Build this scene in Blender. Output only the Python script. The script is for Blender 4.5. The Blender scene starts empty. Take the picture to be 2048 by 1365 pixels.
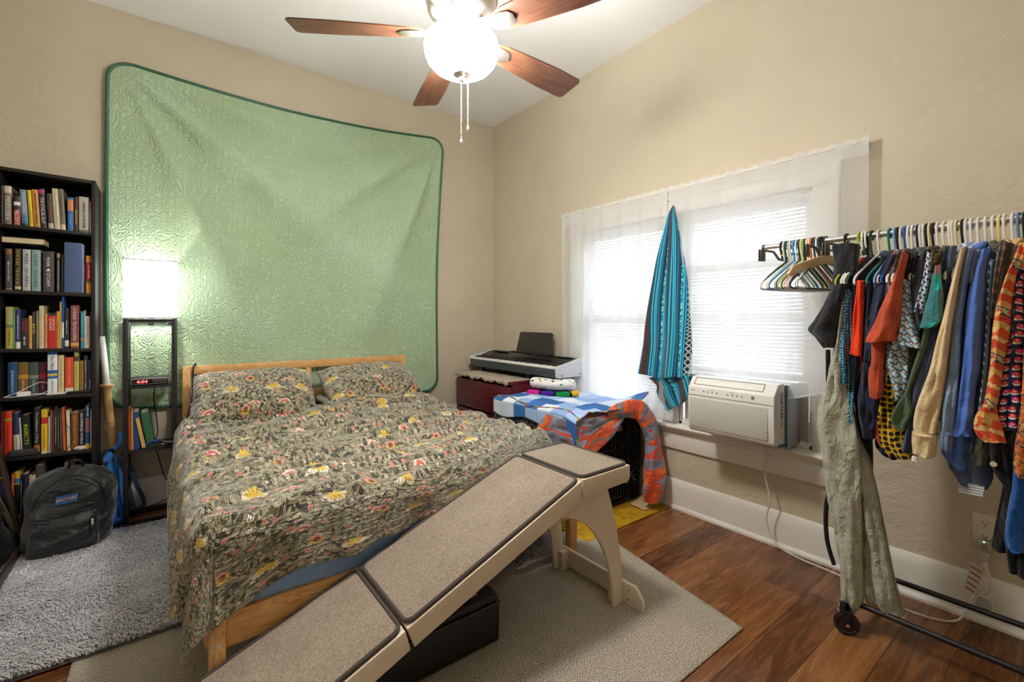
EXPOSURE = 1.78
SKY = 1.3
BOWL = 42.0
FANBULB = 750.0
SHADE = 1.4
BULB = 85.0
import bpy, bmesh, math, random
from mathutils import Vector, Matrix, noise as mnoise
random.seed(7)
SC = bpy.context.scene
COL = SC.collection
PI = math.pi
sin, cos = math.sin, math.cos
XR, YB, XL, YF, ZC = 2.68, 3.81, -0.98, -0.75, 3.2      # right wall, back wall, left wall, front wall, ceiling


def srgb(r, g=None, b=None):
    if g is None:
        h = r.lstrip('#'); r, g, b = (int(h[i:i + 2], 16) for i in (0, 2, 4))
    f = lambda c: (c / 255 / 12.92) if c <= 10.31 else ((c / 255 + .055) / 1.055) ** 2.4
    return (f(r), f(g), f(b), 1)


# ---------------------------------------------------------------- node helpers
class S:
    """a scalar, vector or colour socket with arithmetic"""
    def __init__(s, nt, sock): s.nt = nt; s.k = sock
    def _m(s, op, *a): return s.nt.math(op, s, *a)
    def __add__(s, o): return s._m('ADD', o)
    __radd__ = __add__
    def __mul__(s, o): return s._m('MULTIPLY', o)
    __rmul__ = __mul__
    def __sub__(s, o): return s._m('SUBTRACT', o)
    def __rsub__(s, o): return s.nt.math('SUBTRACT', o, s)
    def __truediv__(s, o): return s._m('DIVIDE', o)
    def __lt__(s, o): return s._m('LESS_THAN', o)
    def __gt__(s, o): return s._m('GREATER_THAN', o)
    def abs(s): return s._m('ABSOLUTE')
    def sin(s): return s._m('SINE')
    def cos(s): return s._m('COSINE')
    def frac(s): return s._m('FRACT')
    def floor(s): return s._m('FLOOR')
    def max(s, o): return s._m('MAXIMUM', o)
    def min(s, o): return s._m('MINIMUM', o)
    def pow(s, o): return s._m('POWER', o)
    def mod(s, o): return s._m('FLOORED_MODULO', o)
    def pp(s, o): return s._m('PINGPONG', o)


class NT:
    def __init__(s, name):
        s.mat = bpy.data.materials.new(name); s.mat.use_nodes = True
        s.t = s.mat.node_tree; s.n = s.t.nodes; s.n.clear()
        s.out = s.n.new('ShaderNodeOutputMaterial')
    def new(s, ty, **kw):
        n = s.n.new(ty)
        for k, v in kw.items(): setattr(n, k, v)
        return n
    def put(s, sock, v):
        if isinstance(v, S): s.t.links.new(v.k, sock)
        elif v is not None:
            try: sock.default_value = v
            except Exception:
                sock.default_value = tuple(v)[:len(sock.default_value)]
    def math(s, op, a, b=None, c=None):
        n = s.new('ShaderNodeMath', operation=op)
        for i, x in enumerate((a, b, c)):
            if x is not None: s.put(n.inputs[i], x)
        return S(s, n.outputs[0])
    def vm(s, op, a, b=None):
        n = s.new('ShaderNodeVectorMath', operation=op)
        s.put(n.inputs[0], a)
        if b is not None:
            if op == 'SCALE': s.put(n.inputs[3], b)
            else: s.put(n.inputs[1], b)
        return S(s, n.outputs['Value' if op in ('LENGTH', 'DOT_PRODUCT', 'DISTANCE') else 'Vector'])
    def co(s, kind='Object'): return S(s, s.new('ShaderNodeTexCoord').outputs[kind])
    def sep(s, v):
        n = s.new('ShaderNodeSeparateXYZ'); s.put(n.inputs[0], v)
        return [S(s, o) for o in n.outputs]
    def comb(s, x=0, y=0, z=0):
        n = s.new('ShaderNodeCombineXYZ')
        for i, q in enumerate((x, y, z)): s.put(n.inputs[i], q)
        return S(s, n.outputs[0])
    def map(s, v, loc=(0, 0, 0), rot=(0, 0, 0), scale=(1, 1, 1)):
        n = s.new('ShaderNodeMapping'); s.put(n.inputs[0], v)
        n.inputs[1].default_value = loc; n.inputs[2].default_value = rot; n.inputs[3].default_value = scale
        return S(s, n.outputs[0])
    def noise(s, v, scale=5, detail=3, rough=.5, dist=0, col=False):
        n = s.new('ShaderNodeTexNoise'); s.put(n.inputs['Vector'], v)
        n.inputs['Scale'].default_value = scale; n.inputs['Detail'].default_value = detail
        n.inputs['Roughness'].default_value = rough; n.inputs['Distortion'].default_value = dist
        return S(s, n.outputs['Color' if col else 0])
    def vor(s, v, scale=5, rand=1.0, feat='F1', dim='2D'):
        n = s.new('ShaderNodeTexVoronoi', feature=feat, voronoi_dimensions=dim); s.put(n.inputs['Vector'], v)
        n.inputs['Scale'].default_value = scale; n.inputs['Randomness'].default_value = rand
        return n
    def white(s, v):
        n = s.new('ShaderNodeTexWhiteNoise', noise_dimensions='3D'); s.put(n.inputs['Vector'], v)
        return S(s, n.outputs['Value']), S(s, n.outputs['Color'])
    def ramp(s, f, stops, mode='LINEAR'):
        n = s.new('ShaderNodeValToRGB'); s.put(n.inputs[0], f); cr = n.color_ramp; cr.interpolation = mode
        while len(cr.elements) < len(stops): cr.elements.new(.5)
        for e, (p, c) in zip(cr.elements, stops):
            e.position = p; e.color = tuple(c) if len(c) == 4 else tuple(c) + (1,)
        return S(s, n.outputs[0])
    def mix(s, f, a, b, mode='MIX'):
        n = s.new('ShaderNodeMix', data_type='RGBA', blend_type=mode)
        s.put(n.inputs[0], f); s.put(n.inputs[6], a); s.put(n.inputs[7], b)
        return S(s, n.outputs[2])
    def hsv(s, c, h=.5, sa=1, v=1):
        n = s.new('ShaderNodeHueSaturation'); s.put(n.inputs['Hue'], h); s.put(n.inputs['Saturation'], sa)
        s.put(n.inputs['Value'], v); s.put(n.inputs['Color'], c); return S(s, n.outputs[0])
    def smooth(s, x, a, b):
        n = s.new('ShaderNodeMapRange', interpolation_type='SMOOTHSTEP'); s.put(n.inputs[0], x)
        s.put(n.inputs[1], a); s.put(n.inputs[2], b); return S(s, n.outputs[0])
    def bump(s, h, strength=.3, dist=.01, nrm=None):
        n = s.new('ShaderNodeBump'); s.put(n.inputs['Height'], h); n.inputs['Strength'].default_value = strength
        n.inputs['Distance'].default_value = dist
        if nrm is not None: s.put(n.inputs['Normal'], nrm)
        return S(s, n.outputs[0])
    def bsdf(s, col, rough=.6, metal=0, nrm=None, spec=.5, emit=None, es=0, sheen=0, coat=0, alpha=None):
        n = s.new('ShaderNodeBsdfPrincipled')
        s.put(n.inputs['Base Color'], col); s.put(n.inputs['Roughness'], rough); s.put(n.inputs['Metallic'], metal)
        if nrm is not None: s.put(n.inputs['Normal'], nrm)
        n.inputs['Specular IOR Level'].default_value = spec
        if emit is not None:
            s.put(n.inputs['Emission Color'], emit); n.inputs['Emission Strength'].default_value = es
        if sheen: n.inputs['Sheen Weight'].default_value = sheen
        if coat: n.inputs['Coat Weight'].default_value = coat
        if alpha is not None: s.put(n.inputs['Alpha'], alpha)
        s.t.links.new(n.outputs[0], s.out.inputs[0]); return n
    # a leaf or petal lattice: per-cell local polar coordinates
    def cells(s, v, scale, rand=.8):
        n = s.vor(v, scale, rand)
        d = s.vm('SUBTRACT', v, s.vm('SCALE', S(s, n.outputs['Position']), 1.0))
        x, y, _ = s.sep(d)
        r, g, b = s.rgb(S(s, n.outputs['Color']))
        return x, y, r, g, b
    def rgb(s, c):
        n = s.new('ShaderNodeSeparateColor'); s.put(n.inputs[0], c); return [S(s, o) for o in n.outputs]
    def rot(s, x, y, a):
        c, q = s.math('COSINE', a), s.math('SINE', a)
        return x * c + y * q, y * c - x * q
    def atan(s, y, x): return s.math('ARCTAN2', y, x)
    def leaf(s, x, y, a, b):
        """pointed leaf of half-length a and half-width b, with a midrib left open"""
        w = (1 - (x / a) * (x / a)) * b
        return (y.abs() < w) * (x.abs() < a)
    def flower(s, x, y, r, n, depth=.35, phase=0.0):
        rad = s.math('SQRT', x * x + y * y); th = s.atan(y, x)
        edge = ((th * (n / 2) + phase).sin().abs() * depth + (1 - depth)) * r
        return rad < edge, rad


MATS = {}


def M(name, col=None, rough=.6, metal=0, var=.12, vs=6, bump=0, bs=60, spec=.5, sheen=0, coat=0, bd=.004, stretch=None):
    """plain procedural material: tint variation by noise plus optional fine bump"""
    if name in MATS: return MATS[name]
    nt = NT(name)
    if len(col) == 3: col = tuple(col) + (1,)
    v = nt.co('Object')
    if stretch: v = nt.map(v, scale=stretch)
    f = nt.noise(v, vs, 4, .6)
    lo = tuple(c * (1 - var) for c in col[:3]) + (1,); hi = tuple(min(1, c * (1 + var)) for c in col[:3]) + (1,)
    c = nt.ramp(f, [(.25, lo), (.75, hi)])
    nrm = nt.bump(nt.noise(v, bs, 3, .6), bump, bd) if bump else None
    nt.bsdf(c, rough, metal, nrm, spec, sheen=sheen, coat=coat)
    MATS[name] = nt.mat
    return nt.mat


def H(hexs, rough=.6, **k):
    n = k.pop('name', None) or 'surface_' + hexs.lstrip('#') + '_%d' % int(rough * 100)
    return M(n, srgb(hexs), rough, **k)


# ---------------------------------------------------------------- mesh helpers
class MB:
    def __init__(s): s.v = []; s.f = []; s.mi = []; s.uv = {}; s.cur = 0
    def add(s, vs, fs, uvs=None):
        o = len(s.v); s.v += [tuple(p) for p in vs]
        s.f += [tuple(i + o for i in f) for f in fs]; s.mi += [s.cur] * len(fs)
        if uvs:
            for i, u in enumerate(uvs): s.uv[o + i] = u
        return s
    def box(s, x0, x1, y0, y1, z0, z1):
        p = [(x0, y0, z0), (x1, y0, z0), (x1, y1, z0), (x0, y1, z0), (x0, y0, z1), (x1, y0, z1), (x1, y1, z1), (x0, y1, z1)]
        return s.add(p, [(0, 3, 2, 1), (4, 5, 6, 7), (0, 1, 5, 4), (1, 2, 6, 5), (2, 3, 7, 6), (3, 0, 4, 7)])
    def prism(s, poly, d):
        """poly: list of 3-D points of a planar outline, d: extrusion vector"""
        n = len(poly); q = [tuple(Vector(p) + Vector(d)) for p in poly]
        fs = [tuple(range(n))[::-1], tuple(range(n, 2 * n))] + [(i, (i + 1) % n, n + (i + 1) % n, n + i) for i in range(n)]
        return s.add(list(poly) + q, fs)
    def tube(s, pts, r, seg=8, cap=True, closed=False):
        pts = [Vector(p) for p in pts]; n = len(pts); rs = r if isinstance(r, (list, tuple)) else [r] * n
        vs = []; up = None
        for i, p in enumerate(pts):
            a = pts[i - 1] if (i > 0 or closed) else p; b = pts[(i + 1) % n] if (i < n - 1 or closed) else p
            t = (b - a).normalized()
            if up is None:
                up = Vector((0, 0, 1)) if abs(t.z) < .9 else Vector((1, 0, 0))
            up = (up - t * up.dot(t))
            up = up.normalized() if up.length > 1e-6 else t.orthogonal().normalized()
            w = t.cross(up)
            for k in range(seg):
                an = 2 * PI * k / seg
                vs.append(p + (up * cos(an) + w * sin(an)) * rs[i])
        fs = []
        for i in range(n if closed else n - 1):
            j = (i + 1) % n
            for k in range(seg):
                l = (k + 1) % seg
                fs.append((i * seg + k, i * seg + l, j * seg + l, j * seg + k))
        if cap and not closed:
            fs.append(tuple(range(seg))[::-1]); fs.append(tuple((n - 1) * seg + k for k in range(seg)))
        return s.add(vs, fs)
    def lathe(s, prof, c=(0, 0, 0), seg=32, axis='z'):
        vs = []; fs = []
        for r, h in prof:
            for k in range(seg):
                a = 2 * PI * k / seg
                p = (r * cos(a), r * sin(a), h)
                if axis == 'y': p = (p[0], p[2], p[1])
                if axis == 'x': p = (p[2], p[0], p[1])
                vs.append((p[0] + c[0], p[1] + c[1], p[2] + c[2]))
        for i in range(len(prof) - 1):
            for k in range(seg):
                l = (k + 1) % seg
                fs.append((i * seg + k, i * seg + l, (i + 1) * seg + l, (i + 1) * seg + k))
        return s.add(vs, fs)
    def grid(s, nu, nv, fn, uvf=None, wrap=False):
        """fn(u,v) with u,v in 0..1"""
        vs = []; uvs = []
        mu = nu if wrap else nu + 1
        for j in range(nv + 1):
            for i in range(mu):
                u, v = i / nu, j / nv
                vs.append(fn(u, v)); uvs.append(uvf(u, v) if uvf else (u, v))
        fs = []
        for j in range(nv):
            for i in range(nu):
                a = j * mu + i; b = j * mu + (i + 1) % mu
                fs.append((a, b, b + mu, a + mu))
        return s.add(vs, fs, uvs)
    def loft(s, rings, closed=True, cap=True, uv=True):
        """rings: list of lists of points"""
        n = len(rings[0]); vs = [p for r in rings for p in r]; fs = []
        for i in range(len(rings) - 1):
            for k in range(n if closed else n - 1):
                l = (k + 1) % n
                fs.append((i * n + k, i * n + l, (i + 1) * n + l, (i + 1) * n + k))
        if cap and closed:
            fs.append(tuple(range(n))[::-1]); fs.append(tuple((len(rings) - 1) * n + k for k in range(n)))
        return s.add(vs, fs)
    def xf(s, m, start=0):
        for i in range(start, len(s.v)): s.v[i] = tuple(m @ Vector(s.v[i]))
        return s
    def build(s, name, mats, parent=None, loc=None, smooth=True, bevel=0, bseg=2, solid=0, sub=0, recalc=True, autos=40):
        me = bpy.data.meshes.new(name)
        base = Vector((0, 0, 0))
        if parent is not None: base = wloc(parent)
        elif loc is not None: base = Vector(loc)
        elif s.v:
            xs, ys, zs = zip(*s.v); base = Vector(((min(xs) + max(xs)) / 2, (min(ys) + max(ys)) / 2, min(zs)))
        me.from_pydata([tuple(Vector(p) - base) for p in s.v], [], s.f)
        if not isinstance(mats, (list, tuple)): mats = [mats]
        for m in mats: me.materials.append(m)
        for p, mi in zip(me.polygons, s.mi): p.material_index = mi
        if s.uv:
            l = me.uv_layers.new(name='UVMap')
            for lp in me.loops:
                l.data[lp.index].uv = s.uv.get(lp.vertex_index, (0, 0))
        bm = bmesh.new(); bm.from_mesh(me)
        if bevel:
            es = [e for e in bm.edges if len(e.link_faces) == 2 and e.calc_face_angle(0) > .6]
            bmesh.ops.bevel(bm, geom=es, offset=bevel, segments=bseg, affect='EDGES', profile=.5, clamp_overlap=True)
        if recalc: bmesh.ops.recalc_face_normals(bm, faces=bm.faces)
        bm.to_mesh(me); bm.free()
        if smooth:
            me.polygons.foreach_set('use_smooth', [True] * len(me.polygons))
            me.set_sharp_from_angle(angle=math.radians(autos))
        o = bpy.data.objects.new(name, me); COL.objects.link(o)
        if parent is not None: o.parent = parent
        else: o.location = base
        if solid:
            m = o.modifiers.new('thickness', 'SOLIDIFY'); m.thickness = solid; m.offset = 0
        if sub:
            m = o.modifiers.new('smooth', 'SUBSURF'); m.levels = sub; m.render_levels = sub
        return o


def wloc(o):
    p = Vector((0, 0, 0))
    while o is not None: p += o.location; o = o.parent
    return p


def tag(o, label=None, cat=None, group=None, kind=None):
    if label: o['label'] = label
    if cat: o['category'] = cat
    if group: o['group'] = group
    if kind: o['kind'] = kind
    return o


def thing(name, loc, label, cat, group=None):
    o = bpy.data.objects.new(name, None); COL.objects.link(o); o.location = loc; o.empty_display_size = .05
    return tag(o, label, cat, group)


def box(name, m, a, b, parent=None, bevel=.003, **k):
    return MB().box(min(a[0], b[0]), max(a[0], b[0]), min(a[1], b[1]), max(a[1], b[1]), min(a[2], b[2]), max(a[2], b[2])).build(name, m, parent, bevel=bevel, **k)


def struct(o): o['kind'] = 'structure'; return o


def text(s, m, center, xdir, updir, w, h, parent, name='lettering', lift=.0006, thick=.0004):
    """flat lettering fitted into w x h, reading along xdir, facing xdir x updir"""
    cu = bpy.data.curves.new('t', 'FONT'); cu.body = s; cu.size = 1; cu.extrude = 0; cu.resolution_u = 2
    to = bpy.data.objects.new('t', cu)
    me = bpy.data.meshes.new_from_object(to)
    bpy.data.objects.remove(to); bpy.data.curves.remove(cu)
    X = Vector(xdir).normalized(); U = Vector(updir).normalized(); N = X.cross(U)
    if len(me.vertices) == 0: return None
    xs = [v.co.x for v in me.vertices]; ys = [v.co.y for v in me.vertices]
    cx, cy = (min(xs) + max(xs)) / 2, (min(ys) + max(ys)) / 2
    sx = w / max(1e-4, max(xs) - min(xs)); sy = h / max(1e-4, max(ys) - min(ys))
    base = wloc(parent)
    for v in me.vertices:
        v.co = Vector(center) + X * ((v.co.x - cx) * sx) + U * ((v.co.y - cy) * sy) + N * lift - base
    me.name = name; me.materials.clear(); me.materials.append(m)
    o = bpy.data.objects.new(name, me); COL.objects.link(o); o.parent = parent
    return o


def dup(o, loc=None, par=None, rotz=None):
    c = o.copy(); COL.objects.link(c)
    if par is not None: c.parent = par
    if loc is not None: c.location = loc
    if rotz is not None: c.rotation_euler.z = rotz
    for ch in [k for k in bpy.data.objects if k.parent == o]: dup(ch, None, c)
    return c


def fbm(x, y, z=0, sc=1.0): return mnoise.noise(Vector((x * sc, y * sc, z * sc)))


def smoothpath(pts, n=6):
    """Catmull-Rom through the points"""
    P = [Vector(p) for p in pts]; out = []
    for i in range(len(P) - 1):
        a = P[max(i - 1, 0)]; b = P[i]; c = P[i + 1]; d = P[min(i + 2, len(P) - 1)]
        for k in range(n):
            t = k / n
            out.append(.5 * ((2 * b) + (c - a) * t + (2 * a - 5 * b + 4 * c - d) * t * t + (3 * b - a - 3 * c + d) * t ** 3))
    out.append(P[-1]); return out
# ================================================================ camera, world
cam = bpy.data.cameras.new('camera'); cam.lens = 16.0; cam.sensor_width = 36; cam.shift_y = -46.5 / 2048
cam.clip_start = .02
co = bpy.data.objects.new('camera', cam); COL.objects.link(co)
co.location = (0, 0, 1.25); co.rotation_euler = (PI / 2, 0, -math.atan2(.608, .794)); SC.camera = co
SC.view_settings.view_transform = 'Standard'; SC.view_settings.look = 'None'
SC.view_settings.gamma = 1; SC.view_settings.exposure = EXPOSURE; SC.view_settings.use_curve_mapping = False
w = bpy.data.worlds.new('daylight'); SC.world = w; w.use_nodes = True
bg = w.node_tree.nodes['Background']; bg.inputs[0].default_value = (.86, .93, 1, 1); bg.inputs[1].default_value = SKY

# ================================================================ room materials
def wall_mat(name, col, amp=.35):
    nt = NT(name); v = nt.co('Object')
    sw = nt.noise(v, 3.2, 5, .62, 2.2)
    fine = nt.noise(nt.map(v, scale=(1, 1, 2.2)), 38, 3, .6, .8)
    st = nt.noise(nt.map(v, rot=(.6, .4, .3)), 5.5, 3, .5, 2.5)
    h = sw * .6 + st * .5 + fine * .10
    dirt = nt.noise(v, 1.6, 4, .6)
    c = nt.ramp(dirt, [(.25, tuple(x * .93 for x in col[:3])), (.75, tuple(x * 1.05 for x in col[:3]))])
    pin = nt.vor(v, 2.2, 1, dim='3D')
    dot = S(nt, pin.outputs['Distance']) < .012
    c = nt.mix(dot, c, (.12, .1, .08, 1))
    nt.bsdf(c, .62, 0, nt.bump(h, amp, .02), .3)
    return nt.mat


WALL = srgb(200, 189, 166)
m_wall = wall_mat('tan_textured_plaster', WALL, .55)
m_wall_r = wall_mat('tan_trowelled_plaster', WALL, .6)
m_ceil = H('#efefee', .8, name='white_ceiling_paint', var=.02, vs=2, bump=.12, bs=14)
m_white = H('#e4e0d8', .38, name='white_gloss_trim_paint', var=.05, vs=3, bump=.06, bs=18)


def floor_mat():
    nt = NT('reddish_brown_laminate_planks'); v = nt.co('Object')
    x, y, z = nt.sep(v)
    Y = (y + 20.07) / .162; row = Y.floor(); fy = Y.frac()
    off, _ = nt.white(nt.comb(row, 3.3, 1.1))
    X = (x + 20 + off * 1.3) / 1.25; pl = X.floor(); fx = X.frac()
    rnd, rc = nt.white(nt.comb(row, pl, .5))
    gv = nt.comb(x * 1.0 + rnd * 7, y * 9 + rnd * 13, rnd * 5)
    g1 = nt.noise(gv, 2.2, 6, .65, 1.4); g2 = nt.noise(nt.comb(x * 3 + rnd * 3, y * 60, rnd), 3, 4, .7)
    f = g1 * .75 + g2 * .25 + (rnd - .5) * .28
    c = nt.ramp(f, [(.25, srgb('#38200f')), (.42, srgb('#633a1b')), (.56, srgb('#80502a')), (.75, srgb('#9a6a38'))])
    seam = (fy < .012).max(fx < .0016)
    c = nt.mix(seam, c, srgb('#22100a'))
    nrm = nt.bump(g2 * .3 + (1 - seam), .08, .004)
    nt.bsdf(c, nt.smooth(g1, .2, .9) * .15 + .2, 0, nrm, .5)
    return nt.mat


m_floor = floor_mat()
struct(MB().box(XL - .12, XR + .12, YF - .12, YB + .12, -.1, 0).build('floor', m_floor, loc=(0, 0, -.1), smooth=False))
struct(MB().box(XL - .12, XR + .12, YF - .12, YB + .12, ZC, ZC + .1).build('ceiling', m_ceil, smooth=False))
struct(MB().box(XL - .12, XR + .12, YB, YB + .12, 0, ZC).build('wall_back', m_wall, smooth=False))
struct(MB().box(XL - .12, XL, YF, YB, 0, ZC).build('wall_left', m_wall, smooth=False))
struct(MB().box(XL - .12, XR + .12, YF - .12, YF, 0, ZC).build('wall_front', m_wall, smooth=False))
# right wall with two window openings
WZ0, WZ1 = .56, 1.93
W2 = (.925, 1.70)      # air-conditioner window
W1 = (1.80, 2.57)     # window nearer the corner
mb = MB()
mb.box(XR, XR + .12, YF, YB, 0, WZ0).box(XR, XR + .12, YF, YB, WZ1, ZC)
mb.box(XR, XR + .12, YF, W2[0], WZ0, WZ1).box(XR, XR + .12, W2[1], W1[0], WZ0, WZ1).box(XR, XR + .12, W1[1], YB, WZ0, WZ1)
struct(mb.build('wall_right', m_wall_r, smooth=False))


def baseboard(name, a, b, horiz, inward, h=.19):
    """a..b along the wall at coordinate horiz; inward = +-1 pointing into the room"""
    prof = [(0, 0), (.034, 0), (.034, .012), (.028, .022), (.02, .027), (.02, h - .05), (.017, h - .035), (.012, h - .01), (.006, h), (0, h)]
    mb = MB(); ax = 'x' if name.endswith(('right', 'left')) else 'y'
    r = []
    for t in (a, b):
        r.append([((horiz + inward * d, t, z) if ax == 'x' else (t, horiz + inward * d, z)) for d, z in prof])
    mb.loft(r)
    return struct(mb.build(name, m_white, autos=25))


baseboard('baseboard_right', YF, YB, XR, -1)
baseboard('baseboard_back', XL, XR, YB, -1, .205)
baseboard('baseboard_left', YF, YB, XL, 1)
baseboard('baseboard_front', XL, XR, YF, 1)

# ---------------------------------------------------------------- windows
def glass_mat():
    nt = NT('window_glass')
    a = nt.new('ShaderNodeBsdfTransparent'); b = nt.new('ShaderNodeBsdfGlossy'); b.inputs['Roughness'].default_value = .02
    v = nt.noise(nt.co('Object'), 2, 2); mx = nt.new('ShaderNodeMixShader')
    nt.put(mx.inputs[0], v * .04 + .04); nt.t.links.new(a.outputs[0], mx.inputs[1]); nt.t.links.new(b.outputs[0], mx.inputs[2])
    nt.t.links.new(mx.outputs[0], nt.out.inputs[0]); return nt.mat


m_glass = glass_mat()


def sash(mb, y0, y1, z0, z1, x, t=.035, wd=.045):
    mb.box(x, x + t, y0, y1, z0, z0 + wd).box(x, x + t, y0, y1, z1 - wd, z1)
    mb.box(x, x + t, y0, y0 + wd, z0 + wd, z1 - wd).box(x, x + t, y1 - wd, y1, z0 + wd, z1 - wd)


def window(name, Y, lift):
    o = thing(name, (XR, (Y[0] + Y[1]) / 2, WZ0), None, None); o['kind'] = 'structure'
    mb = MB()
    mb.box(XR, XR + .12, Y[0], Y[0] + .02, WZ0, WZ1).box(XR, XR + .12, Y[1] - .02, Y[1], WZ0, WZ1)
    mb.box(XR, XR + .12, Y[0], Y[1], WZ1 - .02, WZ1).box(XR, XR + .12, Y[0], Y[1], WZ0, WZ0 + .02)
    mb.build('jamb', m_white, o, bevel=.002)
    mid = (WZ0 + WZ1) / 2
    up = MB(); sash(up, Y[0] + .02, Y[1] - .02, mid - .02, WZ1 - .02, XR + .075); s1 = up.build('upper_sash', m_white, o, bevel=.003)
    lo = MB(); sash(lo, Y[0] + .02, Y[1] - .02, WZ0 + .02 + lift, mid + .02 + lift, XR + .035); s2 = lo.build('lower_sash', m_white, o, bevel=.003)
    MB().box(XR + .09, XR + .094, Y[0] + .06, Y[1] - .06, mid + .02, WZ1 - .06).build('pane', m_glass, s1, smooth=False)
    MB().box(XR + .05, XR + .054, Y[0] + .06, Y[1] - .06, WZ0 + .06 + lift, mid - .02 + lift).build('pane', m_glass, s2, smooth=False)
    return o


window('window_1', W1, 0)
window('window_2', W2, .322)
# casings, stool and apron round both windows
mb = MB()
for y0, y1 in ((W2[0] - .115, W2[0]), (W2[1], W1[0]), (W1[1], W1[1] + .115)):
    mb.box(XR - .02, XR, y0, y1, WZ0, WZ1)
mb.box(XR - .024, XR, W2[0] - .125, W1[1] + .125, WZ1, WZ1 + .12)
struct(mb.build('trim_1', m_white, bevel=.004))
mb = MB()
r = []
for y in (W2[0] - .14, W1[1] + .14):
    prof = [(0, .028), (.052, .028), (.066, .022), (.07, .012), (.066, .003), (.052, -.004), (.04, -.012), (.03, -.03), (.02, -.034), (0, -.034)]
    r.append([(XR - d, y, WZ0 - .028 + z) for d, z in prof])
mb.loft(r); struct(mb.build('trim_2', m_white, autos=30))
mb = MB().box(XR - .02, XR, W2[0] - .125, W1[1] + .125, .392, WZ0 - .062)
struct(mb.build('trim_3', m_white, bevel=.003))
# ================================================================ ceiling fan with light
FX, FY = .966, 1.60
m_nickel = M('brushed_nickel', (.62, .56, .50, 1), .28, .95, var=.06, vs=30, stretch=(1, 1, 12))


def emis(name, col, st, edge=None):
    nt = NT(name); e = nt.new('ShaderNodeEmission')
    v = nt.noise(nt.co('Object'), 3, 2)
    nt.put(e.inputs[0], nt.ramp(v, [(0, tuple(c * .97 for c in col[:3])), (1, col[:3])])); e.inputs[1].default_value = st
    nt.t.links.new(e.outputs[0], nt.out.inputs[0]); return nt.mat


def blade_mat():
    nt = NT('walnut_fan_blade'); v = nt.co('UV'); x, y, _ = nt.sep(v)
    g = nt.noise(nt.comb(x * 3, y * 40, .3), 3, 5, .65, .6); g2 = nt.noise(nt.comb(x * 2, y * 9, 2), 2, 3, .6, 1)
    c = nt.ramp(g * .6 + g2 * .4, [(.3, srgb('#47291c')), (.5, srgb('#6b4633')), (.72, srgb('#84593f'))])
    nt.bsdf(c, .42, 0, nt.bump(g, .08, .002), .4); return nt.mat


m_blade = blade_mat()
m_bulbglass = emis('frosted_glass_bowl_lit', (1, .97, .93, 1), BOWL)
fan = thing('ceiling_fan', (FX, FY, ZC), 'five-bladed walnut ceiling fan with a lit frosted glass bowl', 'ceiling fan')
MB().lathe([(0, ZC), (.072, ZC), (.075, ZC - .012), (.07, ZC - .03), (.05, ZC - .06), (.022, ZC - .075), (0, ZC - .078)][::-1], (FX, FY, 0), 40).build('canopy', m_nickel, fan)
MB().tube([(FX, FY, ZC - .07), (FX, FY, 2.69)], .014, 16).build('downrod', m_nickel, fan)
ho = MB().lathe([(0, 2.70), (.03, 2.70), (.05, 2.685), (.095, 2.67), (.125, 2.645), (.142, 2.60), (.145, 2.55), (.138, 2.50), (.12, 2.465), (.1, 2.45), (.095, 2.435), (.06, 2.43), (0, 2.43)], (FX, FY, 0), 48).build('motor_housing', m_nickel, fan)
MB().lathe([(.146, 2.562), (.1485, 2.556), (.1485, 2.544), (.146, 2.538)], (FX, FY, 0), 48).build('trim_band', m_nickel, ho)
MB().lathe([(0, 2.435), (.05, 2.435), (.055, 2.42), (.05, 2.40), (.03, 2.385), (.012, 2.38), (.012, 2.247), (0, 2.247)], (FX, FY, 0), 32).build('light_fitter', m_nickel, fan)
m_fbulb = emis('frosted_bulb_lit', (1, .97, .93, 1), FANBULB)
for k in range(3):
    a = 2 * PI * k / 3 + .4
    MB().lathe([(0, 2.385), (.011, 2.382), (.014, 2.365), (.027, 2.345), (.029, 2.33), (.024, 2.314), (.01, 2.304), (0, 2.303)], (FX + .062 * cos(a), FY + .062 * sin(a), .018), 16).build('bulb', m_fbulb, fan)
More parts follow.
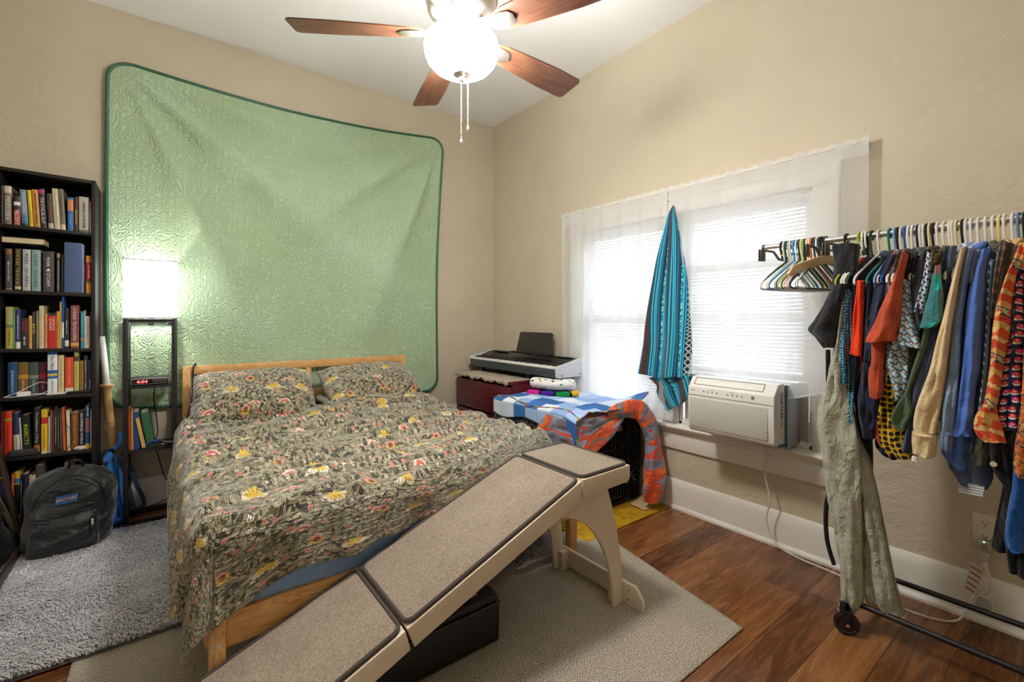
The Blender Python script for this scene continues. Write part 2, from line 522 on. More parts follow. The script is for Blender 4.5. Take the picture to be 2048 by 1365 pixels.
# lit bowl, flared rim narrowing to a rounded bottom
bp = [(.100, 2.408), (.103, 2.411), (.128, 2.398), (.146, 2.376), (.1515, 2.352), (.149, 2.326), (.138, 2.296), (.117, 2.271), (.088, 2.254), (.05, 2.245), (.02, 2.243), (0, 2.243)]
MB().lathe(bp, (FX, FY, 0), 48).build('glass_bowl', m_bulbglass, fan)
MB().lathe([(.035, 2.247), (.034, 2.241), (.02, 2.234), (.012, 2.229), (.012, 2.219), (.008, 2.213), (0, 2.211)], (FX, FY, 0), 24).build('finial', m_nickel, fan)
for k, a in enumerate((148, 76, 4, -68, 220)):
    a = math.radians(a); c, s_ = cos(a), sin(a)
    zb = 2.405
    pitch = math.radians(-13)
    def P(u, v, dz=0):
        """u along the blade, v across (metres)"""
        z = zb + v * sin(pitch) + dz
        vv = v * cos(pitch)
        return (FX + u * c - vv * s_, FY + u * s_ + vv * c, z)
    mb = MB(); n = 70; top = []; bot = []
    outl = []
    for i in range(n + 1):
        u = .15 + (.67 - .15) * i / n
        t = i / n
        hw = .044 + .027 * min(1, t * 1.5) ** .8
        if t < .12: hw *= (t / .12) ** .45 * .6 + .4
        if t > .955: hw *= math.sqrt(max(0, 1 - ((t - .955) / .05) ** 2)) * .35 + .65
        outl.append((u, hw))
    L = [(u, h) for u, h in outl] + [(u, -h) for u, h in outl[::-1]]
    vs = [P(u, v, .003) for u, v in L] + [P(u, v, -.003) for u, v in L]
    N = len(L); fs = [tuple(range(N)), tuple(range(N, 2 * N))[::-1]] + [(i, i + N, (i + 1) % N + N, (i + 1) % N) for i in range(N)]
    mb.add(vs, fs, [(u, v) for u, v in L] * 2)
    bl = mb.build('blade', m_blade, fan, autos=30)
    # bracket: arm from the motor, spreading into a plate under the blade
    arm = MB()
    prof = [(.085, .016, 2.44), (.11, .017, 2.43), (.14, .022, 2.405), (.165, .034, 2.398), (.205, .036, 2.397), (.235, .03, 2.397), (.25, .012, 2.398)]
    rr = []
    for u, hw, z in prof:
        q = []
        for vx, dz in ((-hw, 0), (0, -.007), (hw, 0), (0, .002)):
            q.append((FX + u * c - vx * s_, FY + u * s_ + vx * c, z + dz + vx * sin(pitch) * (1 if u > .13 else 0)))
        rr.append(q)
    arm.loft(rr)
    arm.build('blade_bracket', m_nickel, bl, autos=50)
m_chain = M('bead_chain', (.8, .77, .7, 1), .35, .6, var=.05)
def chain(x, y, z0, z1, cut):
    mb = MB(); mb.tube([(x, y, z0), (x, y, cut)], .0017, 6)
    z = cut
    while z > z1 + .02:
        mb.lathe([(0, z), (.0027, z - .0016), (.0034, z - .0042), (.0027, z - .0068), (0, z - .0084)], (x, y, 0), 6); z -= .0092
    mb.lathe([(0, z + .002), (.003, z - .002), (.006, z - .01), (.006, z - .018), (.003, z - .026), (0, z - .028)], (x, y, 0), 10)
    mb.build('pull_chain', m_chain, fan)
chain(FX - .004, FY - .004, 2.213, 1.968, 2.10)
chain(FX + .02, FY - .016, 2.243, 2.02, 2.21)
# ================================================================ rugs
def shag_mat():
    nt = NT('grey_shag_pile'); v = nt.co('Object')
    f = nt.noise(v, 9, 4, .7) * .5 + nt.noise(v, 90, 2, .6) * .5
    c = nt.ramp(f, [(.28, srgb('#a2a2a6')), (.5, srgb('#d2d2d5')), (.7, srgb('#eeeeef'))])
    nt.bsdf(c, .9, 0, None, .1, sheen=.3); return nt.mat


m_shag = shag_mat()
m_rugback = H('#6a6666', .9, name='grey_rug_backing', bump=.3, bs=120)


def tufts(name, pts, mat, parent, L=.03, w=.0045, lean=(.5, -.2), seed=1):
    """pts: list of (x,y,z) roots, one bent strand each"""
    rnd = random.Random(seed); mb = MB(); vs = []; fs = []
    for (x, y, z) in pts:
        n = mnoise.noise(Vector((x * 4, y * 4, 0))) * 2.4 + rnd.uniform(-.9, .9)
        a = math.atan2(lean[1], lean[0]) + n
        l = L * rnd.uniform(.65, 1.2); dx, dy = cos(a), sin(a); px, py = -dy * w, dx * w
        b = len(vs)
        h1 = l * rnd.uniform(.45, .75); o1 = l * .3; h2 = h1 * rnd.uniform(.75, 1.1); o2 = l * .85
        vs += [(x - px, y - py, z), (x + px, y + py, z), (x + dx * o1 - px, y + dy * o1 - py, z + h1), (x + dx * o1 + px, y + dy * o1 + py, z + h1), (x + dx * o2, y + dy * o2, z + h2)]
        fs += [(b, b + 1, b + 3, b + 2), (b + 2, b + 3, b + 4)]
    mb.add(vs, fs)
    o = mb.build(name, mat, parent, smooth=True, recalc=False, autos=180); o['kind'] = 'stuff'
    return o


rug = thing('shag_rug', (-.2, 2.87, .006), 'silver grey shaggy rug on the floor beside the bed', 'rug')
RX0, RX1, RY0, RY1 = -.93, .9, 2.265, 3.47
def rugz(x, y): return .012 + .004 * fbm(x, y, 1, 5)
MB().box(RX0, RX1, RY0, RY1, .0065, .014).build('backing', m_rugback, rug, bevel=.003)
r_ = random.Random(3)
pts = []
for i in range(110000):
    x = r_.uniform(RX0 + .004, .32); y = r_.uniform(RY0 + .004, RY1 - .004)
    pts.append((x, y, .013))
tufts('pile', pts, m_shag, rug, L=.033, w=.0021)


def weave_mat():
    nt = NT('black_and_cream_basket_weave'); v = nt.co('UV'); x, y, _ = nt.sep(v)
    wob = nt.noise(v, 14, 3, .6)
    a = (x * 800 + wob * 9).sin(); b = (y * 730 + wob * 9).sin()
    n2 = nt.noise(v, 220, 2, .7); n3 = nt.noise(v, 2.2, 4, .6)
    k = nt.smooth(a * b + (n2 - .5) * 3.6 + .12, -.5, .6)
    light = nt.ramp(n3, [(.3, srgb('#cdc2ad')), (.7, srgb('#dfd4c2'))])
    c = nt.mix(k, srgb('#302a25'), light)
    nt.bsdf(c, .9, 0, nt.bump(k + n3 * 2, .35, .003), .15); return nt.mat


m_weave = weave_mat()
wc = [(-.262, .885), (1.845, .885), (1.99, 1.66), (1.80, 1.86), (1.6, 2.36), (-.262, 2.36)]
def wrug(u, v):
    y = .885 + v * 1.475
    xr = 1.845 + .145 * min(1, max(0, (y - .885) / .775)) if y < 1.66 else 1.99 - (y - 1.66) * .55
    x = -.262 + u * (xr + .262)
    z = .003 + .002 * (fbm(x, y, 3, 3) + 1)
    # ruck of loose fabric round the foot of the ramp
    d = math.hypot((x - 1.72) / .15, (y - 1.52) / .2)
    z += .03 * max(0, 1 - d) * (1 + .5 * sin(y * 50 + x * 20)) * (1 if x > 1.625 else 0) * min(1, (x - 1.62) / .05 if x > 1.62 else 0)
    # bump beside the box
    d2 = math.hypot((x - 1.25) / .3, (y - 1.75) / .12); z += .012 * max(0, 1 - d2) * (1 + sin(x * 30))
    d3 = math.hypot((x - 1.5) / .12, (y - 1.48) / .05); z += .01 * max(0, 1 - d3)
    return (x, y, z)
o = MB().grid(150, 110, wrug, lambda u, v: tuple(wrug(u, v)[:2])).build('woven_rug', m_weave, solid=.004, autos=180)
tag(o, 'large flat woven rug in black and cream under the pet ramp', 'rug')

# ================================================================ bed
def pine_mat(name, axis, warm=0):
    nt = NT(name); v = nt.co('Object')
    sc = {'x': (1.2, 26, 26), 'y': (26, 1.2, 26), 'z': (26, 26, 1.2)}[axis]
    g = nt.noise(nt.map(v, scale=sc), 1.3, 5, .6, 1.6); kn = nt.noise(nt.map(v, scale=tuple(s_ ** .5 for s_ in sc)), 2.2, 3, .5, 2)
    rings = ((g * 1.0 + kn * 1.3) * 34).sin() * .5 + .5
    c = nt.ramp(rings * .35 + g * .65, [(.2, srgb('#c58a4c')), (.5, srgb('#d9a768')), (.8, srgb('#e6c08a'))])
    nt.bsdf(c, .45, 0, nt.bump(rings, .05, .002), .4); return nt.mat


px_, py_, pz_ = pine_mat('pine_grain_across', 'x'), pine_mat('pine_grain_along', 'y'), pine_mat('pine_grain_upright', 'z')
m_bolt = M('zinc_bolt', (.7, .7, .72, 1), .3, .9)
bed = thing('bed_frame', (.9, 2.73, 0), 'pine bed frame with an open slatted headboard against the wall', 'bed')
hb = MB()
hb.box(.10, .145, 3.715, 3.76, 0, .925); hb.build('headboard_post', pz_, bed, bevel=.003)
MB().box(1.632, 1.677, 3.715, 3.76, 0, .93).build('headboard_post', pz_, bed, bevel=.003)
MB().box(.868, .905, 3.722, 3.752, .1, .868).build('headboard_post', pz_, bed, bevel=.003)
MB().box(.145, 1.632, 3.718, 3.757, .868, .925).build('headboard_rail', px_, bed, bevel=.003)
MB().box(.145, 1.632, 3.722, 3.752, .60, .70).build('headboard_rail', px_, bed, bevel=.003)
MB().box(.145, 1.632, 3.722, 3.752, .22, .36).build('headboard_rail', px_, bed, bevel=.003)
MB().prism([(.105, 1.74, .195), (.128, 1.74, .195), (.128, 1.74, .305), (.105, 1.74, .305)], (0, 1.975, 0)).build('side_rail', py_, bed, bevel=.003)
MB().prism([(1.69, 1.74, .195), (1.713, 1.74, .195), (1.713, 1.74, .305), (1.69, 1.74, .305)], (-.045, 1.975, 0)).build('side_rail', py_, bed, bevel=.003)
MB().box(.158, 1.69, 1.708, 1.732, .195, .306).build('foot_rail', px_, bed, bevel=.003)
for x in (.113, 1.69):
    lg = MB().box(x, x + .045, 1.698, 1.743, 0, .31).build('foot_leg', pz_, bed, bevel=.003)
    MB().lathe([(0, -.004), (.007, -.004), (.008, -.001), (.008, 0)], (x + .022, 1.698, .215), 14, 'y').build('bolt', m_bolt, lg)
MB().box(.88, .93, 1.75, 3.7, .17, .215).build('mid_beam', M('grey_steel_beam', (.25, .26, .28, 1), .4, .6), bed, bevel=.003)
for i in range(14):
    y = 1.80 + i * .14
    MB().box(.13, 1.688, y, y + .07, .245, .262).build('slat', px_, bed, bevel=.002)

# mattress in its blue fitted sheet
def sheet_mat():
    nt = NT('blue_cotton_sheet'); v = nt.co('Object')
    c = nt.ramp(nt.noise(v, 4, 4, .6), [(.3, srgb('#7fa3d8')), (.7, srgb('#9bbce8'))])
    wr = nt.noise(nt.map(v, scale=(9, 9, 2.5)), 2, 4, .6, 1.2)
    nt.bsdf(c, .7, 0, nt.bump(wr, .5, .02), .2); return nt.mat


m_sheet = sheet_mat()
def rbox(name, mat, x0, x1, y0, y1, z0, z1, r=.05, amp=.004, sc=6, n=(60, 70, 14), parent=None):
    mb = MB()
    bm = bmesh.new(); bmesh.ops.create_cube(bm, size=1)
    bmesh.ops.subdivide_edges(bm, edges=bm.edges, cuts=23, use_grid_fill=True)
    vs = []
    for v in bm.verts:
        p = Vector(((v.co.x + .5) * (x1 - x0) + x0, (v.co.y + .5) * (y1 - y0) + y0, (v.co.z + .5) * (z1 - z0) + z0))
        q = Vector((min(max(p.x, x0 + r), x1 - r), min(max(p.y, y0 + r), y1 - r), min(max(p.z, z0 + r), z1 - r)))
        d = p - q
        if d.length > 1e-6: p = q + d.normalized() * r
        nn = (p - Vector(((x0 + x1) / 2, (y0 + y1) / 2, (z0 + z1) / 2))).normalized()
        p += nn * amp * mnoise.noise(p * sc) * 2
        vs.append(tuple(p))
    bm.verts.index_update()
    mb.add(vs, [tuple(v.index for v in f.verts) for f in bm.faces]); bm.free()
    return mb.build(name, mat, parent, autos=180)


tag(rbox('mattress', m_sheet, .128, 1.655, 1.722, 3.71, .264, .535, .06, .006), 'mattress in a blue fitted sheet showing above the foot rail', 'mattress')


# floral print shared by the duvet and pillow cases
def floral_mat():
    nt = NT('dark_olive_botanical_print'); uv = nt.vm('SCALE', nt.co('UV'), 1.18)
    wv = nt.vm('ADD', uv, nt.vm('SCALE', nt.vm('SUBTRACT', nt.noise(uv, 9, 2, col=True), (.5, .5, .5)), .02))
    base = nt.mix(nt.noise(uv, 60, 2), srgb('#2a2618'), srgb('#403a26'))
    # broad olive leaves with stripes
    x, y, r, g, b = nt.cells(wv, 10.5, .9); X, Y = nt.rot(x, y, r * 6.28)
    m = nt.leaf(X, Y, .052, .018); st = ((X + Y.abs() * 1.6) * 900).sin() * .5 + .5
    c = nt.mix(m * .9, base, nt.mix(st, srgb('#787254'), srgb('#4d4830')))
    v2 = nt.map(wv, loc=(.37, .91, 0), rot=(0, 0, .7))
    x, y, r, g, b = nt.cells(v2, 13, .9); X, Y = nt.rot(x, y, r * 6.28)
    m = nt.leaf(X, Y, .046, .011); st = ((X * 1.2 + Y.abs() * 2) * 1000).sin() * .5 + .5
    c = nt.mix(m * .95, c, nt.mix(st, srgb('#a09a7c'), srgb('#625c42')))
    # vine lines
    n1 = nt.noise(uv, 7.5, 2, .5, 1.2); n2 = nt.noise(nt.map(uv, loc=(3, 1, 0)), 11, 2, .5, 1.0)
    ln = ((n1 - .5).abs() < .008).max((n2 - .48).abs() < .009)
    c = nt.mix(ln * .9, c, srgb('#b0a684'))
    # sprays of small outlined leaves
    v3 = nt.map(wv, loc=(.11, .23, 0), rot=(0, 0, .3))
    x, y, r, g, b = nt.cells(v3, 34, .75); X, Y = nt.rot(x, y, r * 6.28)
    m = nt.leaf(X, Y, .0135, .0055); i_ = nt.leaf(X, Y, .0095, .0030)
    c = nt.mix(m, c, nt.mix(i_, srgb('#bdb698'), srgb('#615b3c')))
    v4 = nt.map(wv, loc=(.71, .43, 0), rot=(0, 0, -.5))
    x, y, r, g, b = nt.cells(v4, 27, .8); X, Y = nt.rot(x, y, r * 6.28)
    m = nt.leaf(X, Y, .017, .0062); i_ = (Y.abs() < .0007)
    c = nt.mix(m * (g > .3), c, nt.mix(i_, srgb('#b9b092'), srgb('#4d4630')))
    # tiny white five-petal flowers
    v5 = nt.map(wv, loc=(.19, .57, 0))
    x, y, r, g, b = nt.cells(v5, 23, .7); m, rad = nt.flower(x, y, .0088, 5, .5)
    c = nt.mix(m * (r > .55), c, nt.mix(rad < .0028, srgb('#ded6bb'), srgb('#5a4a22')))
    # coral buds
    v6 = nt.map(wv, loc=(.83, .29, 0))
    x, y, r, g, b = nt.cells(v6, 11, .7); X, Y = nt.rot(x, y, r * 6.28); m = nt.leaf(X, Y, .016, .010)
    c = nt.mix(m * (g > .5), c, nt.mix(Y.abs() < .0016, srgb('#d98a7c'), srgb('#b4544c')))

    def cell(scale, off, thr):
        x, y, r, g, b = nt.cells(nt.map(wv, loc=off), scale, .5)
        return x, y * 1.15, r > thr
    def put(m, on, col):
        nonlocal c
        c = nt.mix(m * on, c, col)
    def disc(x, y, cx, cy, rx, ry):
        u, v_ = (x - cx) / rx, (y - cy) / ry
        return (u * u + v_ * v_) < 1
    STEM = srgb('#a39a78')
    # yellow heads with two white side lobes
    x, y, on = cell(3.5, (.05, .12, 0), .3); R_ = .044
    put((x.abs() < .0016) * (y < 0) * (y > -.075), on, STEM)
    lobes = disc(x, y, -R_ * .55, -.004, R_ * .56, R_ * .50).max(disc(x, y, R_ * .55, -.004, R_ * .56, R_ * .50))
    th = nt.atan(y, x.abs() - R_ * .55); put(lobes, on, nt.mix((th * 9).sin() > .55, srgb('#ece3c8'), srgb('#b79a72')))
    m, rd = nt.flower(x, y - .006, R_ * .78, 7, .3); put(m * (y > -.012), on, nt.mix((nt.atan(y, x) * 11).sin() > .5, srgb('#e3c540'), srgb('#b88a26')))
    # coral fans: pale scalloped rim, red heart
    x, y, on = cell(3.5, (.19, .26, 0), .26); R_ = .042
    put((x.abs() < .0016) * (y < 0) * (y > -.08), on, STEM)
    m, rd = nt.flower(x, (y + .012) * 1.25, R_, 13, .16); up = y > -.014
    put(m * up, on, srgb('#eccfc0')); put(m * up * (rd < R_ * .66), on, nt.mix((nt.atan(y + .012, x) * 19).sin() > .1, srgb('#b8433a'), srgb('#d98074')))
    put(disc(x, y, 0, -.012, .010, .006), on, srgb('#e6dcc2'))
    # small sun heads with a red crown
    x, y, on = cell(3.5, (.20, .03, 0), .42); R_ = .032
    m, rd = nt.flower(x, y, R_, 17, .4); put(m * (y < .012), on, nt.mix(rd > R_ * .5, srgb('#8a6a1e'), srgb('#dcb53e')))
    m, rd = nt.flower(x, y - .006, R_ * .85, 7, .5); put(m * (y > .002), on, nt.mix(rd < R_ * .4, srgb('#dd8f80'), srgb('#a03a3a'))); put(rd < .009, on, srgb('#7a2c2c'))
    wr = nt.noise(nt.map(uv, rot=(0, 0, -.25), scale=(3.0, 11, 1)), 2.2, 4, .6, .7)
    fine = nt.noise(uv, 30, 4, .6, .8)
    nt.bsdf(c, .55, 0, nt.bump(wr * 1.0 + fine * .22, .9, .03), .45, sheen=.5); return nt.mat


m_floral = floral_mat()
DX0, DX1, DY0, DY1, DZ = .062, 1.735, 1.690, 3.52, .592
def edge1(t, lo, hi, hl, hh, r=.07):
    """unroll: t in cloth metres measured from lo; returns position and drop"""
    if t < lo:                      # hanging past the low side
        d = lo - t
        if d < r * 1.57: return lo - r * (sin(d / r)) * .0 - 0 + (r * (1 - sin(d / r)) - r) * 1.0, r * (1 - cos(d / r))
        return lo - r, r + d - r * 1.57
    if t > hi:
        d = t - hi
        if d < r * 1.57: return hi + r * sin(d / r), r * (1 - cos(d / r))
        return hi + r, r + d - r * 1.57
    return t, 0.0


def duvet_pt(u, v):
    r = .07
    lo, hi, ly = DX0 + r, DX1 - r, DY0 + r
    b = (DY0 - .40) + v * (3.42 - DY0 + .40)            # cloth Y coordinate
    a = (DX0 - .52) + u * (DX1 + .42 - DX0 + .52)
    # hem lines: trim the sheet by squeezing its free edges
    tb = (b - ly)
    # left hang shorter towards the foot
    hangL = .50 - .20 * max(0, min(1, (2.9 - b) / 1.2)); hangR = .36
    if a < lo: a = lo - (lo - a) / (lo - DX0 + .52) * hangL
    if a > hi: a = hi + (a - hi) / (DX1 + .42 - hi) * hangR
    xk = max(0, min(1, (a - .1) / 1.3))
    HF = ((-.5, .36), (.1, .34), (.4, .25), (.66, .235), (.78, .235), (1.0, .18), (1.3, .10), (1.75, .12))
    hangF = .12
    for (a0, h0), (a1, h1) in zip(HF, HF[1:]):
        if a0 <= a <= a1: hangF = h0 + (h1 - h0) * (a - a0) / (a1 - a0)
    hangF += .010 * sin(a * 14)
    if b < ly: b = ly - (ly - b) / (ly - DY0 + .40) * hangF
    x, dx = edge1(a, lo, hi, 0, 0, r); y, dy = edge1(b, ly, 99, 0, 0, r)
    corner = dx > 0 and dy > 0
    if corner:                                    # the free corner hangs as a rounded flap
        sx = 1 if a < lo else -1; cx = lo if a < lo else hi; tx, ty = abs(a - cx), ly - b
        s_ = math.hypot(tx, ty); s_ = s_ if s_ < .31 else .31 + (s_ - .31) * .72; ph = math.atan2(ty, tx)
        if s_ < r * 1.57: rad, drop = r * sin(s_ / r), r * (1 - cos(s_ / r))
        else: rad, drop = r + .16 * (s_ - r * 1.57) + .014 * sin(ph * 7 + s_ * 4) * min(1, (s_ - r * 1.57) / .1), r + (s_ - r * 1.57) * .99
        x = cx - sx * rad * cos(ph); y = ly - rad * sin(ph)
    pk = max(0, min(1, (a - 1.18) / .5)); pk = pk * pk * (3 - 2 * pk)
    y += .16 * pk * min(1, max(0, 1 - (b - ly) / .9)) if b < ly + .9 else 0
    if not corner: drop = dx + dy
    z = DZ - drop
    flat = 1 if dx + dy < .02 else .35
    # puff and wrinkles
    wr = abs(mnoise.noise(Vector((a * 2.2 + b * .8, b * 9 - a * 2.6, 1.7)))) ; wr2 = mnoise.noise(Vector((a * 5, b * 14, 4)))
    fold = .030 * (1 - min(1, wr * 3.2)) ** 2 + .009 * wr2 + .022 * mnoise.noise(Vector((a * 1.6, b * 1.6, 9)))
    head = max(0, (b - 2.85) / .57)
    z += (fold + .012 * sin(PI * min(1, max(0, (x - DX0) / (DX1 - DX0))))) * flat + .02 * head * head
    if not corner and dx > .03:                   # hanging side: vertical folds
        k = min(1, dx / .2); s_ = -1 if a < lo else 1; q = min(1, max(0, b - ly) / .12)
        x += s_ * k * q * (.018 * sin(b * 17 + 2 * sin(b * 5)) + .012 * sin(b * 41) + .012)
        z += k * .01 * sin(b * 9)
    if not corner and dy > .03:
        k = min(1, dy / .18); q = min(1, max(0, a - lo) / .12, ) if a < hi - .12 else min(1, max(0, hi - a) / .12)
        y -= k * q * (.016 * sin(a * 15 + 1.5 * sin(a * 6)) + .008 * sin(a * 37) + .004)
    return (x, y, z)
def duvet_uv(u, v): return ((DX0 - .52) + u * (DX1 + .42 - DX0 + .52), (DY0 - .40) + v * (3.42 - DY0 + .40))
du = MB().grid(210, 220, duvet_pt, duvet_uv).build('duvet', m_floral, solid=.012, autos=180)
tag(du, 'dark olive floral duvet spread over the bed, corner hanging at the foot', 'duvet')


def pillow(name, c, ax, up, L, Hh, T, mat, label, group=None, seed=0, sag=.0):
    """cushion centred at c; ax = direction of length, up = direction of height, thickness along ax x up"""
    c = Vector(c); ax = Vector(ax).normalized(); up = (Vector(up) - ax * Vector(up).dot(ax)).normalized(); nn = ax.cross(up)
    mb = MB(); n = 44; m = 30
    def P(u, v, s_):
        a, b = u * 2 - 1, v * 2 - 1
        w = (max(0, 1 - abs(a) ** 2.6) * max(0, 1 - abs(b) ** 2.4)) ** .5
        pinch = 1 - .07 * (1 - abs(a) ** 6) * (abs(b) ** 3) * .6
        px = a * L / 2 * (1 - .035 * (1 - abs(a)) * 0 - .04 * (1 - b * b) * abs(a) ** 3 * -.3); py = b * Hh / 2 * (1 - .06 * (1 - a * a) * abs(b) ** 3 * .3)
        q = c + ax * px + up * (py * pinch)
        wr = mnoise.noise(Vector((a * 3 + seed, b * 4, s_))) * .022 + abs(mnoise.noise(Vector((a * 5 + seed, b * 9 + a * 3, s_)))) * .02 - .006
        edge = min(1, (1 - max(abs(a), abs(b))) * 7)
        q += nn * (s_ * (T / 2 * w + wr * edge * .8) + .012 * mnoise.noise(Vector((a * 2, b * 2, seed))) )
        q.z -= sag * (1 - w) * .5 * (1 if b > 0 else 0)
        return tuple(q)
    mb.grid(n, m, lambda u, v: P(u, v, 1), lambda u, v: (u * L + seed * .37, v * Hh + seed * .23))
    mb.grid(n, m, lambda u, v: P(u, v, -1), lambda u, v: (u * L + .41 + seed * .3, v * Hh))
    o = mb.build(name, mat, None, loc=c, autos=180)
    bm = bmesh.new(); bm.from_mesh(o.data); bmesh.ops.remove_doubles(bm, verts=bm.verts, dist=.0005); bmesh.ops.recalc_face_normals(bm, faces=bm.faces); bm.to_mesh(o.data); bm.free()
    o.data.polygons.foreach_set('use_smooth', [True] * len(o.data.polygons))
    return tag(o, label, 'pillow', group)


pillow('pillow', (.492, 3.42, .722), (1, -.03, -.012), (.0, .74, .62), .69, .46, .27, m_floral, 'floral pillow propped on the headboard nearest the floor lamp', seed=1)
pillow('pillow', (1.275, 3.45, .742), (1, .03, .02), (.02, .84, .44), .70, .44, .25, m_floral, 'floral pillow on the wall-corner side of the bed, topmost of two', seed=4)
pillow('pillow', (1.27, 3.38, .645), (1, .05, 0), (0, 1, .06), .74, .46, .12, m_floral, 'floral pillow lying flat beneath another on the far side', seed=7)


def bw_mat():
    nt = NT('white_cotton_black_print'); v = nt.co('UV'); n = nt.noise(v, 16, 3, .5, 1.5)
    c = nt.mix((n - .5).abs() < .035, srgb('#e8ebee'), srgb('#2a2c30')); nt.bsdf(c, .7); return nt.mat


pillow('pillow', (.50, 3.50, .63), (1, -.02, 0), (0, .95, .25), .72, .40, .14, bw_mat(), 'white pillow with black print tucked behind the left floral pillow', seed=11)
# ================================================================ pet ramp
m_cream = H('#dccdb8', .42, name='cream_painted_board', var=.05, vs=4, bump=.08, bs=60)
def carpet_mat():
    nt = NT('beige_flecked_carpet'); v = nt.co('Object')
    a = nt.noise(v, 240, 2, .7); b = nt.noise(nt.map(v, scale=(1, 2.5, 1)), 90, 3, .6); d = nt.noise(v, 5, 3, .6)
    c = nt.ramp(a * .5 + b * .35 + d * .15, [(.34, srgb('#6d5f50')), (.5, srgb('#9c8c7b')), (.66, srgb('#c2b4a3'))])
    nt.bsdf(c, .95, 0, nt.bump(a + b, .7, .006), .1, sheen=.2); return nt.mat


m_carpet = carpet_mat(); m_binding = H('#4b433e', .85, name='dark_brown_edge_binding', bump=.3, bs=300)
ramp = thing('pet_ramp', (.75, 1.48, 0), 'cream wooden pet ramp with three carpeted panels against the bed foot', 'pet ramp')
Y0, Y1 = 1.268, 1.692
slope = (.602 - .318) / (1.325 - .575)
P3 = [((-.235, .602 - slope * (1.325 + .235)), (.572, .602 - slope * (1.325 - .572))), ((.578, .602 - slope * (1.325 - .578)), (1.322, .601)), ((1.328, .602), (1.622, .605))]
def xz(p, q, t, h):
    d = Vector((q[0] - p[0], q[1] - p[1])); L = d.length; d /= L; n = Vector((-d.y, d.x))
    r = Vector(p) + d * (t * L) + n * h; return r.x, r.y
for i, (p, q) in enumerate(P3):
    L = math.hypot(q[0] - p[0], q[1] - p[1]); d = Vector(((q[0] - p[0]) / L, (q[1] - p[1]) / L)); n = Vector((-d.y, d.x))
    W = lambda u, h: (p[0] + d.x * u + n.x * h, p[1] + d.y * u + n.y * h)
    # board
    mb = MB(); a, b = W(0, -.018), W(L, -.018); c, e = W(L, 0), W(0, 0)
    mb.prism([(a[0], Y0 + .018, a[1]), (b[0], Y0 + .018, b[1]), (c[0], Y0 + .018, c[1]), (e[0], Y0 + .018, e[1])], (0, Y1 - Y0 - .036, 0))
    pn = mb.build('panel_board', m_cream, ramp, bevel=.002)
    # side rails
    for y in (Y0, Y1 - .018):
        h = .072
        if i == 0: poly = [W(0, 0), W(L, 0), (W(L, 0)[0] + .018, W(L, -h)[1] + .003), W(.2, -h), (p[0] - .02, .004)]
        elif i == 1: poly = [W(0, 0), W(L, 0), (W(L, 0)[0], .602 - .078), (W(L, -h)[0] - .0, W(L, -h)[1]), (W(0, 0)[0] + .024, W(0, -h)[1] + .003)]
        else: poly = [W(0, 0), W(L, 0), W(L, -.055), W(L - .018, -.07), W(0, -.075)]
        if i == 1: poly = [W(0, 0), W(L, 0), (1.322, .602 - .076), (W(0, 0)[0] + .024, W(0, -h)[1] + .003)]
        MB().prism([(x, y, z) for x, z in poly], (0, .018, 0)).build('side_rail', m_cream, ramp, bevel=.003)
    # carpet with rounded corners and dark binding
    def rr(off, h):
        pts = []; r = max(.006, .032 - off)
        u0, u1, v0, v1 = .0015 + off, L - .0015 - off, Y0 + .008 + off, Y1 - .008 - off
        for cx, cy, a0 in ((u1 - r, v1 - r, 0), (u0 + r, v1 - r, 90), (u0 + r, v0 + r, 180), (u1 - r, v0 + r, 270)):
            for k in range(7):
                an = math.radians(a0 + 15 * k); u, v = cx + r * cos(an), cy + r * sin(an); w_ = W(u, h); pts.append((w_[0], v, w_[1]))
        return pts
    MB().loft([rr(.006, .001), rr(.006, .0085), rr(.010, .0095)]).build('carpet', m_carpet, pn, autos=60)
    ring = rr(.005, .007)
    MB().tube(ring, .0072, 8, closed=True).build('binding', m_binding, pn)
# curved legs: outer and inner arch boards
def leg(y):
    out = []; inn = []
    # outer (right) edge from under the platform down to the foot
    for t in [k / 14 for k in range(15)]:
        z = .535 * (1 - t)
        x = 1.492 + .102 * (1 - (1 - t) ** 2.1) * 1.0
        out.append((x, z))
    for t in [k / 18 for k in range(19)]:
        an = t * PI / 2
        inn.append((1.535 - .335 * (1 - sin(an)) ** 1.0 * 1.0, .0 + .47 * (1 - (1 - cos(an)) ** 1.0) if False else .47 * cos(an)))
    poly = out + inn[::-1] + [(1.19, .50), (1.322, .545)]
    return [(x, y, z) for x, z in poly]
for y in (Y0 + .018, Y1 - .036):
    MB().prism(leg(y), (0, .018, 0)).build('leg', m_cream, ramp, bevel=.002)
ft = MB()
pf = [(1.19, 0), (1.16, 0), (1.158, .05), (1.195, .098), (1.705, .098), (1.735, .06), (1.735, 0), (1.66, 0), (1.62, .018), (1.36, .018), (1.32, 0)]
pf = [(1.185, 0), (1.183, .052), (1.222, .098), (1.705, .098), (1.74, .052), (1.74, 0), (1.66, 0), (1.60, .016), (1.38, .016), (1.32, 0)]
ft.prism([(1.596, y, z) for y, z in pf], (.018, 0, 0)); fo = ft.build('foot_board', m_cream, ramp, bevel=.002)
m_dark = H('#2a2522', .5, name='dark_screw_head')
for y in (Y0 + .036, Y1 - .036 - .032):
    bl = MB().box(1.556, 1.595, y, y + .032, .004, .094).build('block', m_cream, ramp, bevel=.002)
    for z in (.025, .072): MB().lathe([(0, -.001), (.0045, -.001), (.0045, .001)], (1.556, y + .016, z), 10, 'x').build('screw', m_dark, bl)
for z in (.03, .07): MB().lathe([(0, -.001), (.0035, -.001), (.0035, .001)], (1.5965, Y0 - .012, z), 10, 'x').build('screw', m_dark, fo)

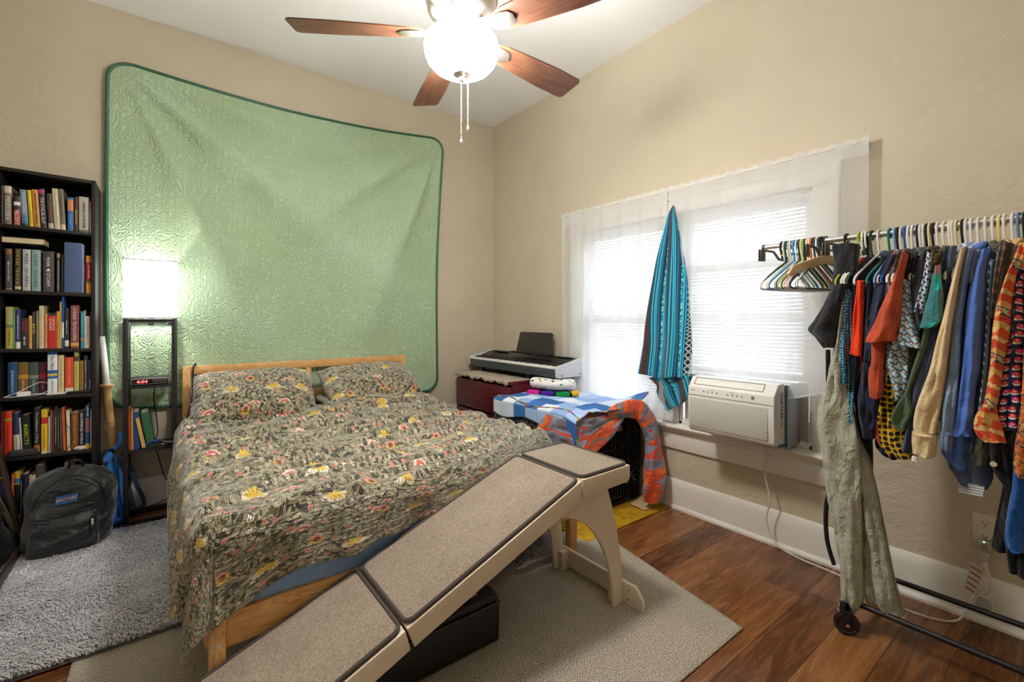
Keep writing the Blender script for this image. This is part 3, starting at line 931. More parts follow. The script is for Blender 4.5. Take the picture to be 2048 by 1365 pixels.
# black hard case lying under the ramp
m_leath = H('#14130f', .42, name='black_leatherette', var=.3, vs=40, bump=.35, bs=350)
m_brass = M('aged_brass', (.55, .38, .16, 1), .35, .9)
case = thing('instrument_case', (.68, 1.54, .006), 'black leatherette hard case with brass clasp under the ramp', 'case')
MB().box(.335, 1.028, 1.422, 1.60, .007, .155).build('body', m_leath, case, bevel=.012, bseg=3)
ld = MB().box(.335, 1.028, 1.422, 1.60, .158, .19).build('lid', m_leath, case, bevel=.012, bseg=3)
MB().tube([(.337, 1.421, .156), (1.027, 1.421, .156)], .003, 8).tube([(1.0285, 1.424, .156), (1.0285, 1.598, .156)], .003, 8).build('edge_bead', H('#3c3526', .4), case)
MB().tube([(1.024, 1.4225, .02), (1.024, 1.4225, .15)], .0022, 6).tube([(.345, 1.4225, .012), (1.02, 1.4225, .012)], .0022, 6).build('piping', H('#4a4230', .5), case)
MB().box(.915, .95, 1.455, 1.475, .19, .2).build('clasp', m_brass, ld, bevel=.003)
MB().lathe([(0, .193), (.008, .19), (.006, .182), (0, .18)], (1.02, 1.43, 0), 10).build('corner_cap', m_brass, ld)

# grey fluffy throw bundled under the bed
def throwz(x, y): return max(0, 1 - math.hypot((x - 1.48) / .27, (y - 1.98) / .22) ** 2)
th = thing('fluffy_throw', (1.48, 1.98, .008), 'crumpled grey fluffy throw on the floor under the bed', 'throw')
r2 = random.Random(5); pts = []
MB().grid(30, 26, lambda u, v: (1.2 + u * .48, 1.76 + v * .4, .008 + .13 * throwz(1.2 + u * .48, 1.76 + v * .4) * (1 + .35 * fbm(u * 4, v * 4, 2)))).build('cloth', m_shag, th, autos=180)
for i in range(9000):
    x = r2.uniform(1.21, 1.67); y = r2.uniform(1.77, 2.15); u, v = (x - 1.2) / .48, (y - 1.76) / .4
    pts.append((x, y, .008 + .13 * throwz(x, y) * (1 + .35 * fbm(u * 4, v * 4, 2))))
tufts('pile', pts, m_shag, th, L=.03, seed=8)
# ================================================================ quilt hung on the back wall
def at(px, py, ax, val):
    """point where the sight line through photo pixel (px,py) meets the plane axis = val"""
    a = (px - 1024) / 910.2; b = (636 - py) / 910.2
    r = (a * .794 + .608, -a * .608 + .794, b); i = 'xyz'.index(ax); o = (0, 0, 1.25); t = (val - o[i]) / r[i]
    return Vector([o[k] + t * r[k] for k in range(3)])


def quilt_mat():
    nt = NT('green_quilted_cotton'); v = nt.co('UV'); x, y, _ = nt.sep(v)
    n = nt.noise(nt.map(v, scale=(1.25, 1, 1)), 15, 0, 0, .25)
    ver = 1 - nt.smooth((n * 44).sin() * .5 + .5, .0, .75)      # meandering worm-like quilting
    col = ((x / .036).frac() - .5).abs(); st = 1 - nt.smooth(col, .0, .09)
    h = 1 - ver.max(st * .8)
    t = nt.noise(v, 1.3, 3)
    c = nt.ramp(t, [(.3, srgb('#adc59c')), (.7, srgb('#b6d0b0'))])
    c = nt.mix(ver * .15, c, srgb('#7d9a70'))
    nt.bsdf(c, .62, 0, nt.bump(h, .6, .010), .12, sheen=.25); return nt.mat


def binding_mat():
    nt = NT('green_satin_binding'); v = nt.co('Object'); x, y, z = nt.sep(v)
    r = ((z * 2.0 + x) * 330).sin() * .5 + .5
    c = nt.mix(r, srgb('#1f4d37'), srgb('#2d6a4b')); nt.bsdf(c, .35, 0, nt.bump(r, .4, .002), .5, sheen=.2); return nt.mat


TY = YB - .004
def tap_edge():
    """outline control: corners rounded, sides slightly bowed; returns point for angle-like parameter"""
TL, TR, BR, BL = (-.276, 2.875), (2.085, 2.925), (2.022, .572), (-.271, .672)
def tap_xz(u, v):
    # u left->right, v bottom->top
    xl = BL[0] + (TL[0] - BL[0]) * v - .008 * sin(PI * v); xr = BR[0] + (TR[0] - BR[0]) * v - .035 * sin(PI * v)
    zt = TL[1] + (TR[1] - TL[1]) * u - .075 * sin(PI * u) ; zb = BL[1] + (BR[1] - BL[1]) * u + .01 * sin(PI * u)
    x = xl + (xr - xl) * u; z = zb + (zt - zb) * v
    return x, z
def tap_round(u, v, R=.13):
    """pull grid points inside rounded corners"""
    W, Hh = 2.32, 2.28
    px, pz = u * W, v * Hh
    cx = min(max(px, R), W - R); cz = min(max(pz, R), Hh - R)
    dx, dz = px - cx, pz - cz
    if abs(dx) > 1e-9 and abs(dz) > 1e-9:
        m = max(abs(dx), abs(dz)); l = math.hypot(dx, dz); k = m / l
        px, pz = cx + dx * k, cz + dz * k
    return px / W, pz / Hh
def tap_depth(x, z):
    d = .0
    for (cx, cz, a0, ks) in ((TL[0] + .06, TL[1] - .04, 1, ((-38, 4.5, .085), (-50, 5, -.02), (-24, 6, -.02), (-66, 4.5, .065), (-12, 4, .03))), (TR[0] - .05, TR[1] - .05, 2, ((-112, 4.5, .075), (-126, 6, -.016), (-143, 5, .06), (-99, 4, -.012), (-163, 4, .03)))):
        rr = math.hypot(x - cx, z - cz); th = math.degrees(math.atan2(z - cz, x - cx))
        for a, w_, amp in ks:
            d += amp * math.exp(-((th - a) / w_) ** 2) * min(1, rr / .75) * math.exp(-(rr / 1.9) ** 2)
    sag = .018 * math.exp(-((x - .9) / .7) ** 2) * max(0, (z - 2.1) / .75)
    return d + sag
def tap_pt(u, v, off=0):
    uu, vv = tap_round(u, v); x, z = tap_xz(uu, vv)
    edge = min(1, min(uu, 1 - uu, vv, 1 - vv) / .06)
    y = TY - .022 - max(-.014, tap_depth(x, z) * (.35 + .65 * edge)) - .006 * fbm(x * 2, z * 2, 5)
    return (x, y - off, z)
tap = MB().grid(150, 150, tap_pt, lambda u, v: (u * 2.3, v * 2.3)).build('wall_quilt', quilt_mat(), solid=.006, autos=180)
tag(tap, 'sage green quilted blanket with rounded corners hung on the back wall', 'quilt')
ring = [(t / 60, 0) for t in range(60)] + [(1, t / 60) for t in range(60)] + [(1 - t / 60, 1) for t in range(60)] + [(0, 1 - t / 60) for t in range(60)]
MB().tube([tap_pt(u, v, .001) for u, v in ring], .0115, 8, closed=True).build('edge_binding', binding_mat(), tap)

# ================================================================ bookcase
m_case = M('black_brown_wood_veneer', srgb('#1f1b19'), .5, var=.25, vs=5, bump=.1, bs=30, stretch=(1, 1, 14), spec=.35)
BX0, BX1, BYF, BYB = -.702, -.31, 3.53, 3.80
SHEAR = .03
def sz(x): return SHEAR * (-.328 - x)
bc = thing('bookcase', (-.506, 3.66, 0), 'tall narrow black-brown bookcase with six full shelves in the corner', 'bookcase')
def sheared(x0, x1, y0, y1, z0, z1, name):
    mb = MB().box(x0, x1, y0, y1, z0, z1); mb.v = [(x, y, z + sz(x)) for x, y, z in mb.v]; return mb.build(name, m_case, bc, bevel=.0015)
MB().box(BX1 - .018, BX1, BYF, BYB, 0, 2.038).build('side_panel', m_case, bc, bevel=.0015)
MB().box(BX0, BX0 + .018, BYF, BYB, 0, 2.05).build('side_panel', m_case, bc, bevel=.0015)
sheared(BX0 + .018, BX1 - .018, BYF + .001, BYB, 2.018, 2.037, 'top_panel')
SH = [1.737, 1.388, 1.075, .817, .497, .088]
for z in SH: sheared(BX0 + .018, BX1 - .018, BYF + .002, BYB - .006, z - .019, z, 'shelf')
MB().box(BX0 + .018, BX1 - .018, BYF + .02, BYF + .036, 0, .068).build('plinth', m_case, bc, bevel=.0015)
MB().box(BX0 + .005, BX1 - .005, BYB - .006, BYB, .02, 2.03).build('back_panel', m_case, bc, bevel=.0005)

m_page = M('book_page_block', srgb('#d9cba8'), .85, var=.12, vs=3, stretch=(160, 1, 1), bump=.2, bs=8)
SPY = 3.552
def bookx(k): return at(k, 640, 'y', SPY).x


def book(row, x0, x1, ytop, color, desc, title=None, lean=0, back=0, bands=(), dy=.0, dpt=.145, tcol='#e8e2d2', tw=.5, tl=.75, tpos=.5, two=None, marks=None, z0=None, cat='book'):
    """spine between photo columns x0..x1, top at photo row ytop"""
    y = SPY + back
    a, b = at(x0, 640, 'y', y).x, at(x1, 640, 'y', y).x
    w = max(.006, b - a - .0006); zb = SH[row] + sz((a + b) / 2) if z0 is None else z0
    zt = at((x0 + x1) / 2, ytop, 'y', y).z; h = max(.1, zt - zb)
    cm = H(color, .5, var=.12)
    o_ = thing('book', (a + w / 2, y, zb + .0004), desc, cat, 'books in the black-brown bookcase')
    o = MB()
    c = .0022
    # rounded spine, two boards
    n = 6; sp = [(a + w * i / n, y + .004 * (abs(2 * i / n - 1)) ** 2.2) for i in range(n + 1)]
    ins = [(px, py + c) for px, py in sp]
    poly = sp + [(a + w, y + dpt), (a + w - c, y + dpt), (a + w - c, y + .006)] + ins[1:-1][::-1] + [(a + c, y + .006), (a + c, y + dpt), (a, y + dpt)]
    o.prism([(px, py, zb) for px, py in poly], (0, 0, h))
    cov = o.build('cover', cm, o_, autos=35)
    pg = MB().box(a + c, a + w - c, y + .0065, y + dpt - .004, zb + .002, zb + h - .003).build('pages', m_page, o_, smooth=False)
    kids = [cov, pg]
    for (t0, t1, bc_) in bands:
        r0, r1 = zb + h * t0, zb + h * t1
        bm_ = MB(); bm_.prism([(px, py - .0005, r0) for px, py in sp] + [(px, py + .0012, r0) for px, py in sp[::-1]], (0, 0, r1 - r0)); kids.append(bm_.build('spine_band', H(bc_, .5), o_))
    tm = H(tcol, .5)
    def put(s, cx, cz, L, tall, m_):
        k = text(s, m_, (cx, y - .0003, cz), (0, 0, -1), (1, 0, 0), L, tall, o_, 'title', lift=.0016)
        if k: kids.append(k)
    if title:
        if two: put(title, a + w * .68, zb + h * tpos, h * tl, w * .3, tm); put(two, a + w * .3, zb + h * tpos, h * tl * .92, w * .3, tm)
        else: put(title, a + w / 2, zb + h * tpos, h * tl, min(w * tw, .02), tm)
    if marks:
        # short unreadable strokes of print
        mk = MB(); rn = random.Random(int(x0 * 7 + row)); 
        t = marks[1]
        while t < marks[2]:
            s_ = rn.uniform(.012, .035); q = rn.uniform(.07, .15)
            mk.box(a + w * (.5 - q), a + w * (.5 + q), y - .0011, y - .0002, zb + h * t, zb + h * min(marks[2], t + s_)); t += s_ + .014
        kids.append(mk.build('print', H(marks[0], .6), o_, smooth=False))
    if lean:
        R = Matrix.Rotation(lean, 4, 'Y')
        for k in kids:
            for v in k.data.vertices: v.co = R @ v.co
        lift = max(0, -min(v.co.z for v in cov.data.vertices)); o_.location.z += lift
    return o_


L1 = -.05
T = 'top bookshelf'; T2 = 'second bookshelf'; T3 = 'third bookshelf'; T4 = 'fourth bookshelf'; T5 = 'fifth bookshelf'; T6 = 'bottom bookshelf'
book(0, 1, 7, 371, '#4a403c', 'thin grey-brown book at the left end of the top bookshelf')
book(0, 8, 23, 372, '#7d7166', 'thick grey book with slanted pale title on the top bookshelf', 'MIDDLESEX', bands=((.82, 1, '#cfc0a4'),), tcol='#efe7d8', tw=.6, tl=.62, tpos=.42)
book(0, 27, 41, 392, '#3a2822', 'red and white paperback with bold X on the top bookshelf', 'MALCOLM X', bands=((0, .5, '#b32a1c'), (.68, .8, '#e4e0da')), tw=.62, tl=.48, tpos=.27)
b_ = book(0, 44, 57, 380, '#7d92a8', 'grey-blue paperback with a dark figure on the top bookshelf', lean=L1, bands=((0, .07, '#2c3846'), (.07, .3, '#4d7da8')), marks=('#c3d0dc', .38, .92))
book(0, 59, 67, 381, '#e5c81e', 'slim bright yellow book on the top bookshelf', lean=L1, marks=('#8a6d10', .1, .6))
book(0, 68, 81, 380, '#cf9140', 'orange paperback beside the yellow one on the top bookshelf', lean=L1, marks=('#5a3512', .1, .9))
book(0, 82, 94, 378, '#2d2529', 'black paperback with white and magenta title on the top bookshelf', 'THE ETHICAL SLUT', lean=L1, tcol='#f0e8ee', tl=.66, tpos=.44, tw=.55, bands=((.87, .97, '#b03a86'),))
book(0, 97, 108, 388, '#453b38', 'charcoal paperback with dim red print on the top bookshelf', lean=L1, bands=((0, .16, '#b9b2aa'),), marks=('#a8503f', .25, .75))
book(0, 109, 121, 378, '#d3c6a6', 'tall plain cream book leaning on the top bookshelf', lean=L1, marks=('#b5a682', .15, .9))
book(0, 122, 132, 379, '#7e7566', 'grey cloth-look book with cream foot on the top bookshelf', lean=L1, bands=((0, .14, '#d8c9a6'),), marks=('#3d372f', .3, .9))
book(0, 135, 147, 395, '#2f6fb0', 'bright blue paperback with orange panel on the top bookshelf', bands=((.6, .93, '#d08a5c'),), marks=('#7fb0e0', .2, .5))
book(0, 148, 157, 394, '#4a2723', 'maroon paperback with yellow title on the top bookshelf', 'DREAMLAND', tcol='#e2b93a', tl=.42, tpos=.42, tw=.5)
book(0, 158, 178, 394, '#bdb9af', 'wide pale grey book with small stacked print on the top bookshelf', marks=('#55514a', .12, .85), bands=((.03, .06, '#2d2a27'),))
book(0, 179, 183, 404, '#cf8a52', 'thin orange and cream booklet at the right end of the top bookshelf', bands=((0, .72, '#d9d0bb'),))
# second shelf
book(1, 10, 24, 497, '#463d37', 'dark brown hardback with bronze bands on the second bookshelf', bands=((.86, .98, '#8a5c2c'), (0, .05, '#9a6a4a')), marks=('#bdb2a4', .22, .7))
book(1, 29, 42, 497, '#1f1a14', 'black hardback with gold title on the second bookshelf', 'OLIVIE BLAKE · THE ATLAS SIX', tcol='#d9ab3c', tl=.84, tpos=.55, tw=.5, bands=((.03, .1, '#c9b46c'),))
book(1, 45, 61, 499, '#b9beb8', 'silver grey hardback with wide-spaced title on the second bookshelf', 'RED  QUEEN', tcol='#3b3a3c', tl=.78, tw=.48)
book(1, 63, 81, 500, '#8fa8a8', 'pale teal hardback with wide-spaced title on the second bookshelf', 'GLASS  SWORD', tcol='#39525a', tl=.8, tw=.4)
book(1, 86, 108, 503, '#4a4143', 'thick dark brown hardback with white title on the second bookshelf', 'WAR ◄ STORM', tcol='#ece8e6', tl=.72, tw=.42)
book(1, 113, 120, 506, '#3a352b', 'slim dark paperback with gold strip on the second bookshelf', bands=((.88, .98, '#b58a3e'),), marks=('#d8c797', .05, .8))
book(1, 122, 128, 509, '#17262b', 'thin near-black book beside the blue slipcase')
sl = MB(); a, b = at(128, 640, 'y', 3.545).x, at(164, 640, 'y', 3.545).x; zb = SH[1] + sz(a)
o = box('slipcase', H('#50638a', .6, bump=.2, bs=200), (a + .001, 3.545, zb + .0005), (b, 3.69, zb + .283), bevel=.002)
tag(o, 'tall plain slate-blue slipcase on the second bookshelf', 'book', 'books in the black-brown bookcase')
box('edge', H('#93a6d6', .6), (b, 3.546, zb + .001), (b + .006, 3.69, zb + .277), o, bevel=.001)  # highlight down the right edge, put into the colour as a paler strip
book(1, 167, 171, 517, '#2c2728', 'thin dark paperback right of the blue slipcase', marks=('#b9b2ac', .3, .8))
book(1, 172, 184, 512, '#dd9a34', 'orange paperback with crimson label on the second bookshelf', bands=((.36, .82, '#b41f3e'), (.28, .36, '#6e5230')), marks=('#f0d9a0', .42, .75))
fb = thing('book', (-.6, 3.56, 1.645), 'cream-edged book lying flat on top of the second-shelf row', 'book', 'books in the black-brown bookcase')
zf = SH[1] + .262
MB().box(-.682, -.52, 3.553, 3.70, zf, zf + .003).box(-.682, -.52, 3.553, 3.70, zf + .030, zf + .033).box(-.682, -.679, 3.553, 3.70, zf, zf + .033).build('cover', H('#4c3f33', .5), fb, bevel=.0008)
MB().box(-.679, -.523, 3.556, 3.697, zf + .003, zf + .030).build('pages', m_page, fb, smooth=False)
# third shelf
book(2, 11, 26, 614, '#b9a94f', 'mustard paperback with a grey band on the third bookshelf', bands=((.5, .57, '#6d6c52'), (.57, 1, '#a39c63')), marks=('#5d5426', .08, .45))
book(2, 26, 30, 619, '#6aa36a', 'thin light green booklet on the third bookshelf')
book(2, 31, 41, 619, '#2f3566', 'navy paperback with white foot on the third bookshelf', bands=((0, .17, '#ddd8cc'),), marks=('#d6d6ea', .25, .85))
book(2, 42, 56, 636, '#241f1e', 'black paperback with red and white print on the third bookshelf', bands=((.55, .9, '#5b1f1c'),), marks=('#d8d0c8', .12, .4))
book(2, 57, 64, 632, '#d8ad58', 'slim amber book on the third bookshelf', marks=('#b05a28', .15, .9))
book(2, 64, 71, 624, '#3c352c', 'dark slim book with yellow four-letter title on the third bookshelf', 'BATS', tcol='#e2cf3e', tl=.26, tpos=.54, tw=.75)
book(2, 72, 77, 622, '#8b856c', 'thin grey-olive book on the third bookshelf')
book(2, 78, 88, 612, '#ddcaa2', 'tall cream paperback on the third bookshelf', marks=('#c2a56e', .1, .9))
book(2, 89, 95, 628, '#dc8f5c', 'slim salmon book beside the red one on the third bookshelf', marks=('#a85a34', .2, .7))
book(2, 96, 113, 626, '#c3231d', 'thick red paperback with white title on the third bookshelf', 'LEGACY', two='of ASHES', tl=.36, tpos=.68, tcol='#f2e4d6', bands=((.92, 1, '#1a1414'),))
book(2, 113, 119, 623, '#d4a741', 'ochre paperback next to the red one on the third bookshelf', marks=('#7a571c', .2, .8))
book(2, 119, 123, 604, '#d9b04a', 'thin yellow book standing taller on the third bookshelf')
book(2, 123, 128, 593, '#24569c', 'tall thin blue binder on the third bookshelf', bands=((.2, .5, '#d6e0ee'),), dpt=.2)
book(2, 129, 138, 617, '#23252a', 'black book with white mark at its foot on the third bookshelf', bands=((.05, .2, '#d7d6cf'),), marks=('#c9c9c4', .35, .7))
book(2, 141, 158, 611, '#874544', 'dusty red hardback with white title on the third bookshelf', 'OLIVIE BLAKE · THE ATLAS COMPLEX', tcol='#f0dcd0', tl=.78, tpos=.56, tw=.4, bands=((.05, .13, '#dba048'),))
book(2, 161, 168, 623, '#2b8fa6', 'slim teal paperback on the third bookshelf', bands=((.2, .28, '#b58a62'),), marks=('#8fd0dc', .4, .95))
book(2, 168, 171, 621, '#cfc7b4', 'very thin off-white booklet on the third bookshelf')
book(2, 171, 180, 633, '#dcd3c8', 'white paperback near the right end of the third bookshelf', marks=('#4c4640', .1, .95))
book(2, 180, 184, 624, '#33292a', 'dark thin book at the right end of the third bookshelf')
# fourth shelf
book(3, 15, 35, 725, '#24547f', 'blue paperback, first of four alike on the fourth bookshelf', back=.05, marks=('#9cc0da', .1, .75))
book(3, 36, 57, 725, '#80602a', 'brown-gold paperback with amber panel on the fourth bookshelf', back=.05, bands=((.5, .62, '#d29a35'),), marks=('#c9b08a', .1, .45))
book(3, 58, 77, 725, '#47584f', 'slate-green paperback with pale panel on the fourth bookshelf', back=.05, bands=((.5, .6, '#8f9a84'),), marks=('#9fb0a4', .1, .45))
book(3, 78, 94, 725, '#6b2741', 'plum paperback with red panel on the fourth bookshelf', back=.05, bands=((.5, .64, '#c02c40'),), marks=('#b9708a', .1, .45))
book(3, 95, 115, 705, '#1f5fae', 'thick blue book with torn white title labels on the fourth bookshelf', 'The Office', tcol='#26282c', tl=.32, tpos=.76, tw=.36, bands=((.58, .94, '#e9ebee'), (.03, .38, '#e9ebee'), (.44, .5, '#d9c24a')))
k_ = [o for o in COL.objects if o.name.startswith('book')][-1]
text('Andy Greene', H('#26282c', .5), (at(105, 640, 'y', SPY).x, SPY - .0003, SH[3] + .05), (0, 0, -1), (1, 0, 0), .07, .011, k_, 'title', lift=.0016)
book(3, 116, 128, 711, '#d2c48f', 'pale straw paperback on the fourth bookshelf', marks=('#a5945c', .15, .9))
book(3, 130, 147, 715, '#d94a20', 'orange-red paperback with white foot on the fourth bookshelf', bands=((0, .17, '#e2d9c8'),), marks=('#ee8a5c', .25, .95))
book(3, 148, 158, 704, '#bdbb6a', 'olive-yellow book with orange print and dark band on the fourth bookshelf', bands=((.77, .89, '#4a3f2c'),), marks=('#c46a24', .25, .72))
book(3, 159, 167, 722, '#a5772a', 'ochre paperback on the fourth bookshelf', marks=('#6a4818', .1, .9))
book(3, 167, 176, 712, '#1f2338', 'dark navy book on the fourth bookshelf', marks=('#a9aec0', .1, .9))
book(3, 176, 184, 720, '#3c2036', 'dark plum book at the right end of the fourth bookshelf', marks=('#cbb9c6', .1, .4))
# fifth shelf
book(4, 0, 7, 826, '#6e1a18', 'dark red book at the left end of the fifth bookshelf')
book(4, 8, 24, 825, '#d83c20', 'thick scarlet hardback on the fifth bookshelf', marks=('#a02412', .2, .7), bands=((.8, .86, '#b8932f'),))
book(4, 28, 41, 827, '#27305c', 'navy paperback with white label on the fifth bookshelf', bands=((.02, .5, '#d6cdb8'),), marks=('#8a8470', .06, .45), lean=-.03)
book(4, 42, 46, 836, '#c9c4c0', 'thin white book leaning on the fifth bookshelf', lean=-.05)
book(4, 47, 63, 831, '#1e1c12', 'black book with lime green title on the fifth bookshelf', 'INSECTS', tcol='#c3d62c', tl=.5, tpos=.52, tw=.5, lean=-.04, bands=((.02, .12, '#8f9a2a'),))
book(4, 67, 80, 817, '#1b1816', 'black book with grey gothic title on the fifth bookshelf', 'The Intelligence of Dogs', tcol='#cfc9c2', tl=.68, tpos=.58, tw=.5, bands=((.05, .2, '#a8642c'),))
book(4, 82, 95, 820, '#e3b722', 'yellow book with a red band on the fifth bookshelf', bands=((.68, .82, '#c51f1a'), (0, .06, '#ddd4b8')), marks=('#8f6d10', .12, .6))
book(4, 96, 100, 834, '#d4c6ac', 'thin cream book right of the yellow one on the fifth bookshelf')
book(4, 100, 104, 822, '#7a7268', 'thin grey book on the fifth bookshelf')
book(4, 104, 109, 822, '#6b2a30', 'thin maroon book on the fifth bookshelf')
book(4, 109, 114, 815, '#3b3537', 'thin charcoal book with white print on the fifth bookshelf', marks=('#d9d2cb', .2, .8))
book(4, 114, 119, 820, '#2c3322', 'thin dark book with green print on the fifth bookshelf', marks=('#a4b43c', .1, .9))
book(4, 119, 125, 818, '#38333a', 'slim dark grey-violet book on the fifth bookshelf', marks=('#8f8894', .1, .9))
book(4, 126, 132, 816, '#cf5f27', 'slim orange book on the fifth bookshelf', lean=-.03)
book(4, 134, 141, 822, '#ddd2ba', 'slim off-white book on the fifth bookshelf', lean=-.02)
book(4, 142, 157, 826, '#7d4a28', 'brown book with gold title on the fifth bookshelf', 'HOW TO READ A TREE', tcol='#dba648', tl=.76, tw=.4, tpos=.55)
book(4, 158, 169, 823, '#15171a', 'black book with white capital title on the fifth bookshelf', 'AN IMMENSE WORLD', tcol='#e6e2da', tl=.82, tpos=.55, tw=.5)
book(4, 170, 181, 811, '#25446f', 'blue book with pink print and yellow foot on the fifth bookshelf', bands=((0, .12, '#d8b32c'), (.38, .7, '#8a5a6e')), marks=('#e0e4ec', .76, .97))
book(4, 181, 184, 819, '#d9d5cb', 'thin white booklet at the right end of the fifth bookshelf')
# bottom shelf
book(5, 22, 28, 950, '#d8662a', 'slim orange book on the bottom bookshelf')
book(5, 28, 40, 946, '#dcae2a', 'yellow book with black panel on the bottom bookshelf', bands=((.3, .8, '#1a1a1c'), (.82, .9, '#2f7ab0')))
book(5, 40, 45, 951, '#222024', 'thin black book on the bottom bookshelf', marks=('#c9c2b8', .3, .9))
book(5, 45, 57, 949, '#2b2646', 'dark indigo book on the bottom bookshelf', marks=('#6d64a8', .25, .75))
book(5, 58, 71, 951, '#cdbf9c', 'cream book with dark capital title on the bottom bookshelf', 'TREES', tcol='#2a2a26', tl=.42, tpos=.68, tw=.5)
book(5, 71, 89, 931, '#4a423a', 'tall dark brown hardback on the bottom bookshelf', bands=((.6, .63, '#9a8458'),), marks=('#9a8458', .5, .6))
for i, (c_, d_) in enumerate((('#d9b64a', 'yellow paperback lying flat at the back of the bottom bookshelf'), ('#d8cba4', 'cream book lying flat on the yellow paperback, bottom bookshelf'))):
    zz = SH[5] + .245 + .028 * i if False else SH[5] + .013 + .03 * i
    o = thing('book', (-.43, 3.64, zz), d_, 'book', 'books in the black-brown bookcase')
    MB().box(-.50, -.345, 3.57 + .01 * i, 3.76, zz, zz + .003).box(-.50, -.345, 3.57 + .01 * i, 3.76, zz + .022, zz + .025).box(-.348, -.345, 3.57 + .01 * i, 3.76, zz, zz + .025).build('cover', H(c_), o, bevel=.0008)
    MB().box(-.498, -.348, 3.573 + .01 * i, 3.757, zz + .003, zz + .022).build('pages', m_page, o, smooth=False)
book(5, 128, 136, 925, '#8a6f4a', 'tan book at the back of the bottom bookshelf above the backpack', back=.03)
book(5, 138, 150, 921, '#3c3029', 'dark brown book above the backpack on the bottom bookshelf', back=.03)
book(5, 163, 171, 935, '#b58f78', 'dusty pink book near the right end of the bottom bookshelf', back=.02)
# small things on the shelves
z4 = SH[3] + sz(-.6)
ch = thing('charger', (-.6, 3.55, z4), 'white power adapter and looped cable on the fourth bookshelf', 'charger')
m_wp = H('#e9e4dc', .4, name='white_plastic', var=.03)
MB().box(-.625, -.572, 3.537, 3.565, z4 + .0005, z4 + .026).build('adapter', m_wp, ch, bevel=.006, bseg=3)
MB().tube(smoothpath([(-.575, 3.55, z4 + .012), (-.53, 3.55, z4 + .01), (-.50, 3.56, z4 + .03), (-.505, 3.57, z4 + .055), (-.535, 3.575, z4 + .07), (-.57, 3.565, z4 + .055), (-.61, 3.55, z4 + .03), (-.66, 3.54, z4 + .008), (-.665, 3.537, z4 + .004), (-.62, 3.536, z4 + .003), (-.55, 3.545, z4 + .004), (-.50, 3.55, z4 + .009)]), .0018, 6).build('cable', m_wp, ch)
tag(box('tablet', H('#cfc8be', .35), (-.512, 3.538, SH[3] + .0055), (-.435, 3.60, SH[3] + .016), bevel=.004), 'slim white device lying at the front of the fourth bookshelf', 'tablet')
tag(box('tablet', H('#15151a', .3), (-.43, 3.536, SH[3] + .0032), (-.335, 3.60, SH[3] + .018), bevel=.003), 'flat black device lying at the front right of the fourth bookshelf', 'tablet')
z5 = SH[4] + sz(-.62)
tag(box('pencil_case', H('#2c2d30', .6), (-.655, 3.528, z5 + .0015), (-.545, 3.552, z5 + .036), bevel=.008, bseg=3), 'dark grey long box at the front left of the fifth bookshelf', 'box')
cr = MB(); bm = bmesh.new(); bmesh.ops.create_icosphere(bm, subdivisions=2, radius=.02)
rc = random.Random(2); vs = []
for v in bm.verts:
    q = v.co * rc.uniform(.8, 1.15); vs.append((q.x * 1.35 - .375, q.y * .8 + 3.538, q.z * .62 + SH[4] + .014))
bm.verts.index_update(); cr.add(vs, [tuple(v.index for v in f.verts) for f in bm.faces]); bm.free()
tag(cr.build('crystal', H('#d8c8bc', .25, name='rose_quartz'), smooth=False), 'small pale pink crystal at the edge of the fifth bookshelf', 'crystal')
cb = MB().tube(smoothpath([(-.44, 3.545, SH[4] + .155), (-.415, 3.54, SH[4] + .13), (-.405, 3.538, SH[4] + .08), (-.42, 3.536, SH[4] + .03), (-.45, 3.533, SH[4] + .006), (-.5, 3.533, SH[4] + .006)]), .0016, 6).build('cable', H('#18181a', .5))
tag(cb, 'thin black cable dangling across books on the fifth bookshelf', 'cable')

# ================================================================ leaning mirror at the left edge
m_fr = M('dark_walnut_frame', srgb('#3a2a20'), .4, var=.3, vs=4, stretch=(1, 1, 10), bump=.15, bs=50)
def mirror_mat():
    nt = NT('silvered_mirror_glass'); v = nt.co('Object'); n = nt.noise(v, 3, 3)
    nt.bsdf(nt.ramp(n, [(.3, (.8, .82, .83)), (.7, (.86, .87, .87))]), .04, 1.0); return nt.mat


mr = thing('mirror', (-.60, 2.9, .045), 'tall dark-framed mirror leaning at the left edge by the bookcase', 'mirror')
lean = math.atan(.16); Ym0, Ym1, Hm = 2.35, 3.49, 1.55
def MP(y, h, d): # h up the frame, d out of its face
    return (-.583 - sin(lean) * h + cos(lean) * d, y, .03 + cos(lean) * h + sin(lean) * d)
def slab(y0, y1, h0, h1, d0, d1):
    p = [MP(y, h, d) for d in (d0, d1) for y, h in ((y0, h0), (y1, h0), (y1, h1), (y0, h1))]
    return p, [(0, 1, 2, 3), (7, 6, 5, 4), (0, 4, 5, 1), (1, 5, 6, 2), (2, 6, 7, 3), (3, 7, 4, 0)]
mb = MB(); FW = .045
for q in ((Ym0, Ym1, 0, FW), (Ym0, Ym1, Hm - FW, Hm), (Ym0, Ym0 + FW, FW, Hm - FW), (Ym1 - FW, Ym1, FW, Hm - FW)): mb.add(*slab(*q, -.022, .004))
mb.build('frame', m_fr, mr, bevel=.003)
mb = MB().add(*slab(Ym0 + FW - .004, Ym1 - FW + .004, FW - .004, Hm - FW + .004, -.012, -.004)); mb.build('glass', mirror_mat(), mr, smooth=False)

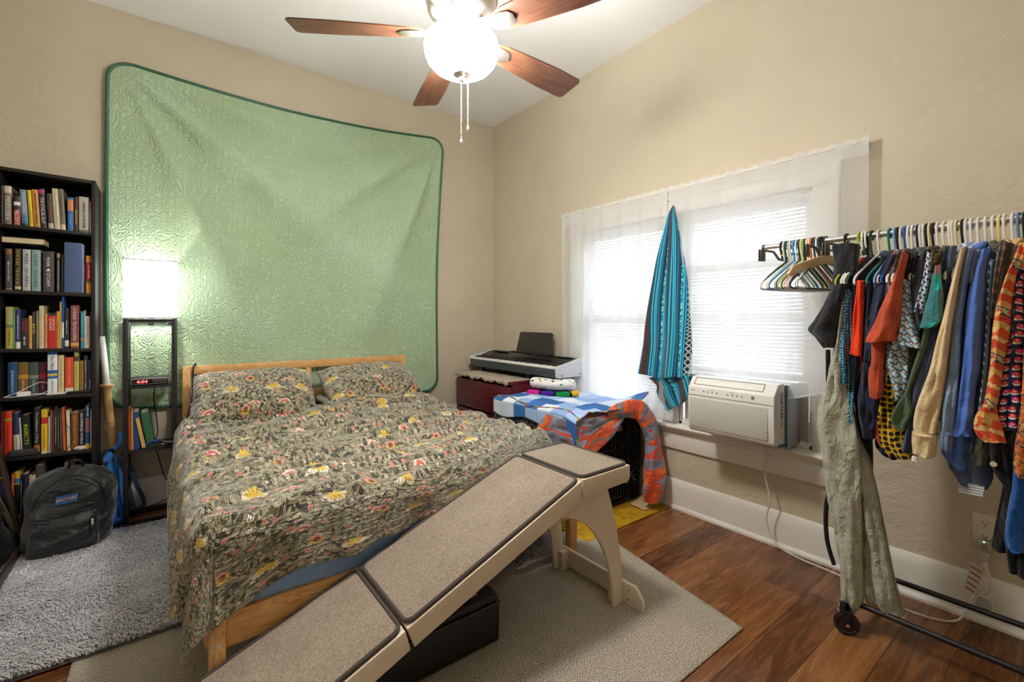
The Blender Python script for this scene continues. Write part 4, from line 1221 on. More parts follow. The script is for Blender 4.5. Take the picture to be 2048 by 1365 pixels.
# ================================================================ backpacks
def nylon(name, col, amp=.5, sc=3.5):
    nt = NT(name); v = nt.co('Object')
    c = nt.ramp(nt.noise(v, 5, 4), [(.3, tuple(k * .85 for k in col[:3])), (.7, tuple(k * 1.2 for k in col[:3]))])
    w_ = nt.noise(nt.map(v, scale=(1, 1, 1.6)), sc, 3, .5, .35); wv = nt.noise(v, 400, 1)
    nt.bsdf(c, .5, 0, nt.bump(w_ * 1 + wv * .012, amp, .05), .45, sheen=.25); return nt.mat


m_bk = nylon('black_nylon', srgb('#0f1011'), .8, 7); m_bk2 = H('#151516', .55, name='black_webbing', bump=.3, bs=250)
bp = thing('backpack', (-.40, 3.36, .03), 'black school backpack slumped on the rug before the bookcase', 'backpack')
def bag(cx, cy, z0, W, D, Hh, tilt, slump, seed, name, mat, parent, n=48, m=40, top=.62):
    mb = MB()
    def fn(u, v):
        a = 2 * PI * u; t = v
        # rounded-rect section, dome-shaped top
        e = 2.6; ca, sa = cos(a), sin(a); k = (abs(ca) ** e + abs(sa) ** e) ** (-1 / e)
        if t < .12: s_ = .80 + .20 * math.sqrt(max(0, 1 - ((.12 - t) / .12) ** 2))
        elif t < top: s_ = 1
        else: q = (t - top) / (1 - top); s_ = math.sqrt(max(0, 1 - q ** 2.1))
        zz = t * Hh
        x = ca * k * W / 2 * s_; y = sa * k * D / 2 * (s_ ** .8) * (1 - .25 * t)
        d = mnoise.noise(Vector((ca * 1.3 + seed, sa * 1.3, t * 3))) * .022 + abs(mnoise.noise(Vector((ca * 3 + seed, sa * 3, t * 6)))) * .014
        x += ca * d; y += sa * d; zz += .008 * mnoise.noise(Vector((ca * 2, sa * 2, seed)))
        x += slump * zz; y += tilt * zz
        return (cx + x, cy + y, z0 + zz)
    mb.grid(n, m, fn, wrap=True)
    mb.f.append(tuple(range(n))[::-1]); mb.mi.append(0); mb.f.append(tuple(len(mb.v) - n + i for i in range(n))); mb.mi.append(0)
    o = mb.build(name, mat, parent, autos=180); return o, fn
body, bf = bag(-.405, 3.40, .032, .36, .24, .405, .14, .03, 3.1, 'body', m_bk, bp)
# front pocket
mb = MB()
def pocket(u, v):
    a = (u - .5) * 2; t = v
    x = a * .135 * (1 - .06 * t); bulge = (1 - abs(a) ** 3) * (sin(PI * min(1, t * .85 + .12)) ** .6)
    y = -.118 - .048 * bulge + .012 * mnoise.noise(Vector((a * 2, t * 3, 8)))
    return (-.41 + x, 3.405 + y + .14 * t * .16, .045 + t * .165 + .01 * a)
mb.grid(24, 18, pocket); mb.build('front_pocket', m_bk, bp, solid=.008, autos=180)
zp = [(-.545 + .27 * i / 16, 3.262 + .012 * (i / 8 - 1) ** 2 + .02, .212 - .012 * sin(i / 16 * PI) - .004 * i / 4) for i in range(17)]
MB().tube(zp, .0045, 6).build('zipper', m_bk2, bp)
pl = MB().box(-.302, -.294, 3.252, 3.258, .158, .185).lathe([(0, .19), (.005, .187), (.005, .181), (0, .178)], (-.298, 3.256, 0), 8).build('zip_pull', m_chain, bp, bevel=.001)
MB().box(-.302, -.29, 3.25, 3.256, .118, .156).build('pull_strap', m_bk2, bp, bevel=.002)
def front(x, z):
    """front surface of the bag at x,z by sampling its section"""
    best = None
    for i in range(60):
        u = .5 + .5 * i / 60
        for j in range(40):
            p = bf(u, j / 40); d = (p[0] - x) ** 2 + (p[2] - z) ** 2
            if best is None or d < best[0]: best = (d, p)
    return best[1][1]
yp = min(front(-.45, .272), front(-.362, .276), front(-.405, .293)) - .006
m_patch = H('#23507c', .7, name='blue_woven_patch', bump=.3, bs=300)
pc = [(-.45, yp, .272), (-.362, yp, .276), (-.358, yp + .006, .316), (-.444, yp + .006, .314)]
pt = MB().prism(pc, (0, .006, 0)).build('logo_patch', m_patch, bp)
for col, s_, l_ in (('#f0ece6', 1.0, .001), ('#b3261f', .94, .0018)):
    text('JANSPORT', H(col, .6), (-.404, yp + .0026, .295), (1, 0, .045), (0, .15, 1), .078 * s_, .019 * s_ - (0 if s_ == 1 else .003), bp, 'logo_lettering', lift=l_)
MB().tube(smoothpath([(-.41, 3.44, .42), (-.405, 3.425, .455), (-.385, 3.42, .472), (-.36, 3.425, .462), (-.352, 3.44, .425)]), .007, 8).build('grab_loop', m_bk2, bp)
MB().tube(smoothpath([(-.535, 3.33, .26), (-.50, 3.31, .345), (-.44, 3.33, .395), (-.37, 3.34, .41), (-.30, 3.33, .375), (-.262, 3.35, .30), (-.258, 3.36, .22)]), .0045, 6).build('zipper', m_bk2, bp)
MB().tube(smoothpath([(-.29, 3.34, .115), (-.25, 3.37, .10), (-.235, 3.42, .07), (-.24, 3.47, .05)]), .010, 8).build('side_strap', m_bk2, bp)

# blue hydration pack squeezed between bookcase and shelf lamp
m_bl = nylon('bright_blue_nylon', srgb('#2f7fd6'), .4, 6); m_bl2 = H('#1f66bd', .5, name='blue_webbing', bump=.3, bs=220); m_nv = H('#1d3048', .7, name='navy_padding', bump=.3, bs=80)
hp = thing('hydration_pack', (-.24, 3.66, .02), 'small bright blue pack standing between bookcase and shelf lamp', 'backpack')
bag(-.238, 3.66, .012, .105, .15, .43, .05, -.06, 9.2, 'body', m_bl, hp, 32, 30, top=.55)
MB().tube(smoothpath([(-.275, 3.60, .10), (-.287, 3.585, .22), (-.292, 3.58, .33), (-.283, 3.60, .40)]), .009, 8).build('red_piping', H('#c22a3c', .5), hp)
MB().tube(smoothpath([(-.268, 3.61, .40), (-.252, 3.61, .44), (-.228, 3.615, .465), (-.209, 3.62, .495), (-.205, 3.62, .545), (-.212, 3.625, .555)]), [.018] * 8 + [.014] * 10 + [.011] * 12 + [.0095], 10).build('shoulder_strap', m_bl, hp)
MB().tube(smoothpath([(-.287, 3.59, .385), (-.288, 3.585, .43), (-.27, 3.585, .468), (-.248, 3.59, .47), (-.235, 3.60, .445)]), .009, 8).build('handle', m_bk2, hp)
MB().box(-.296, -.278, 3.588, 3.594, .33, .44).build('label', H('#cfe0ee', .5), hp, bevel=.003)
def ribbon(pts, w_, t_, name, mat, par):
    P = smoothpath(pts, 5); rr = []
    for i, p in enumerate(P):
        d = (P[min(i + 1, len(P) - 1)] - P[max(i - 1, 0)]).normalized(); side = d.cross(Vector((0, 1, 0))).normalized() if abs(d.y) < .9 else Vector((1, 0, 0)); n_ = d.cross(side)
        rr.append([p + side * w_ / 2 + n_ * t_ / 2, p - side * w_ / 2 + n_ * t_ / 2, p - side * w_ / 2 - n_ * t_ / 2, p + side * w_ / 2 - n_ * t_ / 2])
    return MB().loft(rr).build(name, mat, par, autos=50)
ribbon([(-.215, 3.575, .21), (-.205, 3.56, .17), (-.195, 3.55, .10), (-.182, 3.545, .05), (-.185, 3.545, .02), (-.20, 3.545, .015)], .016, .003, 'waist_strap', m_bl2, hp)
ribbon([(-.21, 3.57, .18), (-.222, 3.56, .12), (-.224, 3.55, .07), (-.205, 3.55, .055), (-.20, 3.55, .075)], .010, .003, 'strap', m_bl2, hp)
ribbon([(-.25, 3.55, .02), (-.215, 3.54, .006), (-.18, 3.54, .012)], .012, .003, 'strap', m_bl2, hp)
ribbon([(-.20, 3.70, .42), (-.16, 3.69, .30), (-.13, 3.675, .20), (-.098, 3.665, .11), (-.105, 3.66, .065), (-.14, 3.665, .06), (-.155, 3.67, .12), (-.17, 3.68, .2)], .022, .008, 'shoulder_strap', m_nv, hp)

# wooden practice sword leaning on the wall
m_sw = M('pale_ash_wood', srgb('#d8ac72'), .45, var=.18, vs=3, stretch=(12, 12, 1), bump=.06, bs=40); m_wr = H('#dcdad6', .7, name='white_grip_tape', bump=.2, bs=60)
sw = thing('wooden_sword', (-.24, 3.66, .001), 'wooden practice sword with white grip, leaning beside the bookcase', 'sword')
Pt = lambda t: Vector((-.305 + .075 * t + .01 * sin(PI * t), 3.772 - .095 * t, 1.135 - 1.13 * t))
def seg(t0, t1, wx, wy, name, mat, n=10, e=2.0, tip=False):
    rr = []
    for i in range(n + 1):
        t = t0 + (t1 - t0) * i / n; p = Pt(t); k = 1 if not tip else (1 - max(0, (t - .92) / .08)) ** .5 * .95 + .05
        rr.append([p + Vector((cos(2 * PI * j / 14) * wx * k, sin(2 * PI * j / 14) * wy * k, 0)) for j in range(14)])
    return MB().loft(rr).build(name, mat, sw, autos=50)
seg(0, .262, .0175, .016, 'grip', m_wr)
seg(.262, .272, .036, .03, 'guard', m_sw, 2)
seg(.272, .286, .0205, .017, 'collar', m_sw, 2)
seg(.286, 1.0, .0195, .009, 'blade', m_sw, 20, tip=True)
p = Pt(.47); MB().tube([p + Vector((cos(2 * PI * j / 16) * .0205, sin(2 * PI * j / 16) * .0105, .004 * cos(2 * PI * j / 16))) for j in range(16)], .0014, 6, closed=True).build('band', H('#8a4a22'), sw)

# ================================================================ shelf floor lamp
m_lb = M('black_lacquered_wood', srgb('#1b1a1c'), .4, var=.2, vs=4, bump=.05, bs=40)
lp = thing('shelf_lamp', (-.06, 3.655, 0), 'black square shelf lamp with a lit white box shade', 'floor lamp')
lx0, lx1, ly0, ly1 = -.191, .068, 3.525, 3.77
for x in (lx0, lx1 - .026):
    for y in (ly0, ly1 - .026): MB().box(x, x + .026, y, y + .026, .001, 1.245).build('post', m_lb, lp, bevel=.0015)
for z, nm in ((.838, 'shelf'), (.455, 'shelf')): MB().box(lx0 + .012, lx1 - .012, ly0 + .006, ly1 - .006, z - .014, z).build(nm, m_lb, lp, bevel=.001)
for z in (.002, 1.225):
    mb = MB()
    mb.box(lx0 + .026, lx1 - .026, ly0 + .002, ly0 + .024, z, z + .03 if z < 1 else z + .018).box(lx0 + .026, lx1 - .026, ly1 - .024, ly1 - .002, z, z + .03 if z < 1 else z + .018)
    mb.box(lx0 + .002, lx0 + .024, ly0 + .026, ly1 - .026, z, z + .03 if z < 1 else z + .018).box(lx1 - .024, lx1 - .002, ly0 + .026, ly1 - .026, z, z + .03 if z < 1 else z + .018)
    mb.build('frame_rail', m_lb, lp, bevel=.001)
m_shade = emis('white_linen_shade_lit', (1, .985, .96, 1), SHADE)
mb = MB(); t = .002
mb.box(lx0, lx1, ly0, ly0 + t, 1.252, 1.60).box(lx0, lx1, ly1 - t, ly1, 1.252, 1.60).box(lx0, lx0 + t, ly0 + t, ly1 - t, 1.252, 1.60).box(lx1 - t, lx1, ly0 + t, ly1 - t, 1.252, 1.60)
sh = mb.build('lamp_shade', m_shade, lp, smooth=False)
mb = MB()
for z in (1.249, 1.6): mb.tube([(lx0, ly0, z), (lx1, ly0, z), (lx1, ly1, z), (lx0, ly1, z)], .0022, 6, closed=True)
mb.build('shade_wire', H('#5a5450', .5), lp)
cxl, cyl = (lx0 + lx1) / 2, (ly0 + ly1) / 2
MB().lathe([(0, 1.20), (.012, 1.20), (.016, 1.215), (.018, 1.25), (.018, 1.30), (.014, 1.305), (0, 1.305)], (cxl, cyl, 0), 16).build('socket', H('#3b3d44', .5), lp)
MB().box(lx0 + .02, lx1 - .02, cyl - .008, cyl + .008, 1.236, 1.243).build('socket_bar', m_lb, lp)
MB().lathe([(0, 1.305), (.013, 1.31), (.016, 1.33), (.028, 1.36), (.031, 1.385), (.026, 1.405), (.012, 1.417), (0, 1.419)], (cxl, cyl, 0), 20).build('bulb', emis('led_bulb_lit', (1, .96, .9, 1), BULB), lp)
MB().box(.02, .045, 3.545, 3.575, 1.20, 1.224).build('dimmer', H('#6f88b8', .5), lp, bevel=.002)
MB().tube(smoothpath([(-.045, 3.765, .80), (-.05, 3.76, .72), (-.036, 3.762, .60), (-.03, 3.765, .5), (-.045, 3.765, .44), (-.03, 3.76, .36), (-.012, 3.755, .28), (.01, 3.752, .2), (.05, 3.75, .15), (.09, 3.745, .1), (.1, 3.74, .03)]), .0032, 7).build('cord', H('#161618', .5), lp)
MB().tube(smoothpath([(.1, 3.735, .06), (.06, 3.742, .085), (.0, 3.745, .055), (-.05, 3.745, .04), (-.12, 3.74, .036)]), .0028, 7).build('cord', H('#161618', .5), lp)
# clock radio
ck = thing('clock_radio', (-.06, 3.6, .838), 'black clock radio with red digits on the lamp shelf', 'clock radio')
MB().box(-.158, .031, 3.548, 3.66, .842, .886).build('case', H('#26282b', .35, name='black_abs'), ck, bevel=.006, bseg=3)
MB().box(-.155, .028, 3.544, 3.549, .845, .881).build('bezel', H('#8f8f8c', .4), ck, bevel=.002)
MB().box(-.151, .024, 3.5425, 3.5445, .849, .877).build('display', H('#140b0c', .2), ck, bevel=.001)
text('4:04', emis('red_led_digits', (1, .05, .05, 1), 3.5), (-.103, 3.5415, .863), (1, 0, 0), (0, 0, 1), .052, .018, ck, 'digits')
mk = MB()
for i in range(9): mk.box(-.052 + i * .008, -.0475 + i * .008, 3.5415, 3.5422, .868, .871)
for i in range(12): mk.box(-.052 + i * .006, -.0505 + i * .006, 3.5415, 3.5422, .857, .8615)
mk.box(-.144, -.139, 3.5415, 3.5422, .856, .859).build('dial_scale', H('#b9b2aa', .5), ck, smooth=False)
for x in (-.14, .012): MB().box(x, x + .012, 3.56, 3.64, .8385, .843).build('foot', m_bk2, ck)
MB().box(-.13, -.02, 3.6, 3.64, .886, .889).build('button_bar', H('#55595c', .4), ck, bevel=.001)
# books on the lower lamp shelf
def lbook(x, w_, h, d, lean, col, desc, y=3.56, pages_front=False):
    o = thing('book', (x, y, .4555), desc, 'book', 'books on the lamp shelf')
    cov = MB().box(x, x + .002, y, y + d, .4555, .4555 + h).box(x + w_ - .002, x + w_, y, y + d, .4555, .4555 + h).box(x + .002, x + w_ - .002, y if not pages_front else y + d - .003, y + .003 if not pages_front else y + d, .4555, .4555 + h).build('cover', H(col, .5), o)
    pg = MB().box(x + .002, x + w_ - .002, y + .004, y + d - .004, .458, .4555 + h - .004).build('pages', m_page, o, smooth=False)
    R = Matrix.Rotation(lean, 4, 'Y')
    for k in (cov, pg):
        for v in k.data.vertices: v.co = R @ v.co
    o.location.z += max(0, -min(v.co.z for v in cov.data.vertices))
    return o
lbook(-.164, .009, .245, .16, -.02, '#cf4a26', 'slim red-orange book against the lamp post on the lamp shelf')
lbook(-.153, .010, .232, .15, -.015, '#d8a24a', 'slim amber book beside the red-orange one on the lamp shelf')
lbook(-.140, .026, .225, .17, -.02, '#25468c', 'thick navy blue book on the lamp shelf')
lbook(-.102, .017, .19, .12, -.17, '#d6ab5e', 'tan paperback tilting against the green book', y=3.55)
lbook(-.078, .036, .215, .17, -.15, '#2f6b45', 'large dark green book leaning on the lamp shelf', y=3.575)
o = MB().grid(14, 8, lambda u, v: (-.095 + .075 * u, 3.55 + .05 * v, .465 + .028 * u + .012 * sin(PI * u) - .01 * (v - .5) ** 2)).build('cleaning_cloth', H('#2b3fa8', .7), solid=.003)
tag(o, 'small royal blue cloth on the lamp shelf in front of books', 'cloth')
o = MB().tube(smoothpath([(-.10, 3.545, .459), (-.07, 3.54, .459), (-.02, 3.55, .459), (.03, 3.56, .459), (.035, 3.59, .462), (-.01, 3.6, .468), (-.03, 3.575, .485), (.0, 3.56, .478), (.045, 3.555, .466)]), .0035, 7).build('charging_cable', H('#17171a', .5))
tag(o, 'coiled black cable on the lower lamp shelf', 'cable')
o = MB().grid(12, 8, lambda u, v: (-.012 + .055 * u, 3.60 + .06 * v, .4575 + .012 * sin(PI * v) * (.6 + .4 * sin(u * 6)))).build('paper', m_wp, solid=.002); tag(o, 'crumpled white paper at the right end of the lamp shelf', 'paper')
# blue bag corner and cable by the bed leg
o = MB().box(.085, .13, 3.735, 3.76, .002, .14).build('outlet_adapter', H('#a9cbe8', .5), bevel=.01, bseg=3); tag(o, 'pale blue plastic adapter on the floor behind the shelf lamp', 'adapter')
# cable looped over the headboard
cl = thing('extension_plug', (.155, 3.70, .6), 'black cord with a blue plug looped over the headboard', 'cord')
MB().tube(smoothpath([(.156, 3.705, .70), (.155, 3.703, .80), (.157, 3.704, .90), (.163, 3.712, .936), (.168, 3.735, .94), (.172, 3.763, .93), (.174, 3.768, .86), (.178, 3.766, .78)]), .0055, 8).build('cord', H('#22252c', .5), cl)
MB().box(.143, .176, 3.69, 3.712, .665, .718).build('plug', H('#1c3fa0', .4, name='cobalt_plastic'), cl, bevel=.008, bseg=3)
MB().tube(smoothpath([(.15, 3.69, .68), (.138, 3.688, .655), (.126, 3.69, .60), (.121, 3.695, .5), (.118, 3.70, .4)]), .003, 7).build('cord', H('#161618', .5), cl)
# ================================================================ dresser, piano
m_burg = M('burgundy_stained_veneer', srgb('#5c1823'), .32, var=.12, vs=4, stretch=(3, 3, 1), bump=.03, bs=60, spec=.5)
m_gap = H('#1c0a0c', .7, name='dark_drawer_gap')
dr = thing('dresser', (2.4, 3.25, 0), 'burgundy chest of drawers in the corner under the digital piano', 'dresser')
DXa, DXb, DYa, DYb, DT = 2.158, 2.64, 2.835, 3.665, .742
MB().box(DXa - .002, DXb, DYa - .001, DYb + .001, DT - .022, DT).build('top', m_burg, dr, bevel=.002)
for y in (DYa, DYb - .018): MB().box(DXa + .019, DXb, y, y + .018, 0, DT - .022).build('side_panel', m_burg, dr, bevel=.001)
MB().box(DXa + .03, DXb, DYa + .018, DYb - .018, .02, .04).box(DXb - .008, DXb, DYa + .018, DYb - .018, .02, DT - .022).build('back_panel', m_gap, dr)
for z0, z1 in ((.455, .700), (.222, .440), (.03, .207)):
    d_ = MB().box(DXa, DXa + .018, DYa + .002, DYb - .002, z0, z1).build('drawer', m_burg, dr, bevel=.0015)
    MB().box(DXa + .018, DXb - .05, DYa + .03, DYb - .03, z0 + .01, z1 - .03).build('drawer_box', m_gap, d_)
for z in (.705, .447): MB().box(DXa - .006, DXa + .012, DYb + .002, DYb + .008, z - .012, z + .006).build('catch', m_wp, dr, bevel=.001)


def lace_mat():
    nt = NT('grey_beige_lace'); v = nt.co('UV'); x, y, _ = nt.sep(v)
    n = nt.noise(v, 60, 3, .6, 1.2); f = nt.noise(v, 9, 3, .6)
    hole = ((x * 420).sin() * (y * 420).sin())
    c = nt.ramp(n * .6 + f * .4, [(.32, srgb('#8c7d6f')), (.5, srgb('#b9ab9b')), (.68, srgb('#d2c7b8'))])
    nt.bsdf(c, .85, 0, nt.bump(n + hole * .3, .6, .004), .2); return nt.mat


def lace(u, v):
    y = 2.86 + u * .82 - .012 * v; t = v * .31
    x = 2.148 + max(0, t - .025); z = DT + .003 + .0015 * sin(u * 30)
    if t < .025: x = 2.150 - .003 * sin(u * 40); z = DT + .003 - (.025 - t) * (.95 + .35 * sin(u * 23) + .3 * sin(u * 51))
    if u > .97: z += .001
    return (x, y, z)
o = MB().grid(90, 24, lace, lambda u, v: (u * .8, v * .31)).build('lace_runner', lace_mat(), solid=.002, autos=180)
tag(o, 'grey-beige lace runner covering the front of the dresser top', 'runner')

m_slate = M('slate_grey_plastic', srgb('#3a4146'), .35, var=.05); m_blk = M('gloss_black_plastic', srgb('#17181a'), .3, var=.1)
m_silv = M('pearl_silver_plastic', srgb('#c9c9cb'), .32, var=.03); m_key = H('#eceae4', .25, name='ivory_white_key', var=.02)
pn = thing('digital_piano', (2.5, 3.14, DT), 'black and silver digital piano lying across dresser and folded cloths', 'piano')
PY0, PY1, PX0, PX1 = 2.512, 3.768, 2.352, 2.652; PZ = .790
def endcap(y0, y1):
    prof = [(PX0, PZ + .012), (PX0, PZ + .082), (PX0 + .012, PZ + .092), (PX0 + .11, PZ + .11), (PX1 - .03, PZ + .145), (PX1 - .005, PZ + .145), (PX1, PZ + .135), (PX1, PZ + .012), (PX1 - .012, PZ), (PX0 + .014, PZ)]
    return MB().prism([(x, y0, z) for x, z in prof], (0, y1 - y0, 0)).build('end_cap', m_silv, pn, bevel=.004)
e1 = endcap(PY0, PY0 + .026); endcap(PY1 - .026, PY1)
MB().box(PX0 + .11, PX1 - .01, PY0 - .0006, PY0 + .0006, PZ + .098, PZ + .0995).box(PX0 + .02, PX0 + .11, PY0 - .0006, PY0 + .0006, PZ + .083, PZ + .0845).build('seam', H('#8b8b8f', .5), e1)
for x in (PX0 + .05, PX1 - .05): MB().lathe([(0, -.001), (.006, -.001), (.006, .001)], (x, PY0, PZ + .018), 14, 'y').build('screw', m_blk, e1)
a, b = PY0 + .026, PY1 - .026
MB().box(PX0 + .002, PX0 + .018, a, b, PZ + .002, PZ + .066).box(PX0 + .02, PX1 - .004, a, b, PZ, PZ + .05).build('case_front', m_slate, pn, bevel=.002)
mb = MB(); nk = 52; kw = (b - a) / nk
for i in range(nk): mb.box(PX0 + .004, PX0 + .135, a + i * kw + .0007, a + (i + 1) * kw - .0007, PZ + .067, PZ + .083)
mb.build('white_keys', m_key, pn, bevel=.0015)
mb = MB()
for i in range(nk):
    # keys run from bass at the far end; pattern of sharps counted from the far end
    j = (i + 5) % 7
    if j in (0, 1, 3, 4, 5) and i < nk - 1:
        y = b - (i + 1) * kw; mb.box(PX0 + .052, PX0 + .135, y - .006, y + .006, PZ + .083, PZ + .094)
mb.build('black_keys', m_blk, pn, bevel=.002)
prof = [(PX0 + .135, PZ + .07), (PX0 + .135, PZ + .099), (PX0 + .145, PZ + .104), (PX1 - .06, PZ + .134), (PX1 - .03, PZ + .139), (PX1 - .004, PZ + .139), (PX1 - .004, PZ + .03), (PX0 + .2, PZ + .03)]
tp = MB().prism([(x, a, z) for x, z in prof], (0, b - a, 0)).build('control_panel', m_blk, pn, bevel=.002)
mb = MB()
for i in range(9): mb.box(PX0 + .165, PX0 + .176, 3.52 - i * .022, 3.533 - i * .022, PZ + .1095, PZ + .1125)
mb.lathe([(0, PZ + .122), (.008, PZ + .121), (.009, PZ + .108)], (PX0 + .17, 3.58, 0), 14).build('buttons', m_slate, tp)
MB().box(PX1 - .075, PX1 - .02, 2.6, 2.78, PZ + .1375, PZ + .1405).box(PX1 - .075, PX1 - .02, 3.45, 3.68, PZ + .1375, PZ + .1405).build('speaker_slots', m_slate, tp, bevel=.001)
MB().box(PX0 + .135, PX0 + .14, a, b, PZ + .084, PZ + .088).build('felt_strip', H('#5a2326', .8), pn)
ms = thing('music_stand', (2.56, 3.03, PZ + .14), None, None); ms.parent = pn; ms.location = Vector((2.56, 3.03, PZ + .14)) - pn.location
ms_m = M('dark_brown_black_plastic', srgb('#2b2725'), .38, var=.12, vs=5)
bpz = PZ + .142
pl_ = [(2.543, 2.80, bpz + .006), (2.543, 3.265, bpz + .006), (2.60, 3.275, bpz + .182), (2.602, 3.262, bpz + .190), (2.602, 2.85, bpz + .190), (2.60, 2.83, bpz + .182)]
MB().prism(pl_, (.007, 0, -.002)).build('plate', ms_m, ms, bevel=.0015)
MB().prism([(2.502, 2.785, bpz + .018), (2.502, 3.29, bpz + .018), (2.51, 3.29, bpz + .002), (2.51, 2.785, bpz + .002)], (.04, 0, .0)).build('ledge', ms_m, ms, bevel=.002)
mb = MB()
for h in (.06, .115): mb.box(2.5525 + h * .325, 2.5545 + h * .325, 2.93, 3.13, bpz + h + .0, bpz + h + .003)
mb.v = [(x - .003, y, z) for x, y, z in mb.v]; mb.build('groove', m_blk, ms)
for y in (2.9, 3.55): MB().lathe([(.012, DT + .0005), (.012, PZ), (0, PZ)], (2.62, y, 0), 12).build('foot', m_blk, pn)
for y in (2.9, 3.6): MB().box(2.40, 2.43, y, y + .03, DT + .004, PZ).build('foot', m_blk, pn)

# ================================================================ folded cloths under the piano
def dots_mat():
    nt = NT('white_cotton_small_motifs'); v = nt.co('UV'); x, y, r, g, b = nt.cells(v, 26, .8)
    m = (nt.math('SQRT', x * x + y * y) < .0065) * (r > .35)
    col = nt.ramp(g, [(0, srgb('#1f7a68')), (.3, srgb('#c7372c')), (.5, srgb('#222226')), (.7, srgb('#d9b23c')), (.85, srgb('#2c2c30'))], 'CONSTANT')
    nt.bsdf(nt.mix(m, srgb('#ece9e4'), col), .8); return nt.mat
def roll(name, pts, rad, flat, mats, label, cat, n=16):
    P = smoothpath(pts, 6); mb = MB(); N = len(P); rings = []
    for i, p in enumerate(P):
        d = (P[min(i + 1, N - 1)] - P[max(i - 1, 0)]).normalized(); s_ = d.cross(Vector((0, 0, 1))).normalized(); up = s_.cross(d)
        k = min(1, min(i, N - 1 - i) / 1.5 + .45); r = rad if not callable(rad) else rad(i / (N - 1))
        rings.append([tuple(p + s_ * cos(2 * PI * j / n) * r * k + up * sin(2 * PI * j / n) * r * flat * k * (1 + .12 * mnoise.noise(p * 30 + Vector((j, 0, 0)) * .6))) for j in range(n)])
    mb.loft(rings); L = .0
    for i in range(N):
        for j in range(n): mb.uv[i * n + j] = (i / N * .3, j / n * .25)
    o = mb.build(name, mats, autos=180); return tag(o, label, cat)
m_dots = dots_mat()
QZ = .655
w1 = roll('folded_shirt', [(2.30, 2.735, QZ + .092), (2.33, 2.64, QZ + .090), (2.37, 2.56, QZ + .087), (2.45, 2.535, QZ + .085), (2.54, 2.58, QZ + .083)], .058, .72, m_dots, 'rolled white cotton shirt with small motifs wedged under the piano', 'shirt')
for i, (c_) in enumerate(('#b8322a', '#d9b32f', '#1f7a5c')):
    MB().box(2.289 + .008 * i, 2.292 + .008 * i, 2.725 - .022 * i - .016, 2.725 - .022 * i, QZ + .098, QZ + .118).build('print_block', H(c_, .7), w1)
MB().grid(14, 10, lambda u, v: (2.50 + .1 * u, 2.55 + .1 * v, QZ + .03 + .09 * sin(PI * v) * (.5 + .5 * u)), lambda u, v: (u * .1, v * .1)).build('sleeve', m_dots, w1, solid=.006, autos=180)
def stripes_mat():
    nt = NT('rainbow_colour_block_knit'); x, y, _ = nt.sep(nt.co('UV'))
    c = nt.ramp(x / .3, [(0, srgb('#c81f8a')), (.2, srgb('#1b1626')), (.235, srgb('#43238f')), (.42, srgb('#14141c')), (.46, srgb('#12803c')), (.66, srgb('#14161a')), (.70, srgb('#d6a51e'))], 'CONSTANT')
    nt.bsdf(c, .9, 0, nt.bump(nt.noise(nt.co('UV'), 300, 2), .3, .003), .2); return nt.mat
roll('knit_scarf', [(2.205, 2.69, QZ + .024), (2.25, 2.60, QZ + .024), (2.295, 2.51, QZ + .024), (2.35, 2.435, QZ + .024), (2.42, 2.41, QZ + .025), (2.49, 2.45, QZ + .026)], lambda t: .026 + .006 * abs(sin(t * 13)), .8, stripes_mat(), 'rolled scarf in magenta, purple, green and yellow blocks on the denim quilt', 'scarf')

# ================================================================ wire dog crate with covers
CX0, CX1, CY0, CY1, CZ0, CZ1 = 1.955, 2.585, 1.955, 2.73, .012, .625
m_wire = M('black_coated_wire', srgb('#121213'), .4, var=.15)
cr_ = thing('dog_crate', ((CX0 + CX1) / 2, (CY0 + CY1) / 2, CZ0), 'black wire dog crate under quilts, standing on a yellow mat', 'dog crate')
def wirepanel(name, o, u, v, nu, nv, W, Hh, rr=.0022):
    o, u, v = Vector(o), Vector(u), Vector(v); mb = MB()
    for i in range(nu + 1): p = o + u * (W * i / nu); mb.tube([p, p + v * Hh], rr, 6)
    for j in range(nv + 1): p = o + v * (Hh * j / nv); mb.tube([p, p + u * W], rr * 1.35, 6)
    return mb.build(name, m_wire, cr_)
W_, D_, H_ = CX1 - CX0, CY1 - CY0, CZ1 - CZ0 - .02
fp = wirepanel('front_panel', (CX0, CY0, CZ0 + .02), (1, 0, 0), (0, 0, 1), 24, 4, W_, H_)
wirepanel('back_panel', (CX0, CY1, CZ0 + .02), (1, 0, 0), (0, 0, 1), 24, 4, W_, H_)
wirepanel('side_panel', (CX0, CY0, CZ0 + .02), (0, 1, 0), (0, 0, 1), 28, 4, D_, H_)
wirepanel('side_panel', (CX1, CY0, CZ0 + .02), (0, 1, 0), (0, 0, 1), 28, 4, D_, H_)
MB().box(CX0 + .006, CX1 - .006, CY0 + .006, CY1 - .006, CZ0 + .002, CZ0 + .03).build('tray', m_wire, cr_, bevel=.004)
dd = wirepanel('door', (CX0 + .12, CY0 - .008, CZ0 + .06), (1, 0, 0), (0, 0, 1), 14, 3, .40, .48, .0026)
MB().tube([(2.42, CY0 - .014, .155), (2.47, CY0 - .016, .155), (2.475, CY0 - .016, .19), (2.51, CY0 - .016, .19), (2.515, CY0 - .016, .155), (2.545, CY0 - .014, .155)], .004, 8).tube([(2.49, CY0 - .015, .19), (2.49, CY0 - .015, .21), (2.515, CY0 - .015, .215)], .004, 8).build('latch', M('dull_steel_latch', (.3, .3, .3, 1), .4, .8), dd)
MB().box(2.335, 2.405, CY0 - .012, CY0 - .010, .505, .535).build('name_plate', H('#8a6a42', .5), cr_, bevel=.002)

